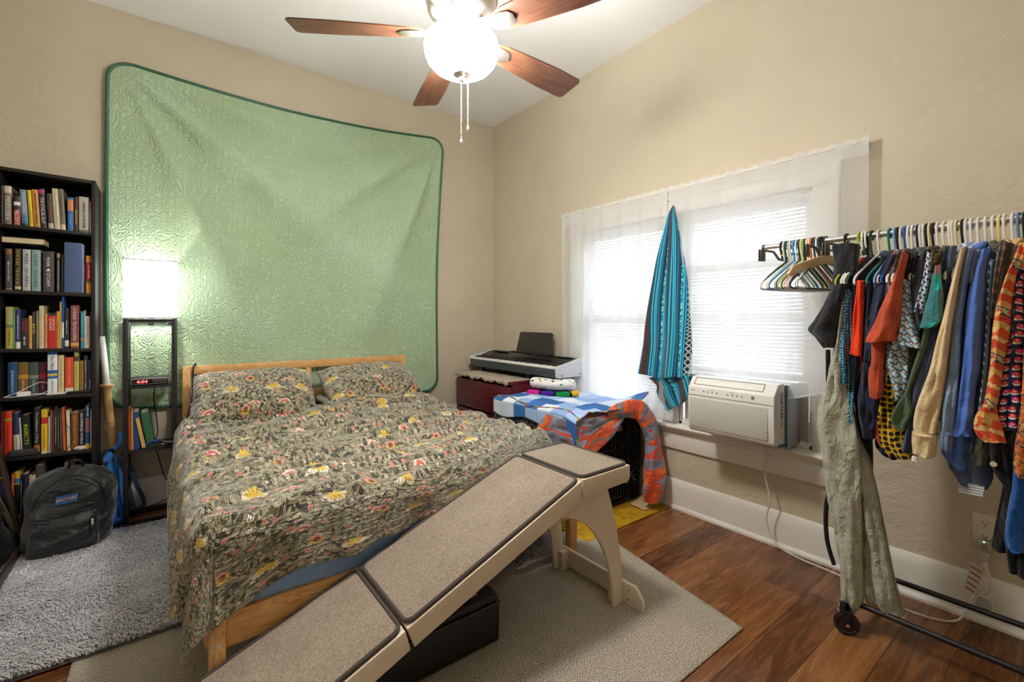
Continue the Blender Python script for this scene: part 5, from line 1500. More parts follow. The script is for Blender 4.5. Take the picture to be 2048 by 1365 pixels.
def quilted(name, col, amp=1.0):
    nt = NT(name); v = nt.co('UV'); x, y, _ = nt.sep(v); k = 18
    a = (((x + y) * k).frac() - .5).abs(); b = (((x - y) * k).frac() - .5).abs()
    h = nt.math('SQRT', (.5 - a).min(.5 - b) * 1.0 + .0001)
    n = nt.noise(v, 12, 3)
    c = nt.ramp(n, [(.3, tuple(q * .8 for q in col[:3])), (.7, tuple(q * 1.25 for q in col[:3]))])
    nt.bsdf(c, .42, 0, nt.bump(h + n * .2, amp, .02), .5, sheen=.2); return nt.mat
m_qb = quilted('black_diamond_quilting', srgb('#20262b'))
cv = MB(); e = .012
def cover_side(u, v): # left face
    y = CY0 - .01 + u * (CY1 - CY0 + .02); z = .03 + v * (CZ1 - .02)
    return (CX0 - e - .008 * fbm(y * 5, z * 5, 3) - .008 * sin(PI * v), y, z)
cv.grid(40, 30, cover_side, lambda u, v: (u * .78, v * .6))
cv.grid(40, 40, lambda u, v: (CX0 - e + u * (W_ + e * 2), CY0 - .01 + v * (D_ + .02), CZ1 + .006 + .003 * fbm(u * 5, v * 5)), lambda u, v: (u * .64, v * .78))
cv.grid(40, 20, lambda u, v: (CX1 + e, CY0 - .01 + u * (D_ + .02), .03 + v * (CZ1 - .02)), lambda u, v: (u * .78, v * .6))
cv.grid(30, 20, lambda u, v: (CX0 - e + u * (W_ + 2 * e), CY1 + e, .03 + v * (CZ1 - .02)), lambda u, v: (u * .64, v * .6))
co_ = cv.build('crate_cover', m_qb, solid=.008, autos=60)
tag(co_, 'black diamond-quilted cover fitted over the dog crate, open in front', 'crate cover')

# yellow mat and folded paper
def mat_mat():
    nt = NT('worn_mustard_foam'); v = nt.co('Object'); n = nt.noise(v, 14, 5, .7); c = nt.ramp(n, [(.3, srgb('#8a6410')), (.5, srgb('#b98d1c')), (.7, srgb('#c9a02c'))])
    nt.bsdf(c, .8, 0, nt.bump(n, .4, .006), .2); return nt.mat
tag(box('floor_mat', mat_mat(), (1.86, 1.748, .002), (2.636, 2.76, .011), bevel=.003), 'mustard yellow mat on the floor beneath the dog crate', 'mat')
def mag(u, v):
    x = 2.445 + u * .17; y = 1.79 + v * .125 + (u * .03)
    return (x, y, .0125 + .004 * v + .030 * max(0, u - .55) ** 1.3 * (1.2 - v * .6) + .006)
mg = thing('booklet', (2.53, 1.85, .012), 'tan paper booklet curling open on the mat by the baseboard', 'booklet')
MB().grid(16, 8, mag).build('cover', H('#cbb083', .8), mg, solid=.0015, autos=180)
MB().grid(16, 8, lambda u, v: (lambda p: (p[0] + .002, p[1] + .002, .0125 + (p[2] - .0125) * .55))(mag(u, v))).build('pages', H('#b99b66', .8), mg, solid=.004, autos=180)

# ================================================================ orange and grey comforter draped over the crate
def camo_mat():
    nt = NT('orange_grey_feather_print'); uv = nt.co('UV')
    st = nt.noise(nt.map(uv, rot=(0, 0, .9), scale=(1.7, 6.5, 1)), 1.25, 2, .5, .8); n2 = nt.noise(nt.map(uv, rot=(0, 0, .75), scale=(3, 16, 1)), 1.3, 2, .5, .5); z = nt.noise(uv, 3.2, 2)
    c = nt.ramp(st * .72 + z * .28, [(0, srgb('#4a4650')), (.40, srgb('#77717c')), (.455, srgb('#8493ac')), (.49, srgb('#d9481f')), (.53, srgb('#ea6a1c')), (.575, srgb('#8d8089')), (.61, srgb('#c22a33')), (.64, srgb('#e8611f')), (.70, srgb('#6f87a4'))], 'CONSTANT')
    c = nt.mix((n2 > .62) * .8, c, srgb('#c2382a')); c = nt.mix((n2 < .33) * .75, c, srgb('#5c5a68'))
    w_ = nt.noise(uv, 9, 4, .6, 1.0)
    nt.bsdf(c, .45, 0, nt.bump(w_, .6, .03), .45, sheen=.3); return nt.mat
m_camo = camo_mat()
def lerp(a, b, t): return a + (b - a) * t
def curve(pts, t):
    n = len(pts) - 1; i = min(int(t * n), n - 1); f = t * n - i; return Vector(pts[i]).lerp(Vector(pts[i + 1]), f)
mb = MB()
# wrap round the near left corner
top = [(1.925, 2.17, .64), (1.922, 2.05, .643), (1.93, 1.935, .645), (2.02, 1.905, .645), (2.15, 1.90, .645), (2.27, 1.895, .64), (2.36, 1.90, .636)]
bot = [(1.905, 2.31, .395), (1.90, 2.12, .43), (1.905, 1.93, .40), (1.99, 1.875, .415), (2.10, 1.868, .455), (2.22, 1.87, .515), (2.345, 1.885, .595)]
topS, botS = smoothpath(top, 6), smoothpath(bot, 6)
def wrapA(u, v):
    p = curve(botS, u).lerp(curve(topS, u), v); q = .012 * sin(PI * v) + .014 * mnoise.noise(Vector((u * 5, v * 2.5, 3))) + .007 * sin(u * 16 + v * 5)
    n_ = Vector((-1, -.25, 0)) if u < .28 else Vector((-.3, -1, 0)); return tuple(p + n_.normalized() * (q + .006))
mb.grid(64, 26, wrapA, lambda u, v: (u * .75, v * .28))
# over the top, under the denim
mb.grid(40, 24, lambda u, v: (1.925 + u * .66, 1.90 + v * .42, .642 + .006 * fbm(u * 6, v * 6, 2) - (.004 if v > .5 else 0)), lambda u, v: (u * .7, .3 + v * .4))
# bulky roll along the front top edge to the wall, then the hanging tail
tail = [(2.20, 1.90, .638), (2.29, 1.885, .658), (2.39, 1.87, .662), (2.47, 1.85, .640), (2.525, 1.83, .57), (2.55, 1.815, .47), (2.55, 1.80, .36), (2.54, 1.79, .25), (2.535, 1.79, .15), (2.525, 1.795, .055)]
rad = [.022, .045, .06, .07, .070, .062, .066, .088, .092, .066]
P = smoothpath(tail, 7); N = len(P); n = 30; rings = []
for i, p in enumerate(P):
    f = i / (N - 1) * (len(rad) - 1); k = min(int(f), len(rad) - 2); r = lerp(rad[k], rad[k + 1], f - k)
    d = (P[min(i + 1, N - 1)] - P[max(i - 1, 0)]).normalized(); s_ = d.cross(Vector((0, -1, 0))).normalized(); o2 = s_.cross(d)
    ring = []
    for j in range(n):
        a = 2 * PI * j / n; m = 1 + .16 * mnoise.noise(Vector((cos(a) * 1.6, sin(a) * 1.6, i * .16))) + .1 * sin(a * 4 + i * .25)
        q = p + s_ * cos(a) * r * m + o2 * sin(a) * r * .62 * m
        q.x = min(q.x, 2.637); q.z = max(q.z, .02); ring.append(tuple(q))
    rings.append(ring)
b0 = len(mb.v); mb.loft(rings)
for i in range(N):
    for j in range(n): mb.uv[b0 + i * n + j] = (1.1 + abs(j / n - .5) * .5, i / N * .95)
cf = mb.build('comforter', m_camo, autos=180); tag(cf, 'orange, red and grey printed comforter draped over the dog crate front', 'comforter')

# ================================================================ denim patchwork quilt on top
def denim_mat():
    nt = NT('denim_patchwork'); uv = nt.co('UV'); x, y, _ = nt.sep(uv); k = 1 / .128
    ix, iy = (x * k).floor(), (y * k).floor(); r, rc = nt.white(nt.comb(ix, iy, 2.7))
    c = nt.ramp(r, [(0, srgb('#2d62a0')), (.16, srgb('#9db8de')), (.36, srgb('#c3cfe2')), (.58, srgb('#86a6d2')), (.72, srgb('#d3dae6')), (.9, srgb('#316aad'))], 'CONSTANT')
    c = nt.mix((ix < .5) * (iy < .5), c, srgb('#2a5f9e'))
    fx, fy = (x * k).frac(), (y * k).frac(); ed = (fx < .04).max(fy < .04)
    tw = ((x + y) * 2600).sin() * .5 + .5; n = nt.noise(uv, 18, 4, .65)
    c = nt.mix(n * .5, c, nt.hsv(c, .5, .9, 1.35)); c = nt.mix(ed * .45, c, srgb('#41608c'))
    nt.bsdf(c, .85, 0, nt.bump(tw * .1 + n * .5 - ed * .6, .4, .004), .2); return nt.mat
def quiltpt(u, v):
    # u along Y from the near edge to the dresser, v from hanging left hem across the top to the wall
    L = .115; b = v * (L + .70); y = 1.875 + u * .86 + .02 * sin(v * 7) * (1 - u)
    x0 = CX0 - .026
    if b < L: x = x0 - .008 - .006 * sin(u * 17); z = QZ + .004 - (L - b) * (.75 + .2 * sin(u * 9) + .25 * (1 - u))
    else: x = x0 + (b - L); z = QZ + .006
    # gathered fold running parallel to the left edge, opening toward the wall end
    z += .013 * math.exp(-((b - L - .05 - .05 * (1 - u)) / .03) ** 2) * (1 + .5 * sin(u * 12))
    if b > L: z += .010 * fbm(u * 6, b * 9, 1) + .006 * abs(fbm(u * 9 + b * 4, b * 16, 2)) + .006
    if u < .22: # near edge rolled over comforter
        z += .03 * (1 - u / .22) * max(0, (v - .45) / .55)
    if v > .80 and u < .30: z += .055 * ((v - .80) / .20) ** 1.3 * (1 - u / .30)
    if u < .10 and v < .30: z -= .05 * (1 - u / .10) * (1 - v / .30)
    return (min(x, 2.61), y, max(z, .3))
dq = MB().grid(90, 80, quiltpt, lambda u, v: (u * .86 + .03, v * .815 + .02)).build('denim_quilt', denim_mat(), solid=.007, autos=180)
tag(dq, 'pale and dark blue denim patchwork quilt on top of the crate', 'quilt')
def rainbow_mat():
    nt = NT('rainbow_serape_binding'); v = nt.co('UV'); x, y, _ = nt.sep(v)
    c = nt.ramp((x * 7.3 + y * .2).frac(), [(0, srgb('#a33a2c')), (.14, srgb('#c2922c')), (.28, srgb('#b8b24a')), (.40, srgb('#2f7a4c')), (.52, srgb('#2a5f8c')), (.64, srgb('#6a2f80')), (.78, srgb('#a2336a')), (.9, srgb('#c06a2c'))], 'CONSTANT')
    nt.bsdf(c, .8); return nt.mat
m_rb = rainbow_mat()
def edge_tube(fn, r):
    P = [Vector(fn(t / 70)) for t in range(71)]; mb = MB(); mb.tube(P, r, 8)
    for i in range(71):
        for j in range(8): mb.uv[i * 8 + j] = (i / 70, j / 8)
    return mb.build('rainbow_binding', m_rb, dq)
edge_tube(lambda t: Vector(quiltpt(.004, t)) + Vector((0, -.003, .002)), .0038)
edge_tube(lambda t: Vector(quiltpt(t, .17 + .03 * sin(t * 9))) + Vector((-.004, 0, .004)), .0045)
# ================================================================ blinds
def slat_mat():
    nt = NT('white_translucent_vinyl_slat'); d = nt.new('ShaderNodeBsdfDiffuse'); t = nt.new('ShaderNodeBsdfTranslucent')
    c = nt.ramp(nt.noise(nt.co('Object'), 4, 2), [(.3, (.86, .86, .85)), (.7, (.9, .9, .9))]); nt.put(d.inputs[0], c); nt.put(t.inputs[0], (.9, .92, .95, 1))
    m = nt.new('ShaderNodeMixShader'); m.inputs[0].default_value = .22; nt.t.links.new(d.outputs[0], m.inputs[1]); nt.t.links.new(t.outputs[0], m.inputs[2]); nt.t.links.new(m.outputs[0], nt.out.inputs[0]); return nt.mat
m_slat = slat_mat()
def blind(Y, zb, label):
    b = thing('mini_blind', (XR + .022, (Y[0] + Y[1]) / 2, zb), label, 'blind', 'white mini blinds')
    y0, y1 = Y[0] + .025, Y[1] - .025; x = XR + .018
    MB().box(x - .014, x + .014, y0, y1, WZ1 - .05, WZ1 - .022).build('head_rail', m_slat, b, bevel=.003)
    z = WZ1 - .062; i = 0; ang = math.radians(44)
    while z > zb + .02:
        mb = MB(); rr = []
        for y in (y0, y1):
            top = [(x + cos(ang) * (t - .5) * .026 * 1, y, z + sin(ang) * (t - .5) * .026 + .0022 * (1 - (2 * t - 1) ** 2)) for t in (0, .25, .5, .75, 1)]
            rr.append(top + [(px, py, pz - .0006) for px, py, pz in top[::-1]])
        mb.loft(rr); mb.build('slat', m_slat, b); z -= .0205; i += 1
    MB().box(x - .012, x + .012, y0, y1, zb, zb + .014).build('bottom_rail', m_slat, b, bevel=.003)
    for t in (.14, .5, .86):
        y = y0 + (y1 - y0) * t; MB().tube([(x - .0135, y, zb + .01), (x - .0135, y, WZ1 - .05)], .0009, 5).tube([(x + .0135, y, zb + .01), (x + .0135, y, WZ1 - .05)], .0009, 5).build('ladder_cord', m_slat, b)
    return b
blind(W1, .585, 'white mini blind lowered over the window nearest the corner')
blind(W2, .93, 'white mini blind lowered behind the air conditioner window sheer')

# ================================================================ curtain rod and sheers
rod_z = 2.082; CXX = XR - .062
rd = thing('curtain_rod', (CXX, 1.7, rod_z), 'slim white curtain rod spanning both windows', 'curtain rod')
MB().tube([(XR - .005, .700, rod_z - .006), (CXX + .01, .698, rod_z), (CXX, .708, rod_z), (CXX, 2.705, rod_z), (CXX + .01, 2.715, rod_z), (XR - .005, 2.713, rod_z - .006)], .0065, 10).build('rod', m_white, rd)
MB().box(XR - .006, XR, .69, .71, rod_z - .025, rod_z + .015).box(XR - .006, XR, 2.703, 2.723, rod_z - .025, rod_z + .015).box(XR - .035, XR, 1.735, 1.75, rod_z - .022, rod_z - .008).build('bracket', m_white, rd, bevel=.001)


def sheer_mat():
    nt = NT('white_sheer_voile'); v = nt.co('UV'); x, y, _ = nt.sep(v)
    d = nt.new('ShaderNodeBsdfDiffuse'); t = nt.new('ShaderNodeBsdfTranslucent'); tr = nt.new('ShaderNodeBsdfTransparent')
    th = nt.noise(nt.comb(x * 40, y * 260, 0), 4, 2) * .5 + nt.noise(nt.comb(x * 260, y * 30, 1), 4, 2) * .5
    hem = (y > .93).max((y < .008))
    nt.put(d.inputs[0], (.90, .90, .90, 1)); nt.put(t.inputs[0], (.88, .89, .90, 1))
    m1 = nt.new('ShaderNodeMixShader'); m1.inputs[0].default_value = .5; nt.t.links.new(d.outputs[0], m1.inputs[1]); nt.t.links.new(t.outputs[0], m1.inputs[2])
    m2 = nt.new('ShaderNodeMixShader'); nt.put(m2.inputs[0], (.60 + (th - .5) * .25 + hem * .22).min(.95))
    nt.t.links.new(tr.outputs[0], m2.inputs[1]); nt.t.links.new(m1.outputs[0], m2.inputs[2]); nt.t.links.new(m2.outputs[0], nt.out.inputs[0])
    return nt.mat
m_sheer = sheer_mat()


def sheer(name, y0, y1, zbf, seed, xoff, label):
    def fn(u, v):
        y = y0 + (y1 - y0) * u; zb = zbf(u); z = zb + (2.102 - zb) * v
        f = (1 - v) ** .5
        wob = sin(u * 37 + seed) * .007 + sin(u * 71 + seed * 2 + v * 1.2) * .004 + sin(u * 17 + seed) * .009 * (1 - v) + .012 * mnoise.noise(Vector((u * 6, v * 2, seed))) * (1 - v)
        x = CXX - .004 + wob * (.45 if v > .93 else 1)
        if v > .985: z += .004 * sin(u * 90 + seed)
        x += xoff(u, v, z)
        y += .012 * sin(v * 5 + seed) * ((u - .5) * 2) * (1 - v)
        return (min(x, XR - .03), y, z)
    o = MB().grid(150, 60, fn, lambda u, v: (u * (y1 - y0) * 1.3, v)).build(name, m_sheer, autos=180)
    return tag(o, label, 'curtain', 'white sheer curtains')
def zR(u):
    y = .676 + u * (1.74 - .676); pts = [(.676, .88), (.87, .872), (.96, .842), (1.05, .822), (1.15, .824), (1.21, .90), (1.4, .902), (1.54, .902), (1.74, .905)]
    for (a, za), (b, zb) in zip(pts, pts[1:]):
        if y <= b: return za + (zb - za) * (y - a) / (b - a)
    return .93
def xoR(u, v, z):
    y = .676 + u * 1.064
    return (-.055 * max(0, 1 - (z - .85) / .22) if z < 1.07 and y < 1.22 else -.02 * max(0, 1 - (z - .9) / .2)) if z < 1.12 else 0
sheer('sheer_curtain', .674, 1.738, zR, 1.3, xoR, 'white sheer curtain behind the clothes rack, hiked up over the air conditioner')
def zL(u): return .572 + .005 * sin(u * 9)
def xoL(u, v, z): return -.012 * max(0, 1 - (z - .57) / .25) - (.03 * max(0, 1 - u / .25) * max(0, 1 - (z - .57) / .1))
sheer('sheer_curtain', 1.742, 2.728, zL, 4.1, xoL, 'white sheer curtain beside the corner, bunched low on the sill')
# loose bunch of hem on the sill
o = MB().grid(40, 20, lambda u, v: (2.598 + .03 * v + .01 * sin(u * 14), 1.70 + .22 * u, .574 + (.012 + .07 * (1 - u) ** 1.2) * sin(PI * v) + .008 * sin(u * 22 + v * 4) ** 2 - (.028 * (1 - v) * (u > .3) * min(1, (u - .3) * 4) if v < .5 else 0)), lambda u, v: (u * .3, .1 + v * .3)).build('curtain_hem', m_sheer, solid=.004, autos=180)
lc = [q for q in COL.objects if q.name.startswith('sheer_curtain')][-1]; o.parent = lc; o.location = o.location - lc.location

# ================================================================ turquoise woven blanket on a nail
def serape_mat():
    nt = NT('turquoise_striped_weave'); uv = nt.co('UV'); x, y, _ = nt.sep(uv)
    f = (x / .135).frac(); par = ((x / .135).floor() / 3).frac() > .6
    st = [(0, '#1186a8'), (.05, '#22acd0'), (.09, '#7fdcec'), (.115, '#0f5f8c'), (.16, '#2fb8da'), (.205, '#134d78'), (.235, '#7c6f66'), (.25, '#c9a98a'), (.26, '#6b2f1d'), (.325, '#c9a98a'), (.335, '#7c6f66'), (.35, '#8fe0ea'), (.375, '#1c8fb0'), (.42, '#0c3f66'), (.46, '#5a666e'), (.50, '#123552'), (.53, '#1a9cc0'), (.57, '#6fd3e2'), (.60, '#0e5c80'), (.65, '#1a90b4'), (.69, '#8fe0ea'), (.71, '#1c8fb0'), (.75, '#18a0c0'), (.79, '#73d8e6'), (.81, '#0d4f73'), (.86, '#1686a8'), (.90, '#4a545c'), (.94, '#0b4668')]
    c = nt.ramp(f, [(p, srgb(h)) for p, h in st[:31]], 'CONSTANT')
    dm = ((y / .022).frac() - .5).abs() * 2; 
    b1 = ((f - .36) / .125).abs(); d1 = (b1 + dm) < .85; in1 = (b1 < 1) * (1 - par)
    c = nt.mix(in1 * (1 - d1) , c, srgb('#3a4a50')); c = nt.mix(in1 * d1, c, srgb('#7a3420')); c = nt.mix(in1 * ((b1 + dm) < .32), c, srgb('#1f1512'))
    b2 = ((f - .36) / .125).abs(); zz = (((y / .03).frac() - .5).abs() * 2 - b2).abs() < .28
    c = nt.mix((b2 < 1) * par * zz, c, srgb('#b9c6c2')); c = nt.mix((b2 < 1) * par * (1 - zz), c, srgb('#1b2a36'))
    b3 = ((f - .02) / .05).abs(); br = nt.noise(uv, 55, 2, .6) > .52
    c = nt.mix((b3 < 1) * br, c, srgb('#8fe4ee'))
    wv = (y * 3600).sin() * .5 + .5; n = nt.noise(nt.map(uv, scale=(6, 1.2, 1)), 3, 3)
    nt.bsdf(c, .85, 0, nt.bump(wv * .08 + n, .35, .01), .2, sheen=.2); return nt.mat
m_ser = serape_mat()
bx = 2.585
Lp = [(1342, 410), (1335, 440), (1317, 519), (1300, 610), (1293, 655), (1289, 690), (1278, 750)]
Rp = [(1345, 412), (1352, 440), (1362, 505), (1370, 560), (1375, 632), (1379, 682), (1380, 755)]
def pix2(p, x=bx): return at(p[0], p[1], 'x', x)
Ls, Rs = smoothpath([pix2(p) for p in Lp], 8), smoothpath([pix2(p) for p in Rp], 8)
mb = MB()
def ser(u, v):
    t = 1 - v; a, b = curve(Ls, t), curve(Rs, t); p = a.lerp(b, u); w_ = (b - a).length
    amp = min(.026, w_ * .16)
    p.x += -amp * (sin(u * 11 + .6) * .75 + sin(u * 23 + v * 2) * .35) - .012 * sin(PI * u) + .035 * (1 - t) * 0 + .03 * max(0, 1 - t * 8)
    p.z += (.010 * sin(u * 9 + 1) - .02 * u) * (t > .9) * (t - .9) * 10
    return tuple(p)
mb.grid(90, 90, ser, lambda u, v: (.16 + (u - .45) * (.34 - .17 * v), v * 1.15))
Lq = [(1297, 756), (1313, 772), (1314, 790), (1333, 822)]; Rq = [(1379, 750), (1378, 775), (1376, 795), (1368, 806)]
L2, R2 = smoothpath([pix2(p, bx + .012) for p in Lq], 6), smoothpath([pix2(p, bx + .012) for p in Rq], 6)
def ser2(u, v):
    p = curve(L2, 1 - v).lerp(curve(R2, 1 - v), u); p.x += .010 * sin(u * 12); p.z -= .02 * sin(PI * u) * (1 - v) * 0; return tuple(p)
mb.grid(40, 26, ser2, lambda u, v: (.41 + u * .19 + v * .05, .1 + v * .2))
bk = mb.build('striped_blanket', m_ser, solid=.004, autos=180); tag(bk, 'turquoise striped woven blanket hanging from a nail between the windows', 'blanket')
o = MB().tube([(XR, 1.733, 2.0), (2.602, 1.733, 2.006)], .0022, 8).lathe([(0, -.002), (.005, -.002), (.005, 0), (0, 0)], (2.602, 1.733, 2.006), 10, 'x').build('nail', M('steel_nail', (.4, .4, .4, 1), .4, .9)); tag(o, 'steel nail holding up the striped blanket', 'nail')

# ================================================================ window air conditioner
m_ac = H('#eae7e1', .42, name='off_white_abs', var=.02); m_acg = H('#b9bcc0', .4, name='light_grey_sheet_metal', var=.04)
ac = thing('air_conditioner', (2.52, 1.22, WZ0), 'white window air conditioner on the sill beneath the sheer', 'air conditioner')
AY0, AY1 = .992, 1.455
prof = [(2.395, .615), (2.386, .628), (2.38, .79), (2.384, .862), (2.392, .868), (2.428, .912), (2.44, .916), (2.50, .916), (2.50, .61), (2.41, .608)]
sh_ = MB().prism([(x, AY0, z) for x, z in prof], (0, AY1 - AY0, 0)).build('front_shell', m_ac, ac, bevel=.006, bseg=3)
MB().box(2.50, 2.548, AY0 + .003, AY1 - .003, .59, .905).build('chassis', m_acg, ac, bevel=.002)
MB().box(2.548, 2.70, AY0 + .004, AY1 - .004, .575, .90).build('chassis_rear', m_acg, ac, bevel=.002)
MB().box(2.512, 2.534, AY0 - .0005, AY0 + .004, .595, .90).prism([(2.43, AY0 - .0005, .606), (2.534, AY0 - .0005, .588), (2.534, AY0 - .0005, .604), (2.43, AY0 - .0005, .616)], (0, .004, 0)).build('blue_seal', H('#2f6585', .6), ac)
def grille_mat():
    nt = NT('perforated_grille'); v = nt.co('Object'); x, y, z = nt.sep(v); k = 105
    a = ((y + z) * k * .707).frac() - .5; b = ((y - z) * k * .707).frac() - .5
    d = (a * a + b * b) < .085; nt.bsdf(nt.mix(d, srgb('#dcd8d1'), srgb('#5d5a58')), .5); return nt.mat
MB().box(2.3785, 2.3825, AY0 + .03, AY1 - .012, .637, .80).build('grille', grille_mat(), sh_, bevel=.0015)
MB().box(2.3775, 2.380, AY0 + .001, AY1 - .001, .8165, .8178).build('seam', H('#a5a29c', .5), sh_)
mk = MB(); ig = H('#8d8b88', .5)
for y in (1.36, 1.335, 1.31, 1.285, 1.225, 1.20, 1.175, 1.15): mk.box(2.3812, 2.3830, y - .004, y + .004, .836, .844)
mk.box(2.3812, 2.383, 1.305, 1.325, .853, .8545).box(2.3812, 2.383, 1.19, 1.215, .853, .8545); mk.build('control_icons', ig, sh_, smooth=False)
MB().box(2.3812, 2.3830, 1.413, 1.438, .841, .8435).build('brand_mark', H('#4a4a4c', .5), sh_, smooth=False)
MB().box(2.3812, 2.3830, 1.087, 1.102, .832, .849).build('energy_sticker', H('#77797b', .5), sh_, smooth=False)
# louvre lid on the sloping top
n_ = Vector((-.75, 0, .66))
def top_out(f0, f1, y0, y1, lift):
    a = Vector((2.396, 0, .873)); b = Vector((2.426, 0, .9095)); r = []
    for f, y in ((f0, y0), (f0, y1), (f1, y1), (f1, y0)): q = a.lerp(b, f) + n_ * lift; r.append((q.x, y, q.z))
    return r
tl = top_out(.05, 1, AY0 + .06, AY1 - .03, .0022); mb = MB()
for i in range(4): mb.tube([tl[i], tl[(i + 1) % 4]], .0012, 5)
mb.build('louvre_outline', H('#6f6d6a', .5), sh_)
# pleated side curtains and rail
def pleat(y0, y1, nm):
    mb = MB(); n = 26; pts = [(2.70 + (.008 if i % 2 else 0), y0 + (y1 - y0) * i / n) for i in range(n + 1)]
    mb.loft([[(x, y, z) for x, y in pts] + [(x + .003, y, z) for x, y in pts[::-1]] for z in (.592, .903)])
    p_ = mb.build('pleated_panel', m_ac, ac, smooth=False)
    MB().box(2.696, 2.712, y0 - .008, y1, .582, .592).box(2.692, 2.712, y0 - .006, y0, .592, .70).build('panel_frame', m_ac, p_, bevel=.002)
pleat(.953, AY0 + .012, 'r'); pleat(AY1 + .002, 1.672, 'l')
lb = MB().box(2.452, 2.486, AY0 - .0008, AY0 + .001, .70, .875).build('rating_label', H('#d5d6d8', .5), ac, smooth=False)
rl = random.Random(4); mk = MB()
for i in range(15):
    z = .705 + i * .0112
    for j in range(3):
        if rl.random() < .75: mk.box(2.455 + j * .0102, 2.455 + j * .0102 + rl.uniform(.004, .009), AY0 - .0014, AY0 - .0006, z, z + rl.uniform(.004, .009))
mk.build('print', H('#3a3d42', .5), lb, smooth=False)
m_cord = H('#d3ccc2', .5, name='beige_power_cord', var=.03)
cp = [(2.45, 1.10, .612), (2.50, 1.105, .58), (2.575, 1.112, .535), (2.598, 1.13, .40), (2.60, 1.104, .267), (2.60, 1.122, .153), (2.60, 1.074, .042), (2.60, .958, .010), (2.59, .80, .007), (2.54, .64, .007), (2.51, .53, .007), (2.525, .43, .007), (2.585, .37, .010), (2.625, .345, .07), (2.632, .32, .14), (2.628, .297, .22), (2.64, .296, .262)]
MB().tube(smoothpath(cp, 8), .0042, 8).build('power_cord', m_cord, ac)
MB().tube(smoothpath([(2.635, .300, .255), (2.625, .285, .21), (2.622, .285, .16), (2.626, .297, .135), (2.634, .31, .15), (2.634, .312, .21), (2.64, .304, .25)], 6), .0042, 8).build('power_cord', m_cord, ac)
pg = MB().prism([(2.638, .282, .300), (2.638, .318, .300), (2.638, .322, .345), (2.638, .278, .345)], (.022, 0, 0)).prism([(2.64, .292, .255), (2.64, .306, .255), (2.64, .318, .300), (2.64, .282, .300)], (.018, 0, 0)).build('plug', H('#b9b0a4', .5), ac, bevel=.004)
MB().box(2.634, 2.638, .292, .310, .312, .338).build('test_button', H('#8f8a80', .5), pg, bevel=.001); MB().lathe([(0, -.001), (.002, -.001), (.002, .001)], (2.6345, .301, .342), 8, 'x').build('indicator', emis('green_pilot_light', (.4, 1, .3, 1), 2), pg)
def tagpiece(pts, mat, nm, stripes=0, col='#6a5a58'):
    t_ = MB().prism(pts, (.0012, 0, 0)).build(nm, mat, ac, smooth=False)
    if stripes:
        a, b, c, d = [Vector(p) for p in pts]; mk = MB()
        for i in range(stripes):
            f = (i + .6) / stripes; p, q = a.lerp(d, f).lerp(b.lerp(c, f), .08), a.lerp(d, f).lerp(b.lerp(c, f), .92); dz = (d - a) / stripes * .35
            mk.add([p + Vector((-.0007, 0, 0)), q + Vector((-.0007, 0, 0)), q + dz + Vector((-.0007, 0, 0)), p + dz + Vector((-.0007, 0, 0))], [(0, 1, 2, 3)])
        mk.build('print', H(col, .6), t_, smooth=False)
    return t_
tagpiece([(2.63, .338, .25), (2.63, .303, .235), (2.63, .315, .115), (2.63, .358, .135)], H('#cfc2ba', .7), 'warning_tag', 5, '#94665f')
tagpiece([(2.622, .318, .128), (2.622, .275, .118), (2.622, .272, .072), (2.622, .330, .088)], H('#e0dcd2', .7), 'warning_tag', 5, '#3f3b38')
# wall outlet
ot = thing('wall_outlet', (XR, .30, .33), 'ivory duplex outlet plate low on the wall behind the clothes rack', 'outlet')
MB().box(XR - .006, XR, .262, .340, .318, .442).build('plate', H('#d6cfc2', .45), ot, bevel=.002)
for z in (.405, .355):
    fc = MB().lathe([(0, -.0035), (.0165, -.0035), (.0175, -.001), (.0175, 0)], (XR - .006, .301, z), 20, 'x').build('receptacle', H('#d6cfc2', .45), ot)
    MB().box(XR - .0101, XR - .0092, .3065, .3085, z - .001, z + .007).box(XR - .0101, XR - .0092, .2935, .2955, z, z + .007).box(XR - .0101, XR - .0092, .299, .303, z - .0095, z - .005).build('slots', m_dark, fc, smooth=False)
MB().lathe([(0, -.001), (.0028, -.001), (.003, 0)], (XR - .006, .301, .38), 10, 'x').build('screw', m_bolt, ot)
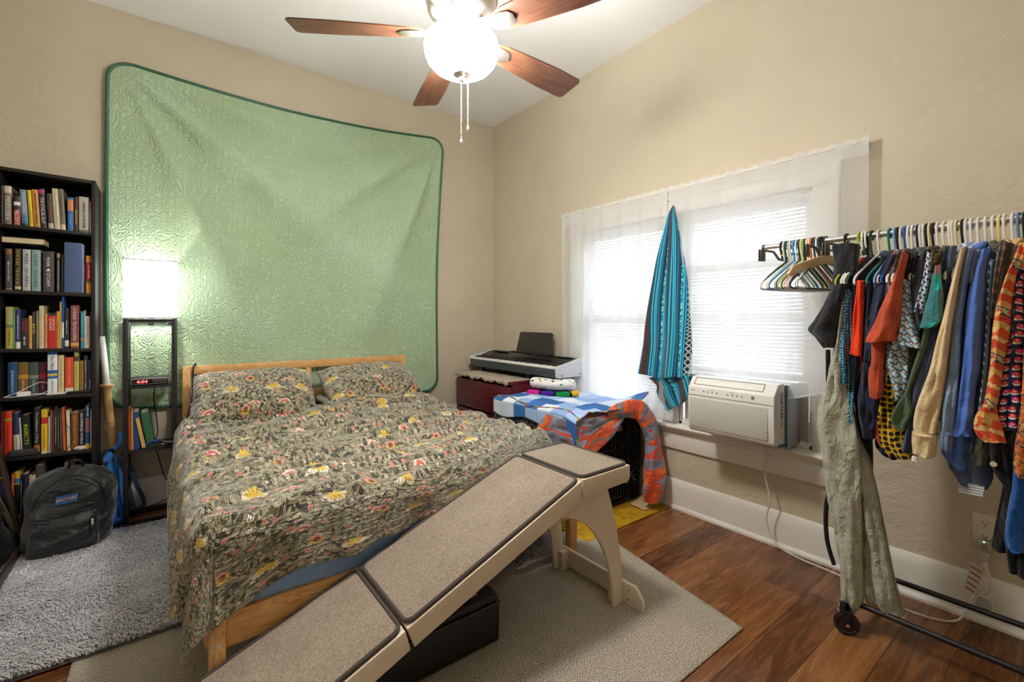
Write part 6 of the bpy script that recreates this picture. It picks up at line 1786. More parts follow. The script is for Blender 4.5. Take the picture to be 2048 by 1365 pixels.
# ================================================================ clothes rack
m_chr = M('chromed_steel_tube', (.72, .72, .72, 1), .18, 1.0, var=.05, vs=30)
m_rblk = M('black_powder_coated_tube', srgb('#161617'), .35, var=.15, vs=20)
RX, RZ = 2.37, 1.598
rk = thing('clothes_rack', (RX, .2, 0), 'rolling garment rack with chrome rail and black base along the right wall', 'clothes rack')
MB().tube([(RX, 1.03, RZ), (RX, -.62, RZ)], .0125, 16).build('hanging_rail', m_chr, rk)
MB().lathe([(0, 0), (.0145, 0), (.0145, .012), (0, .014)], (RX, 1.028, RZ), 16, 'y').build('rail_cap', m_rblk, rk)
for y in (.622, -.55):
    MB().tube([(RX, y, .10), (RX, y, RZ - .01)], .0135, 14).build('post', m_rblk, rk)
    MB().tube([(2.15, y + .005, .105), (2.56, y + .005, .105)], .013, 12).build('end_bar', m_rblk, rk)
    for x in (2.140, 2.555):
        R = Matrix.Translation((x - .004, y + .012, 0)) @ Matrix.Rotation(.45, 4, 'Z')
        c_ = MB().lathe([(0, -.013), (.012, -.013), (.014, -.010), (.030, -.009), (.034, -.012), (.041, -.010), (.044, -.004), (.044, .004), (.041, .010), (.034, .012), (.030, .009), (.012, .013), (0, .013)], (0, -.012, .0445), 32, 'x').xf(R).build('caster', m_rblk, rk)
        fk = MB().tube([(0, 0, .125), (0, 0, .085)], .011, 10)
        for sx in (-.020, .016): fk.prism([(sx, -.030, .095), (sx, .012, .095), (sx, -.002, .04), (sx, -.02, .04)], (.004, 0, 0))
        fk.box(-.020, .020, -.030, .012, .088, .097).xf(R).build('fork', m_rblk, c_, bevel=.002)
        MB().lathe([(0, -.021), (.006, -.021), (.006, .021), (0, .021)], (0, -.012, .0445), 10, 'x').xf(R).build('axle', m_bolt, c_)
for x in (2.205, 2.535): MB().tube([(x, .63, .105), (x, -.56, .105)], .011, 12).build('base_rail', m_rblk, rk)


# ---------------------------------------------------------------- hangers
def hanger_mesh():
    mb = MB(); pts = [(.004, 0, -.020)] + [(cos(a) * .0175 - 0, 0, sin(a) * .0175) for a in [math.radians(q) for q in range(-60, 181, 24)]] + [(-.017, 0, -.02), (-.006, 0, -.062), (0, 0, -.082)]
    mb.tube(smoothpath(pts, 3), .0042, 8)
    loop = [(0, 0, -.082), (-.05, 0, -.105), (-.12, 0, -.142), (-.185, 0, -.178), (-.207, 0, -.197), (-.207, 0, -.212), (-.193, 0, -.218), (0, 0, -.218), (.193, 0, -.218), (.207, 0, -.212), (.207, 0, -.197), (.185, 0, -.178), (.12, 0, -.142), (.05, 0, -.105), (0, 0, -.082)]
    mb.tube(loop, .0045, 8)
    me_o = mb.build('hanger', m_wp, None, loc=(0, 0, 0)); return me_o
hp_ = hanger_mesh(); hme = hp_.data; COL.objects.unlink(hp_); bpy.data.objects.remove(hp_)
PAL = {'white': '#e8e4dc', 'grey-white': '#cfccc6', 'ivory': '#e0d9c4', 'cream': '#e4d8a8', 'dark green': '#1f4a38', 'teal': '#147a6c', 'lime green': '#9dbb2c', 'light blue': '#6f9fd0', 'blue': '#1f57a8', 'bright blue': '#2f96d6', 'black': '#1b1b1d', 'purple': '#2f2150', 'orange': '#e4622a', 'dark teal': '#1d4350', 'red': '#cf3a2a', 'yellow': '#e6d27c', 'steel blue': '#5f86b8', 'grey': '#8f8f8c'}
hm = {k: H(v, .35, name=k.replace(' ', '_').replace('-', '_') + '_hanger_plastic', var=.04) for k, v in PAL.items()}
ORD = ['first', 'second', 'third', 'fourth', 'fifth', 'sixth', 'seventh', 'eighth', 'ninth', 'tenth', 'eleventh', 'twelfth', 'thirteenth', 'fourteenth', 'fifteenth', 'sixteenth', 'seventeenth', 'eighteenth', 'nineteenth', 'twentieth']
def rodY(px): return at(px, 470, 'x', RX).y
def hang(px, colour, label, group, yaw=-.12, tilt=0.0):
    o = bpy.data.objects.new('clothes_hanger', hme); COL.objects.link(o); o.location = (RX, rodY(px), RZ + .0005)
    o.rotation_euler = (tilt, 0, yaw); o.material_slots[0].link = 'OBJECT'; o.material_slots[0].material = hm[colour]
    return tag(o, label, 'hanger', group)
empt = [(1570, 'white'), (1574.5, 'dark green'), (1579, 'grey-white'), (1583, 'white'), (1590, 'bright blue'), (1595, 'white'), (1600.5, 'dark green'), (1605, 'ivory'), (1608.5, 'lime green'), (1612, 'black'), (1616.5, 'white'), (1620.5, 'ivory'), (1624.5, 'orange'), (1631, 'dark teal'), (1635.5, 'white'), (1641, 'dark teal')]
for i, (p, c_) in enumerate(empt):
    hang(p, c_, f'empty {c_} plastic hanger, {ORD[i]} from the window end of the rack', 'empty hangers at the window end', yaw=-.10 - .04 * sin(i * 2.1), tilt=.02 * sin(i * 1.7))
full = [(1719.5, 'lime green'), (1727, 'white'), (1734, 'white'), (1744, 'dark green'), (1759, 'white'), (1780, 'teal'), (1791.5, 'light blue'), (1797, 'black'), (1804, 'white'), (1811.5, 'blue'), (1818, 'white'), (1826, 'white'), (1836.5, 'purple'), (1842.5, 'white'), (1849, 'white'), (1854.5, 'black'), (1860, 'cream'), (1867.5, 'black'), (1876.5, 'white'), (1888.5, 'white'), (1900.5, 'white'), (1906, 'white'), (1913.5, 'cream'), (1926.5, 'black'), (1933, 'white'), (1943.5, 'white'), (1957.5, 'white'), (1973, 'white'), (1987.5, 'white'), (1999.5, 'yellow'), (2009.5, 'white'), (2026, 'white'), (2038, 'steel blue'), (2050, 'black')]
hues = {}
for i, (p, c_) in enumerate(full):
    hues[c_] = hues.get(c_, 0) + 1
    hang(p, c_, f'{c_} hanger holding clothes, {ORD[hues[c_] - 1]} {c_} one along the rack from the window' if sum(1 for q in full if q[1] == c_) > 1 else f'the only {c_} hanger holding clothes on the rack', 'hangers holding clothes', yaw=-.12 + .03 * sin(i * 1.3))
# clip hangers and the wooden one
m_clip = M('grey_smoked_plastic', srgb('#55524e'), .35, var=.1)
def clip_hanger(px, label, yaw):
    y = rodY(px); o = thing('clip_hanger', (RX, y, RZ), label, 'hanger', 'clip hangers')
    R = Matrix.Translation((RX, y, RZ)) @ Matrix.Rotation(yaw, 4, 'Z')
    mb = MB(); mb.tube([(cos(a) * .0175, 0, sin(a) * .0175) for a in [math.radians(q) for q in range(-70, 181, 25)]] + [(-.016, 0, -.02), (-.004, 0, -.05), (0, 0, -.066)], .0048, 8); mb.xf(R); mb.build('hook', m_rblk, o)
    MB().tube([(0, 0, -.022), (-.003, 0, -.052)], .0085, 8).xf(R).build('size_marker', H('#d9b32c', .5), o) if True else None
    mb = MB(); mb.tube([(-.165, 0, -.04), (-.155, 0, -.032), (-.07, 0, -.036), (-.03, 0, -.068), (0, 0, -.070), (.03, 0, -.068), (.07, 0, -.036), (.155, 0, -.032), (.165, 0, -.04)], .006, 8); mb.xf(R); mb.build('bar', m_clip, o)
    for s in (-1, 1):
        MB().box(s * .16 - .017, s * .16 + .017, -.008, -.003, -.085, -.03).box(s * .16 - .017, s * .16 + .017, .003, .008, -.085, -.03).xf(R).build('clip', m_clip, o, bevel=.002)
    return o
clip_hanger(1565, 'smoky grey clip hanger at the very window end of the rack', -.16)
clip_hanger(1694, 'dark clip hanger gripping the black shorts', -.18)
clip_hanger(1645, 'smoky clip hanger between the empty plastic ones and the shorts', -.05)
m_wood = M('pale_beech_wood', srgb('#d3b78c'), .4, var=.1, vs=4, stretch=(1, 8, 8))
wh = thing('wooden_hanger', (RX, rodY(1652), RZ), 'flat pale wooden hanger next to the black shorts', 'hanger')
R = Matrix.Translation((RX, rodY(1652), RZ)) @ Matrix.Rotation(-.38, 4, 'Z')
MB().tube([(cos(a) * .018, 0, sin(a) * .018) for a in [math.radians(q) for q in range(-60, 181, 24)]] + [(-.017, 0, -.02), (-.005, 0, -.05), (0, 0, -.085)], .0032, 8).xf(R).build('hook', m_rblk, wh)
pts = [(-.215, -.155), (-.19, -.118), (-.05, -.075), (0, -.06), (.05, -.075), (.19, -.118), (.215, -.155), (.2, -.165), (.05, -.118), (0, -.105), (-.05, -.118), (-.2, -.165)]
MB().prism([(x, -.007, z) for x, z in pts], (0, .014, 0)).xf(R).build('shoulder_bar', m_wood, wh, bevel=.003)


# ---------------------------------------------------------------- fabrics
def fab(name, hexs, rough=.85, weave=900, fold=.45, hi=1.25, lo=.8, sheen=.2):
    nt = NT(name); uv = nt.co('UV'); x, y, _ = nt.sep(uv); c0 = srgb(hexs)
    n = nt.noise(uv, 14, 4, .65)
    c = nt.ramp(n, [(.25, tuple(q * lo for q in c0[:3])), (.75, tuple(min(1, q * hi) for q in c0[:3]))])
    f = nt.noise(nt.map(uv, scale=(7, 4, 1)), 3, 4, .6, .4)
    nt.bsdf(c, rough, 0, nt.bump(f, fold * 1.2, .04), .25, sheen=sheen); return nt.mat
def pat(name, fn, fold=.4):
    nt = NT(name); uv = nt.co('UV'); c = fn(nt, uv)
    f = nt.noise(nt.map(uv, scale=(7, 4, 1)), 3, 4, .6, .4)
    nt.bsdf(c, .8, 0, nt.bump(f, fold * 1.2, .04), .2, sheen=.15); return nt.mat
def p_dots(nt, uv):
    x, y, r, g, b = nt.cells(uv, 90, .25); d = nt.math('SQRT', x * x + y * y)
    c = nt.mix(nt.noise(uv, 20), srgb('#0f4d70'), srgb('#1f6f96')); return nt.mix((d < .0026).max((nt.noise(uv, 160, 1) > .63)), c, srgb('#9fd0de'))
def p_waves(nt, uv):
    x, y, _ = nt.sep(uv); k = 1 / .025; r = (y * k).floor(); fx = ((x + r * .0125) * k).frac(); fy = (y * k).frac()
    a = (fx - .5); b = fy; d = nt.math('SQRT', a * a + b * b)
    c = nt.mix(d < .48, srgb('#a9c3d2'), srgb('#3c6a72')); c = nt.mix(d < .30, c, srgb('#c27a3c')); c = nt.mix(d < .16, c, srgb('#b6c8d2')); c = nt.mix((fx - fy).abs() < .12, c, srgb('#4a4c50')); return c
def p_tri(nt, uv):
    x, y, _ = nt.sep(uv); k = 1 / .014; r = (y * k).floor(); fx = ((x + r * .007) * k).frac(); fy = (y * k).frac()
    return nt.mix(((fx - .5).abs() * 2 < fy * .95) * (fy < .8), srgb('#e6e6ea'), srgb('#24488e'))
def p_ikat(nt, uv):
    x, y, _ = nt.sep(uv); w_ = nt.noise(uv, 60, 2, .6); yy = y + (w_ - .5) * .02 + ((x / .05).pp(1.0) - .5) * .02
    f = (yy / .15).frac(); dm = ((x / .04).frac() - .5).abs() * 2 + ((y / .05).frac() - .5).abs() * 2 + (w_ - .5) * .5
    c = nt.ramp(f, [(0, srgb('#d5552c')), (.2, srgb('#dfa85e')), (.32, srgb('#cf4a2a')), (.46, srgb('#4b4f66')), (.50, srgb('#b9b88a')), (.60, srgb('#50526a')), (.63, srgb('#dda35a')), (.75, srgb('#d2502b')), (.9, srgb('#e0b878'))], 'CONSTANT')
    return nt.mix((dm < .72) * (w_ > .3), c, nt.mix(f > .5, srgb('#e3bd78'), srgb('#c8432a')))
def p_pink(nt, uv):
    x, y, r, g, b = nt.cells(uv, 38, .35); y2 = y * 1.6; m, d = nt.flower(x, y2, .0115, 7, .3); m2 = ((x * x + (y + .0065) * (y + .0065) * 3) < .00011)
    c = nt.mix(nt.noise(uv, 70) > .56, srgb('#171c3e'), srgb('#27306a')); c = nt.mix(m2, c, srgb('#dcd6dc')); c = nt.mix(m, c, nt.mix(r > .4, srgb('#de2f74'), srgb('#cf3a24'))); return nt.mix(d < .004, c, srgb('#f0a0b8'))
def p_yellow(nt, uv):
    x, y, r, g, b = nt.cells(uv, 46, .3); d = nt.math('SQRT', x * x + y * y); X, Y, _ = nt.sep(uv)
    c = nt.mix(d < .0085, srgb('#c9a01f'), srgb('#1d1a14')); c2 = nt.mix(((Y + nt.noise(uv, 18) * .02) * 170).sin() > .2, srgb('#b58a1c'), srgb('#3c2c10')); s_ = ((X - .02) / .24).frac()
    c = nt.mix(s_ > .52, c, c2); return nt.mix(((s_ - .5).abs() < .05), c, srgb('#a8401c'))
def p_turq(nt, uv):
    x, y, _ = nt.sep(uv); kx = (x / .05).floor(); ky = (y / .055).floor(); r, _c = nt.white(nt.comb(kx, ky, 5)); s_ = ((y * 900).sin() > .1)
    c = nt.mix(r > .62, srgb('#27b0a6'), nt.mix(s_, srgb('#2a8f8c'), srgb('#4a5a62'))); c = nt.mix((r < .26), c, nt.mix(s_, srgb('#b82f60'), srgb('#a9a2b0'))); return c
def p_plaid(a, b_, c_):
    def f(nt, uv):
        x, y, _ = nt.sep(uv); s1 = ((x / .03).frac() < .35); s2 = ((y / .035).frac() < .35)
        return nt.mix(s1 * .6, nt.mix(s2 * .6, srgb(a), srgb(b_)), srgb(c_))
    return f
def p_olive(nt, uv):
    n = nt.noise(uv, 45, 3, .6, 1); return nt.ramp(n, [(0, srgb('#2c2c1c')), (.48, srgb('#3e4028')), (.5, srgb('#b08a2c')), (.58, srgb('#3a4a2c')), (.66, srgb('#c9a24a'))], 'CONSTANT')
def p_dark(nt, uv):
    n = nt.noise(uv, 40, 3, .6, 1); return nt.ramp(n, [(0, srgb('#17150f')), (.54, srgb('#17150f')), (.56, srgb('#a8801c')), (.64, srgb('#5a2a18'))], 'CONSTANT')
def p_orange(nt, uv):
    n = nt.noise(uv, 30, 3, .6, 1.5); return nt.ramp(n, [(0, srgb('#c8431f')), (.42, srgb('#e0843a')), (.5, srgb('#50404a')), (.56, srgb('#d9a24a')), (.62, srgb('#d04a24'))], 'CONSTANT')
def p_steel(nt, uv):
    x, y, _ = nt.sep(uv); s_ = (x / .022).frac(); lad = ((y / .03).frac() < .35)
    return nt.mix((s_ < .3) * lad, nt.mix(s_ < .3, srgb('#587a98'), srgb('#41586c')), srgb('#d8d4cc'))


def strip(rows, X, mat, parent, name, depth=None, seed=0, n=40, ripple=.12, loc=None):
    """cloth tube hung in front of x = X; rows give (photo row, left column, right column)"""
    pts = []
    for y, xl, xr in rows:
        a, b = at(xl, y, 'x', X), at(xr, y, 'x', X); pts.append(Vector(((a.y + b.y) / 2, (a.y - b.y) / 2, (a.z + b.z) / 2)))
    P = smoothpath(pts, 7) if len(pts) > 1 else pts
    mb = MB(); rings = []; N = len(P)
    for i, p in enumerate(P):
        w_ = max(.004, p.y); dp = depth if depth else min(.06, max(.016, w_ * .55)); ring = []
        for j in range(n):
            a = 2 * PI * j / n; pl_k = 2.5 if w_ < .03 else 3.5; fd = abs(sin(pl_k * a + seed + .8 * mnoise.noise(Vector((p.z * 5, seed, 1))))) ** .55; e = 1 - .26 * (1 - fd) * min(1, i / 4) + ripple * sin(a * 4 + seed + i * .10) + ripple * .9 * mnoise.noise(Vector((cos(a) * 1.8 + seed, sin(a) * 1.8, p.z * 7)))
            yy = p.x + w_ * cos(a) * (1 + (e - 1) * .35); q_ = mnoise.noise(Vector((w_ * cos(a) * 26 + seed, sin(a) + seed, p.z * 11 + seed))); xx = X + dp * .8 + dp * sin(a) * e + .006 * sin(w_ * 60 * cos(a) + seed + p.z * 9) + .013 * q_ * min(1, w_ / .03) - .016 * abs(mnoise.noise(Vector((w_ * cos(a) * 18 + seed * 2, 3, p.z * 5 + w_ * cos(a) * 20)))) * min(1, w_ / .03)
            ring.append((xx, yy, p.z + .004 * sin(a * 2 + seed)))
        rings.append(ring)
    mb.loft(rings)
    s = 0
    for i in range(N):
        if i: s += (Vector((0, P[i].x, P[i].z)) - Vector((0, P[i - 1].x, P[i - 1].z))).length
        for j in range(n):
            mb.uv[i * n + j] = (cos(2 * PI * j / n) * max(.004, P[i].y) * 1.15 + (.0 if sin(2 * PI * j / n) < 0 else .2) + seed * .13, -s + seed * .31)
    return mb.build(name, mat, parent, autos=180, loc=loc)


def garment(kind, px, mat, label, cat, strips, Lb=.0, half=.19, thick=.013, zs=None, collar=False, seed=None, btype='body'):
    """strips: list of (part name, X, rows[, depth]); body: thin flat trunk below the hanger of length Lb"""
    y = rodY(px); seed = seed if seed is not None else px * .7
    o = thing(kind, (RX, y, RZ - .1), label, cat, 'clothes hanging on the rack')
    if Lb:
        mb = MB(); rings = []; n = 20; zt = RZ - (.095 if zs is None else zs)
        lv = [(0, .055), (-.012, .075), (-.055, half * .75), (-.085, half), (-.12, half * 1.02), (-.25, half * .98), (-Lb * .55, half * .97), (-Lb * .8, half), (-Lb, half * 1.02)]
        for k, (dz, h) in enumerate(lv):
            th_ = thick * (.55 if k < 4 else 1); ring = []
            for j in range(n):
                a = 2 * PI * j / n; xx = cos(a) * h; w_ = sin(a) * th_ * (1 + .25 * sin(xx * 50 + seed + dz * 6))
                ring.append((RX + xx, y - .12 * -xx * 0 + w_ + .006 * sin(xx * 30 + seed + dz * 5) * (1 if k > 3 else .2) - xx * .12, zt + dz))
            rings.append(ring)
        mb.loft(rings)
        for i in range(len(rings)):
            for j in range(n): mb.uv[i * n + j] = (rings[i][j][0] + seed, rings[i][j][2])
        mb.build(btype, mat, o, autos=180)
        if collar:
            MB().tube([(RX + cos(a) * .062, y + sin(a) * .016, zt + .004 - .012 * cos(a * 2)) for a in [2 * PI * k / 20 for k in range(20)]], .011, 8, closed=True).build('collar', mat, o)
    for k, st in enumerate(strips):
        strip(st[2], st[1], mat if len(st) < 5 or st[4] is None else st[4], o, st[0], st[3] if len(st) > 3 else None, seed + k * 1.7)
    return o


F = fab
black = F('charcoal_black_twill', '#24262b'); sage = F('pale_sage_cotton', '#a9ab98', fold=.7); navy = F('midnight_navy_knit', '#171c2f'); navy2 = F('dark_navy_cotton', '#1f2b46')
garment('shorts', 1694, black, 'black shorts clipped by the waistband, one leg flaring left', 'shorts', [('waist', 2.20, [(489, 1660, 1716), (515, 1661, 1714), (545, 1662, 1711), (580, 1657, 1702), (612, 1646, 1690)], .03), ('leg', 2.15, [(570, 1659, 1690), (610, 1641, 1688), (640, 1622, 1684), (660, 1609, 1678), (676, 1628, 1671), (695, 1645, 1664)], .04), ('leg', 2.27, [(560, 1670, 1702), (620, 1664, 1698), (680, 1662, 1692)], .04)])
pants = garment('trousers', 1700, sage, 'pale sage green trousers reaching almost to the floor', 'trousers', [('leg', 2.165, [(600, 1681, 1690), (680, 1668, 1682), (735, 1656, 1684), (771, 1645, 1690), (809, 1631, 1700), (851, 1627, 1708), (886, 1631, 1714), (940, 1640, 1716), (1018, 1652, 1718), (1102, 1667, 1720), (1173, 1678, 1721), (1205, 1679, 1720), (1228, 1672, 1706)], .045), ('leg', 2.215, [(690, 1672, 1686), (760, 1672, 1694), (820, 1680, 1702), (886, 1692, 1718), (940, 1704, 1740), (1018, 1711, 1755), (1096, 1716, 1773), (1180, 1721, 1791), (1222, 1726, 1804)], .045)])
pk = MB(); 
for i in range(9):
    a, b = at(1644 + i * 2.2, 828 - i * 5.2, 'x', 2.178), at(1652 + i * 1.8, 832 - i * 4.8, 'x', 2.178); pk.tube([a, b], .0028, 6)
pk.build('ribbed_pocket', F('pocket_shade', '#8d8f7e'), pants)
dots = pat('teal_cotton_white_dots', p_dots)
garment('blouse', 1727, dots, 'teal blouse with white dots, two long panels hanging', 'blouse', [('front_panel', 2.165, [(581, 1689, 1697), (600, 1681, 1697), (630, 1674, 1694), (666, 1672, 1690), (720, 1671, 1690), (766, 1671, 1692)], .02), ('front_panel', 2.185, [(580, 1695, 1704), (640, 1689, 1703), (710, 1688, 1704), (780, 1690, 1707), (846, 1693, 1706)], .02)], Lb=.45)
garment('shirt', 1737, F('scarlet_orange_jersey', '#e63c12'), 'bright red-orange short-sleeved shirt', 'shirt', [('sleeve', 2.17, [(562, 1713, 1727), (590, 1709, 1725), (640, 1703, 1723), (685, 1698, 1723), (711, 1695, 1722)], .022), ('body_front', 2.20, [(650, 1706, 1724), (712, 1703, 1724), (746, 1712, 1725)], .03)], Lb=.42)
garment('shirt', 1744, navy, 'dark navy T-shirt right of the red-orange shirt', 'shirt', [('sleeve', 2.19, [(560, 1733, 1752), (620, 1727, 1745), (700, 1722, 1741), (760, 1718, 1742), (820, 1712, 1750), (878, 1722, 1748)], .05)], Lb=.55)
garment('shirt', 1780, navy2, 'navy shirt with folded sleeve left of the rust shirt', 'shirt', [('sleeve', 2.17, [(508, 1779, 1798), (530, 1764, 1790), (560, 1751, 1780), (620, 1738, 1762), (680, 1727, 1750), (722, 1724, 1742)], .03)], Lb=.5, collar=True)
bl_ = garment('shirt', 1750, F('ink_blue_jersey', '#1d2440'), 'ink blue garment bunched below the rust shirt', 'shirt', [('hem', 2.19, [(640, 1730, 1750), (700, 1728, 1752), (780, 1716, 1762), (800, 1712, 1762), (830, 1716, 1760), (860, 1722, 1758)], .04)], Lb=.5)
garment('shirt', 1791, pat('grey_check_flannel', p_plaid('#6a6562', '#8f8a86', '#4d4a4a')), 'grey checked shirt peeking out left of the rust shirt', 'shirt', [('sleeve', 2.18, [(500, 1790, 1803), (530, 1781, 1794), (565, 1773, 1786), (600, 1768, 1780)], .02)], Lb=.4)
garment('shirt', 1804, F('rust_crinkled_cotton', '#b84a2c'), 'rust orange short-sleeved shirt', 'shirt', [('sleeve', 2.115, [(508, 1801, 1812), (543, 1788, 1806), (585, 1769, 1802), (620, 1754, 1800), (650, 1744, 1798), (673, 1731, 1795), (684, 1728, 1790)], .035), ('body_front', 2.16, [(650, 1738, 1785), (690, 1732, 1770), (740, 1734, 1766), (797, 1736, 1763)], .04)], Lb=.48, collar=True)
garment('shirt', 1811, pat('black_gold_print', p_dark), 'black shirt with gold print behind the rust shoulder', 'shirt', [('sleeve', 2.17, [(505, 1811, 1822), (540, 1804, 1818), (585, 1800, 1813), (620, 1798, 1812)], .022)], Lb=.45)
garment('shirt', 1818, pat('geometric_wave_print', p_waves), 'shirt in pale blue, teal and orange wave print', 'shirt', [('sleeve', 2.135, [(560, 1806, 1817), (600, 1803, 1820), (640, 1799, 1826), (670, 1794, 1836), (694, 1786, 1841)], .03), ('body_front', 2.155, [(675, 1782, 1822), (715, 1771, 1813), (760, 1776, 1815), (785, 1783, 1812), (803, 1786, 1804)], .04)], Lb=.5)
garment('shirt', 1826, F('washed_black_jersey', '#1d1d20'), 'plain black shirt right of the wave print', 'shirt', [('sleeve', 2.17, [(510, 1826, 1840), (545, 1816, 1834), (580, 1812, 1828), (640, 1824, 1838)], .025)], Lb=.45, collar=True)
garment('shirt', 1842, F('charcoal_grey_jersey', '#2d2d31'), 'charcoal short-sleeved shirt left of the triangle print', 'shirt', [('sleeve', 2.15, [(500, 1842, 1857), (540, 1828, 1852), (580, 1815, 1845), (625, 1822, 1842), (660, 1829, 1846)], .03)], Lb=.5, collar=True)
garment('shirt', 1854, pat('blue_white_triangle_print', p_tri), 'white shirt with small blue triangles', 'shirt', [('sleeve', 2.14, [(506, 1854, 1862), (535, 1849, 1860), (563, 1843, 1857), (600, 1832, 1849), (626, 1824, 1842)], .022)], Lb=.42)
garment('shirt', 1862, pat('olive_mustard_floral', p_olive), 'olive and mustard floral shirt beside the triangle print', 'shirt', [('sleeve', 2.17, [(500, 1862, 1877), (530, 1857, 1872), (570, 1852, 1866), (610, 1848, 1860)], .025)], Lb=.45, collar=True)
garment('shirt', 1878, pat('turquoise_patch_print', p_turq), 'turquoise short-sleeved shirt with magenta and grey patches', 'shirt', [('sleeve', 2.115, [(530, 1868, 1877), (560, 1861, 1880), (590, 1854, 1884), (615, 1846, 1885), (640, 1839, 1886), (655, 1835, 1868)], .03), ('collar', 2.20, [(492, 1884, 1896), (515, 1877, 1893), (545, 1869, 1885)], .03, pat('grey_rose_plaid', p_plaid('#5f6a62', '#4c5a52', '#7a4a56')))], Lb=.5)
garment('jacket', 1850, F('forest_green_cotton', '#4d6249'), 'forest green jacket with one rolled-up sleeve end', 'jacket', [('sleeve', 2.145, [(640, 1850, 1864), (690, 1838, 1852), (740, 1822, 1836), (785, 1808, 1820), (803, 1797, 1824), (825, 1785, 1827), (845, 1779, 1818), (862, 1795, 1808)], .035)], Lb=.55, collar=True)
garment('jeans_shirt', 1888, F('acid_wash_indigo', '#414a68', hi=1.7, lo=.6), 'dark acid-washed denim shirt left of the cream one', 'shirt', [('sleeve', 2.165, [(492, 1898, 1911), (540, 1888, 1903), (600, 1872, 1890), (680, 1850, 1874), (760, 1828, 1855), (830, 1815, 1838), (905, 1800, 1822)], .03)], Lb=.6)
garment('shirt', 1913, pat('cream_slub_cotton', lambda nt, uv: nt.mix(((nt.sep(uv)[1] * 420).sin() > .96) * .12, nt.ramp(nt.noise(uv, 12, 4), [(.3, srgb('#d2b98c')), (.7, srgb('#e4d0a6'))]), srgb('#8a7450'))), 'cream long-sleeved shirt with buttoned cuff', 'shirt', [('sleeve', 2.11, [(494, 1919, 1932), (520, 1911, 1925), (554, 1903, 1917), (610, 1889, 1908), (660, 1876, 1900), (742, 1855, 1892), (814, 1830, 1881), (850, 1822, 1873), (868, 1822, 1871)], .035), ('cuff', 2.105, [(870, 1821, 1871), (890, 1821, 1870), (914, 1823, 1868)], .036), ('label', 2.12, [(914, 1823, 1836), (926, 1824, 1836)], .004, m_wp)], Lb=.62, collar=True)
garment('shirt', 1933, F('light_blue_denim', '#7990ae', hi=1.3), 'light blue denim shirt with frayed cuff right of cream', 'shirt', [('sleeve', 2.13, [(497, 1931, 1947), (540, 1924, 1937), (600, 1911, 1928), (660, 1901, 1921), (735, 1894, 1919), (785, 1887, 1914), (850, 1880, 1906), (868, 1879, 1904)], .03), ('cuff', 2.125, [(866, 1878, 1906), (884, 1877, 1904), (903, 1878, 1901)], .032, F('frayed_cuff_denim', '#54637e', hi=2.2, lo=.4))], Lb=.6, collar=True)
garment('shirt', 1943, pat('lavender_pinstripe', lambda nt, uv: nt.mix(((nt.sep(uv)[0] * 700).sin() > .5), srgb('#c3c7de'), srgb('#8f96bd'))), 'pale lavender striped shirt, only its shoulder showing', 'shirt', [('sleeve', 2.165, [(500, 1945, 1958), (530, 1937, 1951), (565, 1931, 1946)], .025)], Lb=.5, collar=True)
garment('shirt', 1957, F('cornflower_blue_cotton', '#4f76c9'), 'cornflower blue long-sleeved shirt', 'shirt', [('sleeve', 2.135, [(497, 1960, 1981), (540, 1947, 1969), (590, 1933, 1966), (660, 1928, 1960), (735, 1923, 1958), (785, 1916, 1949), (850, 1904, 1945), (875, 1892, 1943)], .032), ('hem', 2.17, [(850, 1890, 1943), (885, 1880, 1940), (915, 1882, 1936), (940, 1904, 1931)], .05)], Lb=.62, collar=True)
garment('shirt', 1973, F('mid_blue_denim', '#38547e'), 'mid blue denim shirt behind the cornflower one', 'shirt', [('sleeve', 2.17, [(505, 1977, 1992), (560, 1967, 1980), (640, 1962, 1973), (735, 1955, 1968), (820, 1946, 1960), (905, 1934, 1950)], .028)], Lb=.6)
garment('shirt', 1987, pat('steel_blue_ladder_stripe', p_steel), 'steel blue shirt with a white ladder stripe', 'shirt', [('sleeve', 2.15, [(518, 1974, 1994), (545, 1973, 1989), (600, 1972, 1983), (680, 1968, 1979), (760, 1962, 1972), (830, 1955, 1963)], .024)], Lb=.55)
garment('shirt', 1999, pat('brown_grey_plaid_flannel', p_plaid('#57504a', '#857c72', '#3d3835')), 'brown and grey plaid shirt beside the orange knit', 'shirt', [('sleeve', 2.155, [(484, 1998, 2018), (530, 1988, 2007), (580, 1982, 1997), (640, 1977, 1990)], .028)], Lb=.55, collar=True)
garment('jacket', 2009, F('olive_drab_canvas', '#454736'), 'olive canvas jacket with its hem below the orange sleeve', 'jacket', [('sleeve', 2.165, [(488, 2011, 2028), (540, 2000, 2018), (600, 1990, 2005), (680, 1980, 1993), (760, 1966, 1980), (830, 1957, 1976)], .028), ('hem', 2.16, [(830, 1955, 1982), (880, 1946, 1981), (915, 1937, 1979), (932, 1935, 1974)], .04)], Lb=.62)
garment('cardigan', 2026, pat('orange_ikat_knit', p_ikat), 'orange and red patterned knit cardigan with rolled cuff', 'cardigan', [('sleeve', 2.10, [(488, 2036, 2056), (515, 2026, 2050), (550, 2010, 2032), (600, 1993, 2026), (655, 1984, 2020), (735, 1977, 2004), (785, 1969, 1997), (822, 1962, 1990)], .036), ('cuff', 2.095, [(815, 1960, 1990), (838, 1947, 1996), (858, 1945, 2003), (876, 1952, 2008), (887, 1964, 2010)], .042)], Lb=.6, collar=True)
garment('dress', 2036, pat('navy_pink_flower_print', p_pink), 'navy dress printed with pink and red flowers', 'dress', [('front_panel', 2.13, [(540, 2032, 2050), (600, 2024, 2046), (660, 2018, 2050), (735, 2004, 2052), (800, 1991, 2054), (845, 1986, 2050), (864, 2000, 2042)], .04)], Lb=.6)
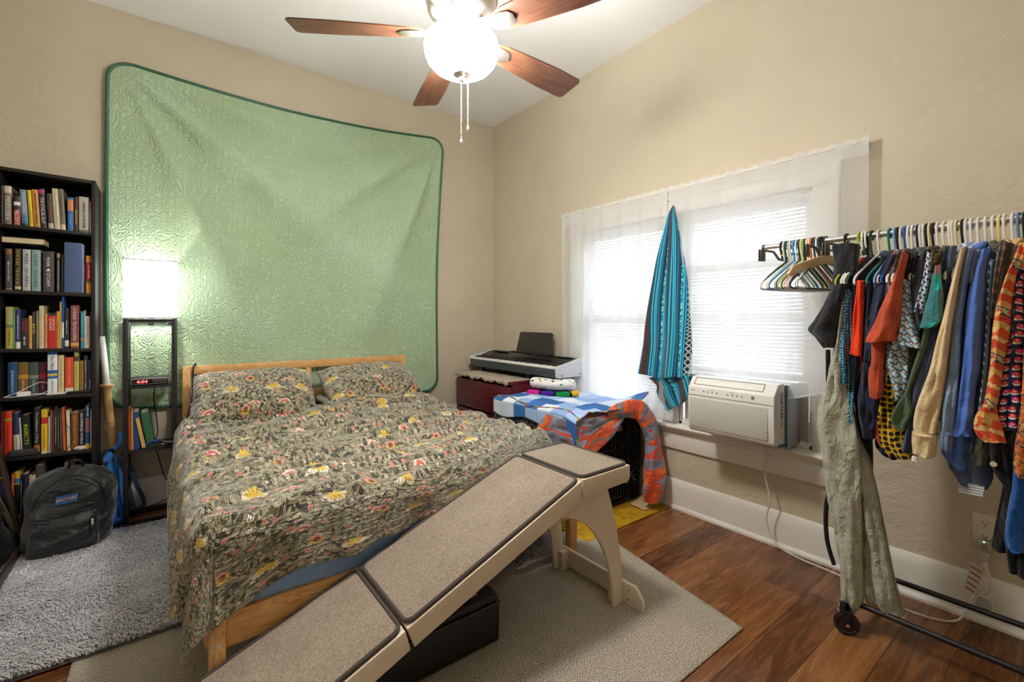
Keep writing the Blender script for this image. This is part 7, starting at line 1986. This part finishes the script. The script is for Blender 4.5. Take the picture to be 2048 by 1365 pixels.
garment('cardigan', 2050, pat('orange_marl_print', p_orange), 'orange printed cardigan cut off by the right photo edge', 'cardigan', [('sleeve', 2.12, [(500, 2052, 2075), (560, 2046, 2072), (700, 2046, 2074), (830, 2038, 2072), (900, 2026, 2066), (940, 2024, 2060), (955, 2028, 2056)], .035)], Lb=.6)
garment('skirt', 1797, pat('yellow_black_dot_print', p_yellow), 'yellow skirt with black dots hanging under the wave print', 'skirt', [('panel', 2.20, [(700, 1776, 1790), (740, 1769, 1792), (780, 1762, 1798), (830, 1754, 1808), (884, 1746, 1822), (916, 1770, 1826)], .06)])
garment('skirt', 1800, F('deep_navy_lining', '#141c38'), 'plain navy skirt edge below the yellow dotted skirt', 'skirt', [('panel', 2.235, [(780, 1768, 1800), (860, 1750, 1806), (900, 1746, 1808), (918, 1770, 1792)], .05)])
sd = garment('shorts', 1960, F('faded_denim_twill', '#4b5772', hi=1.6, lo=.6), 'faded denim shorts low on the rack under the blue shirt', 'shorts', [('leg', 2.19, [(880, 1898, 1972), (915, 1890, 1980), (945, 1893, 1984), (962, 1903, 1984), (976, 1914, 1976)], .06)])
tg = MB(); p = [at(1918, 964, 'x', 2.185), at(1969, 974, 'x', 2.185), at(1966, 995, 'x', 2.185), at(1916, 985, 'x', 2.185)]
tg.prism(p, (.01, 0, 0)); tgo = tg.build('turned_hem', F('striped_hem', '#93a0ac'), sd)
mk = MB()
for i in range(4):
    f = .12 + i * .24; a_, b_2 = p[0].lerp(p[3], f), p[1].lerp(p[2], f); c_2, d_2 = p[0].lerp(p[3], f + .11), p[1].lerp(p[2], f + .11); e_ = Vector((-.0008, 0, 0)); mk.add([a_ + e_, b_2 + e_, d_2 + e_, c_2 + e_], [(0, 1, 2, 3)])
mk.build('stripes', H('#e6e2d8', .7), tgo, smooth=False)
jk = garment('jacket', 2032, F('black_canvas', '#181917'), 'black canvas jacket with a pale button at its hem', 'jacket', [('hem', 2.17, [(800, 2000, 2040), (870, 1976, 2034), (920, 1974, 2034), (950, 1982, 2032), (985, 2010, 2032)], .05)], Lb=.5)
q = at(1987, 929, 'x', 2.158); MB().lathe([(0, -.002), (.0085, -.002), (.009, 0), (0, .001)], tuple(q), 14, 'x').build('button', H('#c9b9a2', .4), jk)
garment('dress', 2044, F('royal_blue_satin', '#0f55a6', rough=.5), 'royal blue dress at the right edge of the rack', 'dress', [('skirt', 2.15, [(900, 2026, 2064), (965, 2021, 2066), (1030, 2011, 2068), (1080, 2006, 2068), (1108, 2010, 2066)], .05)], Lb=.55)
garment('dress', 2040, F('black_crepe', '#101114'), 'black dress behind the royal blue one', 'dress', [('skirt', 2.21, [(940, 2008, 2040), (1000, 2000, 2034), (1060, 1988, 2030), (1102, 1979, 2018)], .05), ('skirt', 2.19, [(1050, 2008, 2060), (1110, 2009, 2062), (1155, 2014, 2060)], .05)], Lb=.55)
garment('trousers', 1712, F('black_crepe_cloth', '#15161a'), 'black trousers hanging between the sage trousers and the rack post', 'trousers', [('leg', 2.28, [(700, 1700, 1730), (780, 1702, 1738), (900, 1712, 1742), (1000, 1716, 1738)], .04)], Lb=.4)
st_ = MB().tube(smoothpath([at(1656, 700, 'x', 2.26), at(1657, 850, 'x', 2.26), at(1660, 960, 'x', 2.26), at(1652, 1020, 'x', 2.26), at(1654, 1080, 'x', 2.26), at(1668, 1130, 'x', 2.26)]), .009, 8).build('belt', F('black_webbing_strap', '#121214')); tag(st_, 'black strap dangling behind the sage trousers', 'belt')
